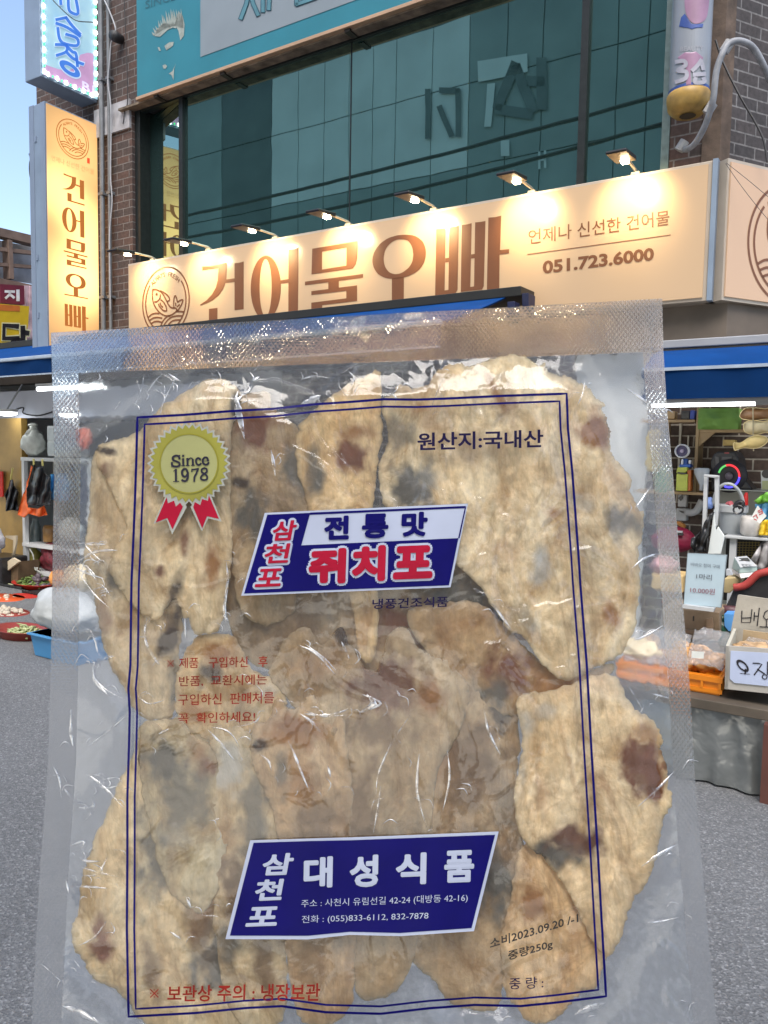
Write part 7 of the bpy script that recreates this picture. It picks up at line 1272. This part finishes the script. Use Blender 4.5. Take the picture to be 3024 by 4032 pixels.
GLINT = [zC(*c) for c in (((10, 240), (90, 290), (130, 400)), ((100, 490), (110, 560), (180, 630), (300, 690)), ((420, 200), (410, 330), (470, 450), (500, 480)), ((440, 210), (410, 250), (405, 290)), ((360, 660), (430, 710), (520, 690)), ((60, 970), (180, 880), (300, 780)),
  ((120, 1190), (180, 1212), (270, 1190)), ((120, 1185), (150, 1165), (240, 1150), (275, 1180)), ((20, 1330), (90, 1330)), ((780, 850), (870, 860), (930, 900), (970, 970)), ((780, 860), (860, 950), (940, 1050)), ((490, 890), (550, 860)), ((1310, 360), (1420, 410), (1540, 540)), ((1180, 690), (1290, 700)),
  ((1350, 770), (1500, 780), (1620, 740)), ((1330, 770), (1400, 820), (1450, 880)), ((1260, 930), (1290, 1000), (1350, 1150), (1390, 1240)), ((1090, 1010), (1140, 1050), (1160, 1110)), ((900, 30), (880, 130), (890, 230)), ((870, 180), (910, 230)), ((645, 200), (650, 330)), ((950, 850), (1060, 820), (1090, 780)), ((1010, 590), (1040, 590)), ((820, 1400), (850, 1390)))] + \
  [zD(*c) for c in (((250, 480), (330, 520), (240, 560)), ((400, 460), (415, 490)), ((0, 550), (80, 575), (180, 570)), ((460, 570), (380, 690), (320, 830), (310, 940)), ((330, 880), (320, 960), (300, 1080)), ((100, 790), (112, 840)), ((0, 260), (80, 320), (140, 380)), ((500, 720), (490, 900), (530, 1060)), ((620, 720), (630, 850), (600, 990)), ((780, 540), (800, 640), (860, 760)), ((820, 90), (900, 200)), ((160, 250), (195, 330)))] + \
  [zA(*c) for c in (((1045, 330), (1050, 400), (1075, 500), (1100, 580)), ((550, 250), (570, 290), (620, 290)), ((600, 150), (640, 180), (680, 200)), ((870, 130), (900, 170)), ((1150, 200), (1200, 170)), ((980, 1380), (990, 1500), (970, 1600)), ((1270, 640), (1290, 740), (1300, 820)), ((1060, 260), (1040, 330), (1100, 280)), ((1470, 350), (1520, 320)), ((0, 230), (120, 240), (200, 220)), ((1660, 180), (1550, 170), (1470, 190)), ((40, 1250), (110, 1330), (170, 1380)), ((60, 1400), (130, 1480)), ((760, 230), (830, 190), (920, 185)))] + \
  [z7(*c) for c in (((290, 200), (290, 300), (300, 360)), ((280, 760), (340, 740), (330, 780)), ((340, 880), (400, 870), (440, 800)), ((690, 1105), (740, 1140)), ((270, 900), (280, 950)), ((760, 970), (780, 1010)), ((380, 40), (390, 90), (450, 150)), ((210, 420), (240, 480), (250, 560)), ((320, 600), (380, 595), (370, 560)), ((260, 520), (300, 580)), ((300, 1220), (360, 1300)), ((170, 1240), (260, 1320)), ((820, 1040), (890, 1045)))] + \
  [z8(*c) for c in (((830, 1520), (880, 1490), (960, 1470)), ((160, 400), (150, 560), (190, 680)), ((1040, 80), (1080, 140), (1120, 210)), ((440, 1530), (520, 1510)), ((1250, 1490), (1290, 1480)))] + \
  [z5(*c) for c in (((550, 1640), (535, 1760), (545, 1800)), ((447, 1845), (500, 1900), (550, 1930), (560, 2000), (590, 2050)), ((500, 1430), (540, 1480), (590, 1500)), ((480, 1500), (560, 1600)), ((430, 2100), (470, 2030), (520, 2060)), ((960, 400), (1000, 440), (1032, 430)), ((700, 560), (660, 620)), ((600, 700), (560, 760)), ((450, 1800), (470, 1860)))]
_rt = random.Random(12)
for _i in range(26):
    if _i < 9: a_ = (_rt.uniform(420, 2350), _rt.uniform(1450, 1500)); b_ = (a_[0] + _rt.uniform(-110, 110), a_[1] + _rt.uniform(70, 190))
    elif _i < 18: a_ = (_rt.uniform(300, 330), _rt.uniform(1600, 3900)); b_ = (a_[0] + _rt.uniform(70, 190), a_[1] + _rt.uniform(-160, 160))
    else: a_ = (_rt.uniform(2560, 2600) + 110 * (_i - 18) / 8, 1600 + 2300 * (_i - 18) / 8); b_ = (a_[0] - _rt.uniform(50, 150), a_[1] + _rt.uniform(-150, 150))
    m_ = ((a_[0] + b_[0]) / 2 + _rt.uniform(-18, 18), (a_[1] + b_[1]) / 2 + _rt.uniform(-18, 18)); GLINT.insert(60, [a_, m_, b_])
WIDE_GLINT = [z7((258, 1412), (330, 1440), (420, 1490)), z8((830, 1520), (880, 1495), (960, 1470)), zA((1480, 360), (1540, 325), (1600, 290)), zA((1048, 300), (1060, 400), (1098, 560)), zD((270, 480), (300, 520), (240, 560))]  # broad white strips painted in for glare
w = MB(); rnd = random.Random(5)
for c in list(GLINT):
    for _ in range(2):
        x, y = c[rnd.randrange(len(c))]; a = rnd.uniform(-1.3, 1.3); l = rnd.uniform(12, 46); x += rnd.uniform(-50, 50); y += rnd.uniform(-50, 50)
        GLINT.append([(x, y), (x + l * math.cos(a), y + l * math.sin(a)), (x + 1.6 * l * math.cos(a + .5), y + 1.6 * l * math.sin(a + .5))])
for n_, c in enumerate(GLINT + WIDE_GLINT):
    P = np.array(smooth_line(c, 6)); m_ = len(P); W_ = (26 if n_ >= len(GLINT) else rnd.uniform(6, 13) if n_ < 78 else rnd.uniform(2.5, 6)); vs = []
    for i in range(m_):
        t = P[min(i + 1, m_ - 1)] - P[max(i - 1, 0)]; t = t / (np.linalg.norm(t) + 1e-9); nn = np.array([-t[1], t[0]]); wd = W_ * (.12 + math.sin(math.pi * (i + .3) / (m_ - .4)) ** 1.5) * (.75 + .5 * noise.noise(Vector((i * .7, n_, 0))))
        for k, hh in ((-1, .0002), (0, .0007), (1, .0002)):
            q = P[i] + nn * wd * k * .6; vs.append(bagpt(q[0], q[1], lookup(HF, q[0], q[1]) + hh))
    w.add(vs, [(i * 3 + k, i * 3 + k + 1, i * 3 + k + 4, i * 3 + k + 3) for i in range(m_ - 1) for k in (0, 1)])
part(w, 'crease_glint', GLINTM, bag, smooth=True, recalc=False)['kind'] = 'stuff'  # white strips stand in for highlights on the creased film

# --- everything printed on the film
PBL = mat('print_blue', (.003, .002, .10), .4, 0, .12, 60, spec=.12); PNV = mat('print_navy', (.012, .008, .045), .5, 0, .2, 60, spec=.1); PRD = mat('print_red', (.36, .006, .03), .4, 0, .12, 60, spec=.15); PWH = mat('print_white', (.42, .46, .58), .4, 0, .06, 40, spec=.15); PNR = mat('print_notice_red', (.24, .018, .012), .5, 0, .3, 90, spec=.1)
def fill_film(mb, pts, o, st=26):
    P = np.array(pts, float); n = len(P); B = []
    for i in range(n):
        a, b = P[i], P[(i + 1) % n]; k = max(1, int(np.linalg.norm(b - a) / st)); B += [a + (b - a) * j / k for j in range(k)]
    B = np.array(B); g = np.array([(x, y) for x in np.arange(B[:, 0].min() + st / 2, B[:, 0].max(), st) for y in np.arange(B[:, 1].min() + st / 2, B[:, 1].max(), st)])
    if len(g): g = g[np.min(np.linalg.norm(g[:, None] - B[None], axis=2), axis=1) > st * .3]
    r = geometry.delaunay_2d_cdt([Vector(q) for q in B] + [Vector(q) for q in g], [(i, (i + 1) % len(B)) for i in range(len(B))], [], 1, 1e-3); f = onfilm(o)
    mb.add([f(q.x, q.y) for q in r[0]], [tuple(k) for k in r[2]])
def ftext(mb, s, quad, o, bold=0, fat=0.0, ring=8):
    m = bil(*[np.array(q, float) for q in quad]); v, fs, _a = text2d(s, bold)
    for i in range(ring if fat else 1):
        dx, dy = (fat * math.cos(6.283 * i / ring), fat * math.sin(6.283 * i / ring)) if fat else (0, 0); f = onfilm(o + .000025 * i)
        mb.add([f(*(m(x, y) + np.array([dx, dy]))) for x, y in v], fs)
OUT = zA((400, 437), (700, 421), (1000, 397), (1300, 380), (1480, 360)) + zB((40, 287), (220, 275), (370, 263), (520, 265), (660, 260), (930, 247), (1222, 237), (1228, 400), (1248, 600), (1278, 1000)) + zD((1200, 0), (1228, 350), (1247, 700), (1278, 1200)) + z8((945, 1100), (965, 1440), (750, 1467), (600, 1482), (400, 1477), (200, 1492), (0, 1515)) + z7((1330, 1437), (1150, 1412), (1000, 1420), (800, 1440), (525, 1455), (518, 1100), (520, 800), (520, 560), (527, 340)) + zC((318, 760), (310, 620), (322, 480), (328, 0)) + zA((375, 1200), (385, 950), (393, 700))
OUT = [np.array(p, float) for p in OUT]
def sub(P, st=24):
    o = []
    for i in range(len(P)):
        a, b = P[i], P[(i + 1) % len(P)]; k = max(1, int(np.linalg.norm(b - a) / st)); o += [a + (b - a) * j / k for j in range(k)]
    return o
ctr = np.array([1440, 2780.])
w = MB(); stroke(w, sub(OUT), 9.5, onfilm(.0013), True)
INN = []
for i, p in enumerate(OUT):
    a, b = OUT[i - 1], OUT[(i + 1) % len(OUT)]; c1_, c2_ = p - a, b - p; c1_ /= np.linalg.norm(c1_); c2_ /= np.linalg.norm(c2_); n1, n2 = np.array([-c1_[1], c1_[0]]), np.array([-c2_[1], c2_[0]]); INN.append(p + 29 * (n1 + n2) / (1 + n1 @ n2))
stroke(w, sub(INN), 8, onfilm(.0013), True); part(w, 'printed_border', PNV if False else PBL, bag, recalc=False)
# upper label
zg = Q(900, 1900, 1.5082)
lb1 = MB(); fill_film(lb1, zg((215, 180), (1422, 125), (1318, 622), (75, 672)), .0012); L1 = part(lb1, 'upper_label', PWH, bag, recalc=False)
w = MB(); fill_film(w, zg((230, 191), (485, 180), (432, 373), (1365, 330), (1309, 610), (92, 659)), .0014); fill_film(w, zg((485, 178), (1410, 139), (1402, 152), (481, 192)), .0014); fill_film(w, zg((1402, 152), (1412, 140), (1372, 330), (1363, 331)), .0014); part(w, 'label_panel', PBL, L1, recalc=False)
w = MB()
for s, x0, y0, x1, y1 in (('전', 575, 203, 712, 336), ('통', 800, 190, 946, 328), ('맛', 1035, 180, 1178, 317)): ftext(w, s, zg((x0, y0 + 2), (x1, y0 - 2), (x1 - 4, y1 - 4), (x0 - 4, y1)), .0016, .012, 4)
part(w, 'lettering', PBL, L1, recalc=False)
wo, wi = MB(), MB()
for s, x0, y0, x1, y1, b in (('쥐', 488, 402, 690, 592, .035), ('치', 745, 385, 925, 578, .035), ('포', 992, 385, 1206, 562, .035)):
    q = zg((x0, y0 + 4), (x1, y0 - 4), (x1 - 6, y1 - 4), (x0 - 6, y1 + 4)); ftext(wo, s, q, .0016, .012, 16, 12); ftext(wi, s, q, .0021, .012, 7)
for s, x0, y0, x1, y1 in (('삼', 262, 228, 400, 342), ('천', 214, 366, 362, 476), ('포', 166, 514, 318, 616)):
    q = zg((x0 + 14, y0 + 3), (x1 + 8, y0 - 3), (x1 - 14, y1 - 3), (x0 - 8, y1 + 3)); ftext(wo, s, q, .0016, .008, 11, 12); ftext(wi, s, q, .0021, .008, 2)
part(wo, 'letter_outline', PWH, L1, recalc=False); part(wi, 'lettering', PRD, L1, recalc=False)
w = MB(); ftext(w, '냉풍건조식품', zg((855, 692), (1305, 676), (1303, 738), (853, 752)), .0013, .014); part(w, 'small_print', PNV, bag, recalc=False)
# lower label
zq = Q(850, 3200, 1.3825)
lb2 = MB(); fill_film(lb2, zq((187, 150), (520, 140), (730, 134), (1000, 124), (1540, 102), (1405, 645), (1000, 672), (730, 665), (500, 690), (52, 688)), .0012); L2 = part(lb2, 'lower_label', PWH, bag, recalc=False)
w = MB(); fill_film(w, zq((205, 164), (520, 154), (730, 150), (1000, 140), (1520, 120), (1392, 628), (1000, 655), (730, 648), (500, 670), (76, 669)), .0014); part(w, 'label_panel', PBL, L2, recalc=False)
w = MB()
for s, x0, y0, x1, y1, b in (('삼', 255, 225, 420, 336, .012), ('천', 215, 366, 366, 474, .012), ('포', 172, 516, 340, 614, .012)): ftext(w, s, zq((x0 + 14, y0 + 3), (x1 + 6, y0 - 3), (x1 - 14, y1 - 3), (x0 - 8, y1 + 3)), .0016, .008, 3)
for s, x0, y0, x1, y1 in (('대', 485, 245, 632, 404), ('성', 735, 236, 880, 400), ('식', 986, 224, 1142, 386), ('품', 1250, 210, 1402, 374)): ftext(w, s, zq((x0, y0 + 3), (x1, y0 - 3), (x1 - 3, y1 - 3), (x0 - 3, y1 + 3)), .0016, .012, 4)
ftext(w, '주소 : 사천시 유림선길 42-24 (대방동 42-16)', zq((465, 474), (1372, 440), (1370, 490), (464, 522)), .0016, -.002); ftext(w, '전화 : (055)833-6112, 832-7878', zq((468, 560), (1158, 538), (1156, 586), (467, 608)), .0016, -.002)
part(w, 'lettering', PWH, L2, recalc=False)
# other print
w = MB(); ftext(w, '원산지:국내산', zB((525, 420), (1113, 404), (1113, 488), (525, 503)), .0013, .022); part(w, 'origin_text', PNV, bag, recalc=False)
zr_ = Q(600, 2500, 3.016); w = MB()
for s, q in (('제품   구입하신   후', ((318, 272), (1368, 250), (1366, 380), (317, 397))), ('반품,  교환시에는', ((318, 490), (1358, 465), (1356, 595), (317, 618))), ('구입하신  판매처를', ((308, 705), (1445, 675), (1443, 812), (307, 838))), ('꼭  확인하세요!', ((308, 930), (1220, 905), (1218, 1035), (307, 1052)))): ftext(w, s, zr_(*q), .0013, .006)
def refmark(mb, z, x, y, r_, wd):
    f = onfilm(.0013)
    for a_ in (1, -1): stroke(mb, z((x - r_, y - r_ * a_), (x + r_, y + r_ * a_)), wd, f)
    for dx_, dy_ in ((r_ * .9, 0), (-r_ * .9, 0), (0, r_ * .9), (0, -r_ * .9)): fillp(mb, z(*ell((x + dx_, y + dy_), r_ * .16, r_ * .16, 10)), f)
refmark(w, zr_, 215, 340, 36, 3); part(w, 'notice_text', PNR, bag, recalc=False)
w = MB(); refmark(w, z7, 630, 1360, 16, 4); ftext(w, '보관상 주의 : 냉장보관', z7((684, 1328), (1308, 1318), (1306, 1392), (683, 1394)), .0013, .016); part(w, 'storage_text', PNR, bag, recalc=False)
zw_ = Q(1800, 3350, 2.552); w = MB(); ftext(w, '중 량 :', zw_((525, 1278), (868, 1262), (866, 1382), (524, 1394)), .0013, .006); part(w, 'weight_text', PNV, bag, recalc=False)
w = MB(); ftext(w, '소비2023.09.20 /-1', zw_((330, 885), (1212, 622), (1216, 722), (332, 985)), .0013, 0, 1.2, 3); ftext(w, '중량250g', zw_((512, 1008), (955, 888), (960, 990), (515, 1118)), .0013, 0, 1.2, 3); part(w, 'date_stamp', mat('stamp_grey', (.028, .022, .018), .5, 0, .4, 200), bag, recalc=False)
# badge
zb_ = Q(550, 1620, 4.1475); bc_ = (805, 850)
def star(ro, ri, n, ph=0, k=1.0): return [((bc_[0] + (ro if i % 2 == 0 else ri) * math.cos(math.pi * i / n + ph)), bc_[1] + k * (ro if i % 2 == 0 else ri) * math.sin(math.pi * i / n + ph)) for i in range(2 * n)]
bd = MB(); fill_film(bd, zb_(*star(690, 615, 34)), .0012, 20)
LRB = ((440, 1400), (460, 1500), (560, 1455), (590, 1555), (660, 1490), (705, 1555), (535, 1925), (450, 1740), (260, 1815)); RRB = ((1130, 1370), (1295, 1755), (1100, 1710), (1020, 1910), (875, 1560), (900, 1480), (990, 1530), (1020, 1430), (1115, 1460))
fill_film(bd, zb_((430, 1370), (720, 1480), (770, 1560), (530, 2010), (440, 1770), (225, 1835)), .0012, 20); fill_film(bd, zb_((1150, 1340), (1340, 1800), (1120, 1745), (1015, 1960), (830, 1560), (900, 1470)), .0012, 20)
BD = part(bd, 'badge', mat('badge_white', (.36, .37, .33), .35, 0, .1, 60), bag, recalc=False)
w = MB(); fill_film(w, zb_(*star(640, 570, 34)), .0014, 20); part(w, 'gold_seal', mat('badge_gold', (.27, .255, .04), .35, 0, .18, 45), BD, recalc=False)
w = MB(); fill_film(w, zb_(*ell(bc_, 470, 480, 60)), .0016, 20); part(w, 'seal_centre', mat('badge_pale', (.34, .34, .14), .35, 0, .14, 35), BD, recalc=False)
w = MB(); ringp(w, zb_(*ell(bc_, 482, 492, 60)), zb_(*ell(bc_, 462, 472, 60)), onfilm(.0018)); part(w, 'seal_ring', mat('badge_ring', (.26, .24, .02), .35), BD, recalc=False)
w = MB(); fill_film(w, zb_(*LRB), .0014, 20); fill_film(w, zb_(*RRB), .0014, 20); part(w, 'ribbon', PRD, BD, recalc=False)
w = MB(); fb = onfilm(.0020)
# "Since 1978" in a serif face: each letter as thick and thin strokes
def ser(mb, strokes):
    for wd, p in strokes: stroke(mb, smooth_line(zb_(*p), 5) if len(p) > 2 else zb_(*p), wd / 4.1475, fb)
ser(w, [(34, ((650, 775), (640, 735), (595, 722), (545, 745), (545, 790), (595, 815), (645, 840), (645, 885), (590, 900), (535, 885), (525, 840))), (16, ((652, 715), (652, 780))), (16, ((524, 830), (524, 905))),
        (34, ((710, 775), (712, 885))), (13, ((690, 780), (712, 778))), (14, ((682, 888), (740, 886))), (36, ((703, 725), (716, 725))),
        (34, ((780, 770), (783, 882))), (13, ((760, 775), (782, 772))), (14, ((755, 885), (812, 882))), (18, ((795, 790), (830, 760), (860, 770))), (34, ((866, 785), (870, 878))), (14, ((842, 880), (898, 878))),
        (32, ((990, 785), (960, 762), (925, 780), (920, 820), (940, 865), (975, 872), (1000, 850))), (16, ((992, 770), (992, 800))),
        (32, ((1120, 805), (1100, 758), (1060, 752), (1030, 790), (1035, 840), (1070, 868), (1105, 862), (1125, 838))), (13, ((1035, 812), (1120, 806)))])
ser(w, [(36, ((590, 950), (592, 1140))), (14, ((555, 975), (590, 950))), (15, ((550, 1146), (640, 1140))),
        (34, ((785, 1000), (760, 945), (715, 945), (690, 995), (710, 1055), (755, 1060), (785, 1010))), (32, ((787, 1010), (785, 1080), (750, 1135), (695, 1130))), (30, ((690, 1118), (705, 1128))),
        (18, ((850, 985), (855, 940))), (26, ((852, 950), (900, 945), (955, 935))), (30, ((955, 935), (925, 1010), (895, 1070), (890, 1140))),
        (30, ((1055, 925), (1015, 945), (1015, 990), (1060, 1020), (1100, 1060), (1095, 1105), (1055, 1120), (1005, 1105), (1005, 1060), (1060, 1015), (1095, 985), (1090, 940), (1055, 925)))])
part(w, 'lettering', mat('print_black', (.012, .010, .03), .35), BD, recalc=False)
